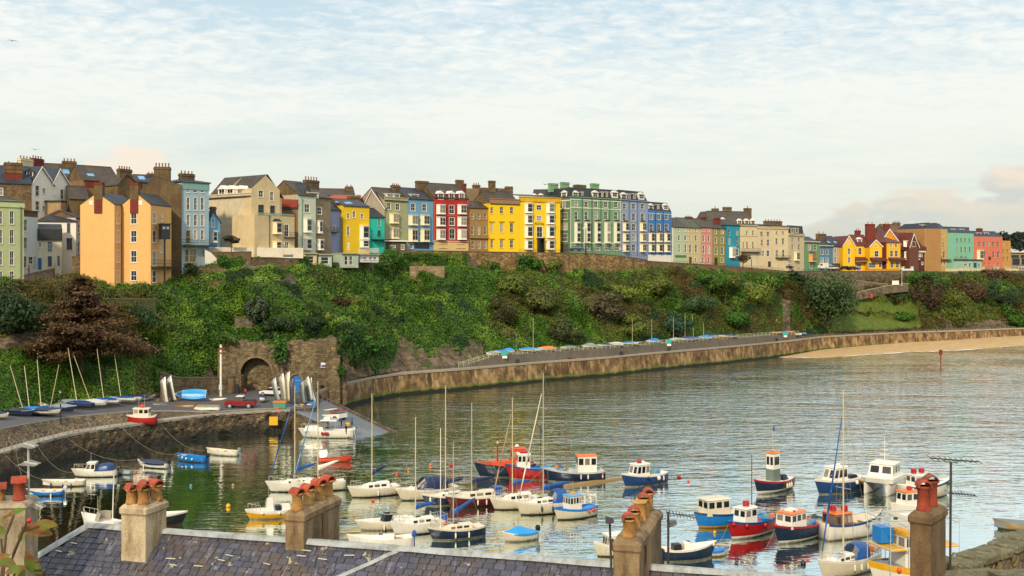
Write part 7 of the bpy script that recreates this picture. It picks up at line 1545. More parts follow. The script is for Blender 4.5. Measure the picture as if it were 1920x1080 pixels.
# ================================================================ ARCH WALL (old lime kiln like ruin) behind the boat yard
def arch_front(name, label, px0, px1, pyb, Y0, Y1, tops, arches, depth, mat, z0=None):
    h = B(name, label, px0, px1, pyb, Y0, Y1, cat='wall'); L = h.L; m = MB(); us = np.linspace(0, L, int(L/.22)+1); AR = []
    for (xc, hw_px, ytop, dpt) in arches:
        uc, zt = h.loc(xc, ytop); ul, _ = h.loc(xc-hw_px, ytop); hw_ = uc-ul; AR.append((uc, hw_, zt, dpt))
    def ztop(u):
        x = h.A.x+h.d.x*u; y = h.A.y+h.d.y*u; px = CX+x/y*F; return h.loc(px, interp(px, tops))[1]+.22*math.sin(u*1.7)+.14*math.sin(u*5)+.1*(1 if math.sin(u*3.1) > 0 else -1)
    def hole(u):
        for uc, hw_, zt, d in AR:
            if abs(u-uc) < hw_: return zt-hw_+math.sqrt(max(0, hw_*hw_-(u-uc)**2)), d
        return None
    for a, b in zip(us, us[1:]):
        c = (a+b)/2; hl = hole(c); za, zb = ztop(a), ztop(b); zlo = -2
        if hl:
            z, d = hl; m.quad((a,0,z),(b,0,z),(b,0,zb),(a,0,za)); m.quad((a,0,z),(a,d,z),(b,d,z),(b,0,z)); m.quad((a,d,zlo),(b,d,zlo),(b,d,z),(a,d,z))
        else: m.quad((a,0,zlo),(b,0,zlo),(b,0,zb),(a,0,za))
        m.quad((a,0,za),(b,0,zb),(b,depth,zb),(a,depth,za))
    for uc, hw_, zt, d in AR:
        for s_ in (-1, 1): m.quad((uc+s_*hw_,0,-2),(uc+s_*hw_,d,-2),(uc+s_*hw_,d,zt-hw_),(uc+s_*hw_,0,zt-hw_))
        r = MB()
        for k in range(15):
            a = math.pi*(k+.5)/15; c = Vector((uc+math.cos(a)*(hw_+.25), -.06, zt-hw_+math.sin(a)*(hw_+.25))); q = Vector((math.cos(a), 0, math.sin(a))); s2 = Vector((-q.z, 0, q.x)); w2 = hw_*.095; 
            r.loft([[c-q*.24-s2*w2, c+q*.24-s2*w2*1.1, c+q*.24+s2*w2*1.1, c-q*.24+s2*w2], [v+Vector((0,.2,0)) for v in (c-q*.24-s2*w2, c+q*.24-s2*w2*1.1, c+q*.24+s2*w2*1.1, c-q*.24+s2*w2)]])
        h.part(r, 'arch_ring', MC['ring'])
    h.part(m, 'wall', mat); return h
MC['ring'] = stone('arch_ring', ['8A7250', '9A8260', '7A6444'], 2, 1.2, '4A3C2A', .4, .7, .3)
AM = stone('arch_wall', ['7E6C4E', '92805E', '62533C', 'A4906C'], 1.2, 2.2, '443626', .8, .5, .65)
AW = arch_front('arch_wall', 'tall ruined stone wall with a big arched recess and blue doorway by the boat yard', 408, 650, 738, 223.5, 221.5,
    [(400,672),(412,652),(430,643),(455,641),(490,645),(515,650),(530,642),(560,640),(590,640),(600,634),(630,633),(640,648),(652,690)], [(480,29,671,2.6),(555,10.5,703,.5)], 3.0, AM)
u, z = AW.loc(555, 703); m = MB(); hw_ = 1.1; pts = [(u-hw_,.3,-1),(u+hw_,.3,-1)]+[(u+hw_*math.cos(a), .3, z-hw_+hw_*math.sin(a)) for a in np.linspace(0, math.pi, 11)]
m.extrude(pts, (0,.1,0)); AW.part(m, 'door', plain('1E6CB0', .5)); m = MB(); m.box(u-hw_*.95, u+hw_*.95, .24, .3, z-1.2, z-1.08); AW.part(m, 'door_rail', plain('5AA0D0'))
# turret like projection at the right end, buttress, signs
m = MB(); u0, z1 = AW.loc(613, 668); u1, z0 = AW.loc(640, 735); m.box(u0, u1, -1.4, .1, -2, z1); m.box(u0-.15, u1+.15, -1.5, .1, z1, z1+.3); AW.part(m, 'buttress', AM)
for px0, py0, px1, py1, mt, nm in ((602,680,611,689,'E8E4E0','notice_sign'),(581,709,585,713,'5AA08A','notice_sign'),(432,722,439,730,'D8D4C4','notice_sign'),(531,671,535,678,'DADCD8','wall_lamp')):
    m = MB(); a, z1 = AW.loc(px0, py0); b, z0 = AW.loc(px1, py1); m.box(a, b, -.12, .0, z0, z1); AW.part(m, nm, plain(mt))
m = MB(); a, z1 = AW.loc(602.8, 684); b, z0 = AW.loc(610, 688); m.box(a, b, -.14, -.12, z0, z1); AW.part(m, 'sign_picture', plain('3A4A8A'))
ret = ret_wall('yard_wall', 'lower stone wall with rail steps left of the big arch', [(300,700,760,206),(330,710,760,208),(410,710,758,217),(432,716,748,219)], AM, 1.0)
ret_wall('yard_wall', 'stone porch wall with dark doorway left of the arched recess', [(428,706,748,218.6),(452,708,746,219.4)], BRSTONE, 3.0)
o = Vector(W(443, 742, 218.3)); m = MB(); m.box(-.45,.45,-.1,.3,-1,2.3); d_ = m.build('cellar_door', BLACK, loc=o); tag(d_, 'small black doorway in the stone porch wall', 'door')
# garden terraces on the cliff above the arch wall
for nm, lb, pts, mt in (('terrace_wall','long pale stone terrace wall below the tall powder blue town house',[(372,527,545,236.6),(448,530,545,239)],BRSTONE),('terrace_wall','upper tan stone terrace wall right of the brown building',[(352,503,532,236.8),(400,500,532,240.6),(436,510,534,241.5)],BRSTONE),
    ('terrace_wall','brown rock faced wall under the white terrace and cream block',[(400,474,512,245),(470,473,500,246.6)],RSTONE),('terrace_wall','ruined stone wall with white stair rail on the garden terrace',[(462,527,562,240.4),(500,528,566,241.4),(533,527,566,242)],STONEW),
    ('terrace_wall','mid height garden wall fragment above the yellow green shrub',[(508,572,600,237),(532,570,598,238)],STONEW),('terrace_wall','small garden wall fragment left of the terrace steps',[(440,596,625,232.5),(475,598,625,233.6)],STONEW),('terrace_wall','broken garden wall end leaning against the ivy right of the lamp',[(545,575,600,240),(562,566,606,241)],STONEW),
    ('terrace_wall','brown boundary wall left of the orange house',[(135,482,535,226),(178,484,535,225.4),(210,510,535,224.4)],BRSTONE),('street_wall','dark retaining wall under the green hotel forecourt',[(-120,524,560,204),(2,524,556,210.5),(46,526,556,213.4)],STONEW),('street_wall','old stone wall below the lane beside the green hotel',[(44,518,560,214),(66,512,560,216),(100,505,548,220)],STONEW),
    ('ivy_bank_wall','stone wall strip above the left grass slope',[(-60,642,662,192),(60,648,660,198.5),(110,652,664,202)],STONEW),('terrace_wall','ivy topped wall right of the rust brown conifer',[(190,561,640,212.5),(292,562,640,218.5)],stone('ivy_wall', ['3A4A24','4A5A2A','5A5236'], 1.3, 1.6, '2A2A1A', .8, .5, .5)),
    ('terrace_wall','tan stone wall under the beige annex and mint house',[(474,484,510,244.6),(510,484,510,249.6),(560,486,512,254.6)],BRSTONE),('terrace_wall','stone base wall of the small house terraces',[(560,492,515,262),(640,494,515,270.5),(700,492,510,280)],STONEW)):
    ret_wall(nm, lb, pts, mt, .8)
def rail_set(name, label, pts, mat, h=1.0, step=1.2, bars=2):
    o = empty(name, W(*pts[0])); tag(o, label, 'railing'); c = Vector(o.location); P = [W(*p)-c for p in pts]; a, b = MB(), MB()
    for p, q in zip(P, P[1:]):
        n = max(1, int((q-p).length/step))
        for i in range(n+1): r = p.lerp(q, i/n); a.tube(r, r+Vector((0,0,h)), .04, n=4)
        for k in range(bars): b.tube(p+Vector((0,0,h*(1-k*.45))), q+Vector((0,0,h*(1-k*.45))), .04, n=4)
    x = a.build('post', mat, o); x['kind'] = 'stuff'; b.build('rail', mat, o); return o
rail_set('terrace_railing', 'short white railing on the cliff garden terrace', [(466,530,240),(500,529,240.8)], plain('D8DCD2'), 1.0, 1.0, 3)
rail_set('stair_railing', 'white handrail sloping down the garden steps', [(466,544,238.5),(478,545,238.5),(498,558,237.5)], plain('D8DCD2'))
rail_set('street_railing', 'iron railing along the street before the pastel terrace', [(1262,496,361),(1320,499,371),(1400,504,384),(1470,509,398)], IRON, 1.2, 1.6)
rail_set('street_railing', 'iron railing before the yellow and green hotels', [(975,474,324),(1050,474,329),(1110,475,337)], IRON, 1.1, 1.5)
rail_set('street_railing', 'green iron railing along the pavement of the green hotel', [(1110,474.5,337),(1165,479,345),(1212,488,354)], plain('33544A'), 1.6, 1.2, 3)
rail_set('slip_railing', 'low rail along the start of the curved promenade', [(600,741,219),(650,721,234.5),(700,710,247),(756,703,257)], plain('6E6A5A'), .9, 2.0, 1)
# white stair wall and hut like bits below the town houses
h = B('garden_building', 'whitewashed curved stair wall beside the powder blue town house', 380, 413, 503, 242.0, 243, cat='building'); m = MB(); u0, zt = h.loc(384, 468); u1, zb = h.loc(412, 502)
pts = [(u0,0,zb-2),(u1,0,zb-2),(u1,0,zb+1)]+[(u0+(u1-u0)*(1-f)**.6, 0, zb+1+(zt-zb-1)*f) for f in (.2,.4,.6,.8,1)]+[(u0,0,zt)]; m.extrude(pts, (0,2,0)); h.part(m, 'wall', paint('DAD4C4', .8, .15))
for (px0, px1, pyt, pyb, Y0, Y1, col, lb, wn) in ((571,594,476,496,262,263.5,'D2BC86','small cream garden room below the mint house',[(576,588)]),(598,622,478,498,264,266,'C2CCB4','small pale mint garden room beside the cream one',[(602,616)]),(640,672,476,500,269,272,'AEBCA8','pale green framed sun room with glass doors',[(646,652),(655,661)]),(675,710,478,490,273,277,'DAD6CA','long white sun room with a row of windows below the small yellow house',[(681,688),(692,698),(700,706)])):
    h = B('garden_room', lb, px0, px1, pyb, Y0, Y1, cat='building')
    for a, b in wn: h.w([(a+b)/2], pyt+4, pyb-3, b-a, 'plain', fr=WHITE)
    h.body(pyt, 4, paint(col, .8, .2), below=.25); h.slab(px0-1, px1+1, pyt-2, pyt, -.5, 4, paint('B8AE98', .8, .3), 'roof')
rail_set('balcony_railing', 'white picket railing on the terrace of the small yellow house', [(672,475,272.5),(710,474,278)], WHITE, 1.1, .35, 2)
# steps and ramp walls on the right slope
def ramp(name, label, pts, mat, th=.5, wdt=1.6):
    o = empty(name, W(*pts[0])); tag(o, label, 'wall'); c = Vector(o.location); m = MB(); P = [W(*p)-c for p in pts]; t2 = Vector((0, wdt, 0))
    for p, q in zip(P, P[1:]):
        d_ = Vector((0,0,-th*3)); m.add([p+d_, q+d_, q, p, p+t2+d_, q+t2+d_, q+t2, p+t2], [(0,1,2,3),(3,2,6,7),(5,4,7,6),(0,3,7,4),(1,5,6,2)])
    m.build('wall', mat, o); k = MB()
    for p, q in zip(P, P[1:]):
        u = Vector((0,0,.2)); g = Vector((0,-.1,0)); k.add([p+g, q+g, q+t2, p+t2, p+g+u, q+g+u, q+t2+u, p+t2+u], [(0,1,5,4),(4,5,6,7),(2,3,7,6),(0,4,7,3),(1,2,6,5)])
    k.build('coping', plain('9A8C74', .85), o)
ramp('ramp_wall', 'dark sloping ramp wall descending left to right under the yellow villa', [(1480,513,405),(1575,523,421),(1665,533,430)], STONEW, 1.2)
ramp('ramp_wall', 'pale topped ramp rising from the broad evergreen to the lamp post', [(1600,550,421),(1665,536,427),(1703,532,432)], STONEW, 1.0)
ramp('path_wall', 'thin pale path edge curving down to the beach kiosk', [(1725,596,432),(1780,603,440),(1838,612,446)], STONEW, .5)
o = W(1679, 532, 429); m = MB(); m.box(-1.3,1.3,-.1,.1,-.4,1.2); d_ = m.build('notice_board', WHITE, loc=o); tag(d_, 'white notice board on the ramp near the lamp post', 'sign')
m = MB(); m.lathe([(.45,0),(.45,1.3),(.3,1.6)], n=10); d_ = m.build('litter_bin', plain('C04028'), loc=W(1634, 559, 417)); tag(d_, 'red bin standing on the lawn below the ramp', 'bin')
h = B('beach_kiosk', 'low flat stone kiosk with white sign above the beach at right', 1838, 1878, 613, 449, 452, cat='building'); h.body(597, 4, STONEW, below=2); k = MB(); a, z1 = h.loc(1851, 601); b, z0 = h.loc(1864, 608); k.box(a, b, -.1, .0, z0, z1); h.part(k, 'notice_sign', WHITE)
m = MB()
vs = []; n = 14
for i in range(n): 
    for j in range(8):
        a, b = math.pi*i/(n-1), math.pi*j/7*.5; vs.append(((-math.cos(a))*6.5*(math.cos(b)), -math.sin(a)*3*math.cos(b)+(.6*math.sin(i*3+j*2)), 4.2*math.sin(b)+.4*math.sin(i*2.1+j)))
m.add(vs, [(i*8+j, (i+1)*8+j, (i+1)*8+j+1, i*8+j+1) for i in range(n-1) for j in range(7)]); d_ = m.build('rock_outcrop', rock_mat(), loc=W(1898, 614, 455), smooth=True); tag(d_, 'rounded bare rock outcrop beside the beach kiosk', 'rock')

plant('ivy_clump', 'ivy tongue hanging over the ruined wall between arch and doorway', 524, 686, 220.6, 3.4, 6.0, GRN, n=700, leaf=.4, seed=81, cat='shrub', trunk=False)
plant('ivy_clump', 'ivy spilling over the right end of the ruined wall', 652, 672, 221, 5, 6.5, ('24401A','2E4E20','3A5E28'), n=900, leaf=.4, seed=82, cat='shrub', trunk=False)
plant('ivy_clump', 'small ivy patch on the buttress of the ruined wall', 643, 712, 220, 1.8, 3.4, GRN, n=250, leaf=.35, seed=83, cat='shrub', trunk=False)
plant('ivy_clump', 'ivy growing down over the left end of the ruined wall', 425, 648, 222.5, 5, 2.6, ('3A5220','4A662A','5A7632'), n=500, leaf=.4, seed=84, cat='shrub', trunk=False)
# ================================================================ LAMPS AND POSTS
def lamp(label, px, pyb, pyt, Y, col='2A2C2A', kind='lantern', name='street_lamp'):
    p = W(px, pyb, Y); h = (pyb-pyt)/F*Y; o = empty(name, p); tag(o, label, 'lamp'); m = MB(); mt = plain(col, .6); r = max(.06, h*.014)
    m.lathe([(r*2.2,-.6),(r*2.2,h*.12),(r*1.2,h*.14),(r,h*.8),(r*.9,h*.88)], n=8); m.build('post', mt, o); m = MB(); z = h*.88; s_ = h*.055
    if kind == 'lantern': m.lathe([(s_*.5,z),(s_,z+h*.07),(s_*.9,z+h*.075)], n=6); m.build('lantern', plain('C8CCBE', .3), o); m = MB(); m.lathe([(s_*1.2,z+h*.075),(s_*.6,z+h*.1),(.02,z+h*.125)], n=6); m.build('lantern_cap', mt, o)
    else: m.box(-s_*2.2, s_*.4, -s_*.6, s_*.6, z, z+s_*.8); m.build('lamp_head', plain('C8CCC8', .4), o)
lamp('green lamp post standing among the stored dinghies at the left', 113, 782, 731, 172, '26382C'); lamp('short black lamp post at the quay road edge with small globe', 114, 788, 752, 166, '1E2020'); lamp('thin promenade lamp left of the first covered boats', 968, 650, 626, 287, '5A7A78'); lamp('thin promenade lamp right of the brown thicket', 1161, 646, 615, 318, '5A7A78'); lamp('promenade lamp near the red kayaks', 1456, 630, 598, 377, '5A7A78')
lamp('lamp on a long brown post in the cliff garden', 532, 607, 556, 237.4, '6A4A30'); lamp('tall black street lamp in front of the green hotel', 1098.5, 473, 423, 333, '1C1E1C', 'arm'); lamp('tall pale lamp post at the end of the stepped ramp', 1691, 534, 500, 430, 'B8B49C', 'arm'); lamp('grey lamp post in the right thicket', 1719, 590, 566, 436, '4A4A44', 'arm'); lamp('dark lamp post in front of the cream terrace', 1409, 503, 485, 383, '2A2A26', 'arm')
p = W(414, 752, 214); o = empty('flag_post', p); tag(o, 'tall white post with red and white bands by the yard entrance', 'post'); m = MB(); m.tube((0,0,-.5),(0,0,11),.22,.2,8); m.build('post', WHITE, o)
for a, b in ((10.0,10.4),(9.2,9.5)): m = MB(); m.tube((0,0,a),(0,0,b),.235,.235,8); m.build('band', HC['red'], o)
m = MB(); m.box(-.3,.3,-.35,-.2,2.2,3.2); m.build('sign_plate', plain('C8D0D4'), o)

# ================================================================ VEHICLES
def car(label, px, py, Y, hd, L=4.2, col='9A1820', roof=None, kind='hatch', cat='car', name='parked_car', load=None, z=None):
    p = W(px, py, Y); o = empty(name, p, rad(hd)); tag(o, label, cat); Wd = L*.42; k = L/4.2; mt = plain(col, .3) if isinstance(col, str) else col; m = MB()
    body = {'hatch': [(-2.1,.35),(-2.1,.85),(-1.9,.95),(1.0,.98),(2.0,.78),(2.1,.6),(2.1,.35)], 'pickup': [(-2.1,.45),(-2.1,1.05),(.9,1.1),(2.0,1.0),(2.1,.8),(2.1,.45)], 'van': [(-2.1,.35),(-2.1,1.9),(-1.9,2.05),(.8,2.05),(1.4,1.3),(2.1,1.1),(2.1,.35)]}[kind]
    def ext(prof_, w_, nm, mm, par, w2=None):
        q = MB(); w2 = w2 or w_; q.loft([[(x*k, -w_/2, z_*k) for x, z_ in prof_], [(x*k, -w2/2*1.0, z_*k) for x, z_ in prof_], [(x*k, w_/2, z_*k) for x, z_ in prof_]][::2]); return q.build(nm, mm, par)
    ext(body, Wd, 'body', mt, o)
    if kind != 'van':
        cab = [(-1.75,.93),(-1.4,1.42),(.2,1.45),(.95,.97)] if kind == 'hatch' else [(-.5,1.05),(-.45,1.68),(.5,1.7),(1.0,1.08)]
        ext(cab, Wd*.86, 'windows', BG, o); rf = [(cab[1][0]-.05,cab[1][1]-.02),(cab[1][0],cab[1][1]+.06),(cab[2][0],cab[2][1]+.06),(cab[2][0]+.08,cab[2][1]-.02)]; ext(rf, Wd*.88, 'roof', plain(roof, .3) if roof else mt, o)
        if kind == 'pickup': q = MB(); q.box(-2.0*k, -.6*k, -Wd*.42, Wd*.42, 1.06*k, 1.12*k); q.build('load_bed', BLACK, o)
    else:
        for s_ in (-1, 1): q = MB(); q.quad(*[(x*k, s_*(Wd/2+.012), z_*k) for x, z_ in ((.2,1.2),(1.2,1.2),(.85,1.75),(.2,1.75))]); q.build('window', BG, o)
        q = MB(); q.quad(((.95)*k,-Wd*.42,1.92*k),(.95*k,Wd*.42,1.92*k),(1.38*k,Wd*.45,1.35*k),(1.38*k,-Wd*.45,1.35*k)); q2 = q.build('windscreen', BG, o); q2.location = (.06, 0, .04)
    for x in (-1.3, 1.35):
        for s_ in (-1, 1):
            q = MB(); r = .34*k*(1.2 if kind == 'pickup' else 1); q.tube((x*k, s_*(Wd/2-.12), r), (x*k, s_*(Wd/2+.04), r), r, n=14); w_ = q.build('wheel', BLACK, o); q = MB(); q.tube((x*k, s_*(Wd/2+.04), r), (x*k, s_*(Wd/2+.06), r), r*.55, n=10); q.build('hub_cap', ALU, w_)
    for s_ in (-1, 1): q = MB(); q.box(2.08*k, 2.13*k, s_*Wd*.36-.12, s_*Wd*.36+.12, .62*k, .76*k); q.build('headlight', plain('E8E8E0', .2), o)
    return o
car('dark red pick up truck with white roof on the quay', 451, 765, 199.5, 182, 5.4, '8A1420', 'E8E8E4', 'pickup', 'pick-up')
car('white hatchback parked by the arch wall', 509, 741, 216, 170, 4.4, 'DCDCD8', None, 'hatch')
o = car('white pick up on the slipway loaded with red gear', 622, 791, 199.3, 150, 5.6, 'DEDCD4', None, 'pickup', 'pick-up'); o.rotation_euler.y = rad(7)
m = MB(); rs2 = random.Random(2)
for k in range(9): m.rbox((-1.9+rs2.uniform(-.9,.7), rs2.uniform(-.7,.7), 1.7+rs2.uniform(0,.5)), .9, .18, .14, rs2.uniform(-.8,.8))
q = m.build('red_gear', HC['red'], loc=o.location); q.rotation_euler = o.rotation_euler; tag(q, 'heap of red gear lying on the white pick up on the slip', 'gear')
car('dark blue car in front of the green hotel doors', 1082, 471.5, 332.5, 35, 4.4, '26405A'); car('white van parked before the green and teal houses', 1540, 505, 432, 200, 5.2, 'D8D4C8', None, 'van', 'van'); car('white car behind the white van in front of the teal house', 1562, 505.5, 436, 20, 4.4, 'CCC8BC')
car('black car parked before the grey stucco house wall', 1586, 506.5, 435, 24, 4.6, '16181C'); car('second black car parked left of the yellow villa door', 1600, 507, 434.5, 24, 4.6, '1C1E22'); car('dark hatchback at the end of the cream terrace', 1478, 503.5, 411, 30, 4.2, '22262C'); car('silver car at the right picture edge above the thicket', 1915, 503.5, 482, 10, 4.4, 'A8B0B8')
# ================================================================ PEOPLE
def person(label, p, top, leg, hd=0, skin='B98A6A', walk=.12, arms=(.1,-.1), hair='2A2018', hat=None, bendy=0):
    o = empty('person', p, rad(hd)); tag(o, label, 'person'); me = bpy.data.meshes.new('body'); wk = walk
    V_ = [(0,0,.95),(bendy*.3,0,1.2),(bendy*.7,0,1.42),(bendy*.9,0,1.52),(bendy*1.05,0,1.66),(0,.09,.9),(wk*.6,.1,.5),(wk,.1,.06),(wk+.14,.11,.03),(0,-.09,.9),(-wk*.6,-.1,.5),(-wk,-.1,.06),(-wk+.14,-.11,.03),
          (bendy*.7,.19,1.40),(bendy*.7+arms[0]*.5,.25,1.14),(bendy*.7+arms[0]*1.6,.24,.9),(bendy*.7,-.19,1.40),(bendy*.7+arms[1]*.5,-.25,1.14),(bendy*.7+arms[1]*1.6,-.24,.9)]
    E_ = [(0,1),(1,2),(2,3),(3,4),(0,5),(5,6),(6,7),(7,8),(0,9),(9,10),(10,11),(11,12),(2,13),(13,14),(14,15),(2,16),(16,17),(17,18)]
    R_ = [.15,.14,.15,.06,.10,.1,.07,.05,.045,.1,.07,.05,.045,.07,.05,.038,.07,.05,.038]
    me.from_pydata(V_, E_, []); b = bpy.data.objects.new('body', me); COL.objects.link(b); b.parent = o
    sk = b.modifiers.new('skin', 'SKIN'); me.update()
    if not me.skin_vertices: me.attributes
    for i, v in enumerate(me.skin_vertices[0].data): v.radius = (R_[i], R_[i]*(.85 if i > 4 else .8)); v.use_root = (i == 0)
    b.modifiers.new('sub', 'SUBSURF').levels = 1
    m, t, bs = _mat('clothes_'+top+leg); zc = t.node('ShaderNodeSeparateXYZ', i_0=t.node('ShaderNodeTexCoord').outputs['Object']).outputs[2]
    c = t.mix(t.mapr(zc, .93, .95), lin(leg), lin(top)); c = t.mix(t.mapr(zc, 1.50, 1.52), c, lin(skin)); c = t.mix(t.mapr(zc, .12, .10), c, lin('1A1614')); t.put(bs.inputs['Base Color'], c); bs.inputs['Roughness'].default_value = .8
    me.materials.append(m)
    q = MB(); q.ball((bendy*1.05-.015,0,1.69), .108, sz=1.15); q.build('hair', plain(hat or hair, .8), o, True); return o
def skin_ok(): pass
PPL = [('person in dark clothes with orange top by the stored white hulls', W(307, 762, 199), 'D06A20', '1C2230', 200),('person in red jacket standing on the yard below the arch', W(460, 744, 215), 'C02A1C', '22242A', 90),('person in red coat walking down the lane beside the green hotel', W(54, 514, 216), 'C8341C', '3A3A34', 180),
       ('person in dark overalls at the back of the white pick up', Wz(640, 803, .95), '1A1C22', '16181C', 30),('person in blue top standing on the slip near yellow buckets', Wz(660, 801, .85), '3A6A9A', '16181E', 150),('person in black beside the end of the sea wall', W(596, 740, 214), '1C1C20', '1A1A1E', 0),
       ('person in black and red on the charter boat deck', Wz(649, 815, 1.3), '1A1A1E', '1A1A20', 60),('person in pale coat standing among the covered boats on the promenade', W(1091, 652, 307), 'CBB99A', '5A5248', 200)]
for lb, p, a, b_, hd in PPL: person(lb, p, a, b_, hd)
person('person with green jacket by the beach wall path', W(1756, 621, 424), '3A6A54', '1A2024', 40, bendy=.15)

# ================================================================ STORED BOATS
def stored(label, p, hd, L=4.6, cover='cloth', hull='white', mast=None, roll=12, lean=.16, B_=None, ridge=.4, z=.35, tip=0):
    b = Boat('dinghy', label, 0, 0, hd, L, B_ or L*.36, .5, 'dinghy', loc=p+Vector((0,0,z)), roll=roll, pitch=tip); b.o.scale = (1,1,1); b.zs = 1
    b.hull(hull, hull, hull, 'white', rise=.3)
    if cover: b.cover(cover, ridge)
    if mast: b.mast(.12, h=mast, r=.07, mat=SPAR if True else ALU, stays=False, spread=0, lean=lean, zb=.5)
    return b
LQ = [(-8,786,166,-18,'ncloth','small dinghy under a black blue cover at the left picture edge',None,0),(38,781,171,-14,'black','long dark covered dinghy with its mast leaning left, first of the row',6.9,-.27),(60,778,173,162,'bright','blue covered dinghy second along the left boat park',6.6,-.27),(82,776,174,164,'cloth','blue covered dinghy whose mast leans left beside a right leaning mast',7.6,-.27),
      (88,777,172,-12,'navy','dark blue dinghy with the only mast leaning right',7.0,.28),(118,775,178,-15,'grey','grey cloth covered dinghy under the green lamp',None,0),(150,769,184,170,'dblue','white topped dinghy with tall leaning mast left of centre in the boat park',9.0,-.27),(176,766,187,172,'lgrey','pale covered dinghy with short grey mast',8.0,-.23),(200,764,190,172,'cloth','white hulled dinghy with blue cover and thin grey mast',8.6,-.22),(232,760,194,172,'cloth','blue covered dinghy with the right most leaning mast',8.8,-.27)]
for px, py, Y, hd, cv, lb, ms, ln in LQ:
    p = W(px, py, Y); zq = np.interp(Y, [160, 190, 206], [6.6, 5.6, 5.0]); p.z = float(zq); sgn_ = 1
    b = stored(lb, p, hd, 4.7, cv, ['white','cream','dblue','lgrey'][int(px) % 4], ms, [8,-14,12,5,-9][int(px) % 5], (ln if abs((hd+360) % 360-180) > 90 else -ln) if ms else 0)
for i, (px, py, Y, hd, L, hl, lb) in enumerate(((300,763,197,10,2.6,'grey','upturned small grey tender left of the standing white hulls'),(285,756,203,170,3.0,'tan','tan upturned tender behind the standing white hulls'),(345,764,197,178,4.4,'wood','brown upturned dinghy below the bright blue boat'),(388,768,194.6,178,4.6,'cream','cream hull lying beside the red pick up'))):
    p = W(px, py, Y); b = stored(lb, p, hd, L, None, hl, None, 180, z=.55)
b = stored('bright sky blue boat hull lying on its side against the yard wall', W(360, 748, 206), 182, 5.6, 'sky', 'sky', None, -60, z=.7, ridge=.1)
for i, (px, py, Y, hl, lb, h_) in enumerate(((306,756,201,'white','left one of two white hulls standing upright on their sterns',5.0),(319,753,203,'white','right one of two white hulls standing upright on their sterns',5.0),(515,752,208,'lgrey','grey hull standing on end in the boat yard',4.6),(528,752,205.5,'white','slim white hull standing on end beside the grey one',5.4),(538,752,205,'cream','tall cream hull standing on end left of the blue door',5.8),(546,757,204,'dblue','blue hull standing on end before the blue door',5.0),(566,756,205,'grey','grey hull standing on end under the blue door',4.4),(576,752,207,'white','white hull standing on end right of the blue door',4.8),(583,754,208,'cream','cream hull standing on end by the sea wall corner',4.8))):
    b = Boat('upended_hull', lb, 0, 0, 90+20*math.sin(i*2), h_*.9, 1.3, .5, 'hull', loc=W(px, py, Y)+Vector((0,0,h_*.46))); b.o.scale = (1,1,1); b.hull(hl, hl, hl, hl, True, inner='grey'); b.o.rotation_mode = 'ZYX' if 0 else 'XYZ'
    b.o.matrix_basis = Matrix.Translation(b.o.location) @ Matrix.Rotation(rad(200+25*math.sin(i*3)), 4, 'Z') @ Matrix.Rotation(rad(-82+6*math.sin(i)), 4, 'Y')
for px, py, Y, hd, cv, hl, L, lb in ((268,757,201,30,'ncloth','cream',3.8,'small cream dinghy under a dark cover behind the red and white wheelhouse'),(250,758,199,165,None,'lgrey',3.4,'light grey open dinghy lying between two covered ones near the wheelhouse'),(130,762,188,20,'grey','navy',4.2,'navy hull under a grey cover behind the green lamp'),(20,775,177,15,None,'dblue',4.0,'dark blue open dinghy at the back of the far left boat park'),(66,770,182,170,'tan','white',4.2,'tan covered dinghy at the back of the left boat park'),(210,757,196,20,None,'white',3.8,'bare white dinghy behind the blue covered ones in the boat park'),(408,757,208,12,None,'tan',3.2,'tan dinghy beside the banded white post'),(492,753,207,100,'dblue','white',3.6,'dark blue covered tender between the hatchback and the standing hulls'),(560,770,203,120,None,'grey',3.2,'grey inflatable lying at the head of the slip'),(585,765,206,80,'bright','white',3.4,'blue covered dinghy below the sea wall corner')):
    p = W(px, py, Y); p.z = float(np.interp(Y, [160, 190, 206], [6.6, 5.5, 4.6])) if px < 300 else p.z; stored(lb, p, hd, L, cv, hl, None, 10)
# promenade row: px, length px, cover, mast top y (or None)
PR = [(922,16,'grey',None,'dark cover dinghy first in the promenade row'),(940,24,'bright',None,'bright blue covered dinghy at the left end of the promenade row'),(953,18,'sky',None,'sky blue covered dinghy behind the teal sign'),(995,32,'sky',598,'white dinghy with light blue cover and the first tall mast'),(1026,26,'or2',None,'dinghy under a faded red cover'),(1065,30,'grey',None,'dinghy under a grey tent cover'),(1105,22,'grey',None,'second grey covered dinghy beside the pale figure'),(1133,24,'dblue',None,'dinghy under a dark blue cover'),(1155,22,'white',None,'white bare dinghy on the promenade'),
      (1182,24,'bright',598,'blue covered dinghy under the mast at the middle of the promenade'),(1225,20,'bright',600,'small blue covered dinghy with thin mast left of the teal bin'),(1265,24,'white',595,'white covered dinghy with mast right of the teal bin'),(1288,26,'cloth',588,'blue covered dinghy with the tallest promenade mast'),(1303,20,'cloth',590,'blue covered dinghy with slightly leaning mast'),(1322,18,'bright',607,'blue peaked cover dinghy with short mast'),(1340,18,'bright',None,'blue cover dinghy with yellow hull'),(1365,26,'ncloth',None,'long low dark covered dinghy near the right end of the row')]
for i, (px, wp, cv, mt_, lb) in enumerate(PR):
    Y = copY(px)+(6.0 if px > 935 else 5.0); L = wp/F*Y*1.3; p = Vector(rp(px, Y, dz(px)+.1)); hd = [200,215,170,340,190,225][i % 6]
    ms = (zz(mt_, Y)-p.z-.9) if mt_ else None
    b = stored(lb, p, hd, L, cv if cv != 'white' else 'lgrey', 'yellow' if 'yellow' in lb else 'white', ms, 0, .1 if 'leaning' in lb else 0, ridge=[.5,.3,.7,.42][i % 4], z=.4)
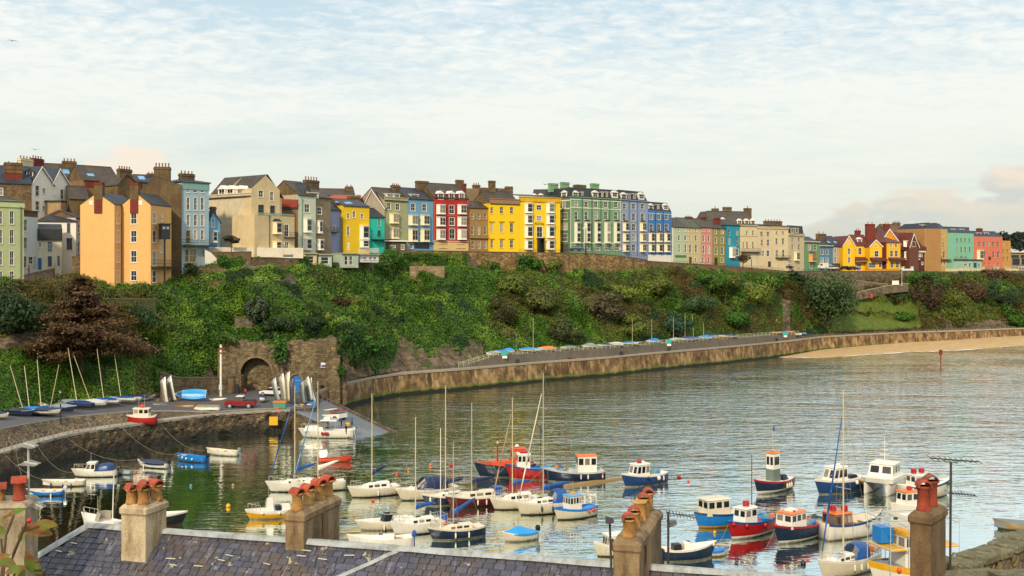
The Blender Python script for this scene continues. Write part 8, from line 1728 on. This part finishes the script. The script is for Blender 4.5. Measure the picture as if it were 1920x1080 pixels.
for px, hl, lb in ((1455,'red','stack of bright red kayaks on the promenade'),(1482,'orange','small red kayak lying by the railing end'),(1496,'white','white tender at the very end of the promenade row'),(1505,'bright','tiny blue and white tender beside the promenade end')):
    Y = copY(px)+6; stored(lb, Vector(rp(px, Y, 7.0 if px < 1490 else 5.9)), 190, 4.2 if px < 1460 else 2.6, None, hl, None, 0)
for px, lb in ((945,'teal life ring cabinet on the railing at the left end of the promenade'),(1253,'teal and white life ring cabinet on the railing at mid promenade'),(1471,'teal life ring cabinet on the railing near the red kayaks')):
    Y = copY(px)+3.55; o = empty('life_ring_cabinet', Vector(rp(px, Y, dz(px)))); tag(o, lb, 'cabinet'); m = MB(); m.box(-.85,.85,-.35,-.05,-.1,1.2); m.build('cabinet', plain('2FA09A'), o); m = MB(); m.box(-.8,.8,-.36,-.06,-.7,-.1); m.build('panel', WHITE, o)
for px, lb in ((971,'dark bin against the promenade inner wall, left'),(1166,'dark bin against the promenade inner wall below the middle mast'),(1255,'dark bin under the middle life ring cabinet'),(1457,'dark bin against the promenade inner wall, right')):
    m = MB(); m.lathe([(.4,0),(.45,.9),(.45,1.0),(.2,1.15)], n=10); o = m.build('litter_bin', plain('2A2E38'), loc=Vector(rp(px, copY(px)+2.6, 5.05))); tag(o, lb, 'bin')
m = MB(); m.box(-1,1,-.3,.3,.35,.45); m.box(-.9,-.8,-.3,.3,0,.35); m.box(.8,.9,-.3,.3,0,.35); o = m.build('bench', plain('6A4226'), loc=Vector(rp(1072, copY(1072)+2.8, 5.05))); tag(o, 'brown bench against the promenade inner wall', 'bench')
# quay things
o = Boat('beached_wheelhouse', 'red and white boat wheelhouse poking above the quay ledge', 0, 0, 185, 4.6, 2.0, .9, 'boat', loc=Vector(rp(267, 180.5, 3.7))); o.hull('white', 'red', 'red', 'white', rise=.2).wheelhouse(-.25, .28, .75, 1.1, nw=3, wall='cream', roof='cream', slant=.02).rings([(.0,0,2.0)], 'orange', .3, .1).pole(.1,.2,2.0,1.2).pole(-.1,.2,2.0,1.6)
for i, px in enumerate((-2, 22, 72, 100, 128, 147, 170, 205, 228)):
    Y = qv(px,1)[0]+.5; m = MB()
    for k in (-.22, .22):
        pts = [Vector((k*1.8+.34*math.cos(a), 0, .75+.34*math.sin(a))) for a in np.linspace(0, math.pi, 7)]; pts = [Vector((pts[0].x,0,-.1))]+pts+[Vector((pts[-1].x,0,-.1))]; m.path(pts, .05, 5)
    o = m.build('ladder_hoop', plain('8A7A66', .8), loc=Vector(rp(px, Y, 4.05))); tag(o, 'pair of rusty hoops over a ladder on the quay edge', 'ladder hoop', 'ladder hoops along the left quay')
m = MB(); m.box(-.75,.75,-.1,.05,-.75,.75); o = m.build('warning_sign', plain('D8A414'), loc=Vector(rp(513, 195.0, 2.1))); tag(o, 'square yellow warning sign on the quay wall by the slip', 'sign')
o = empty('kiosk_box', W(525, 770, 199)); tag(o, 'small green and orange tool box cabinet at the top of the slip', 'cabinet'); m = MB(); m.box(-1.1,1.1,-.6,.6,-.2,1.5); m.build('cabinet', plain('3E8A74'), o); m = MB(); m.box(-1.2,1.2,-.7,.7,1.5,1.75); m.build('lid', plain('C8742A'), o)
for i, (px, py, Y, c, lb) in enumerate(((521,771,197.8,'orange','orange fishing crate near the green cabinet'),(524,778,197,'orange','orange buoy lying on the quay edge'),(652,800,194,'yellow','yellow bucket beside the pick up tail'),(566,765,204,'yellow','yellow oilskin heap on the yard'))):
    m = MB(); m.lathe([(.3,0),(.42,.15),(.42,.6),(.35,.7)], n=9); o = m.build('crate', HC[c], loc=W(px, py, Y)); tag(o, lb, 'crate')
for px, py, Y, lb in ((23,77,150,'gull flying high at the upper left'),(66,281,160,'gull flying just above the left chimneys'),(1022,346,200,'gull in the air left of the green chimneys')):
    m = MB(); 
    for s_ in (-1, 1): m.loft([[(0,-.1,0),(0,.12,0),(0,.12,.03),(0,-.1,.03)],[(s_*.35,-.06,.12),(s_*.35,.12,.12),(s_*.35,.12,.14),(s_*.35,-.06,.14)],[(s_*.7,.04,.02),(s_*.7,.1,.02),(s_*.7,.1,.03),(s_*.7,.04,.03)]])
    m.tube((0,-.25,0),(0,.28,0),.07,.03,6); o = m.build('gull', plain('6A6A68'), loc=W(px, py, Y), rotz=.6); tag(o, lb, 'gull')
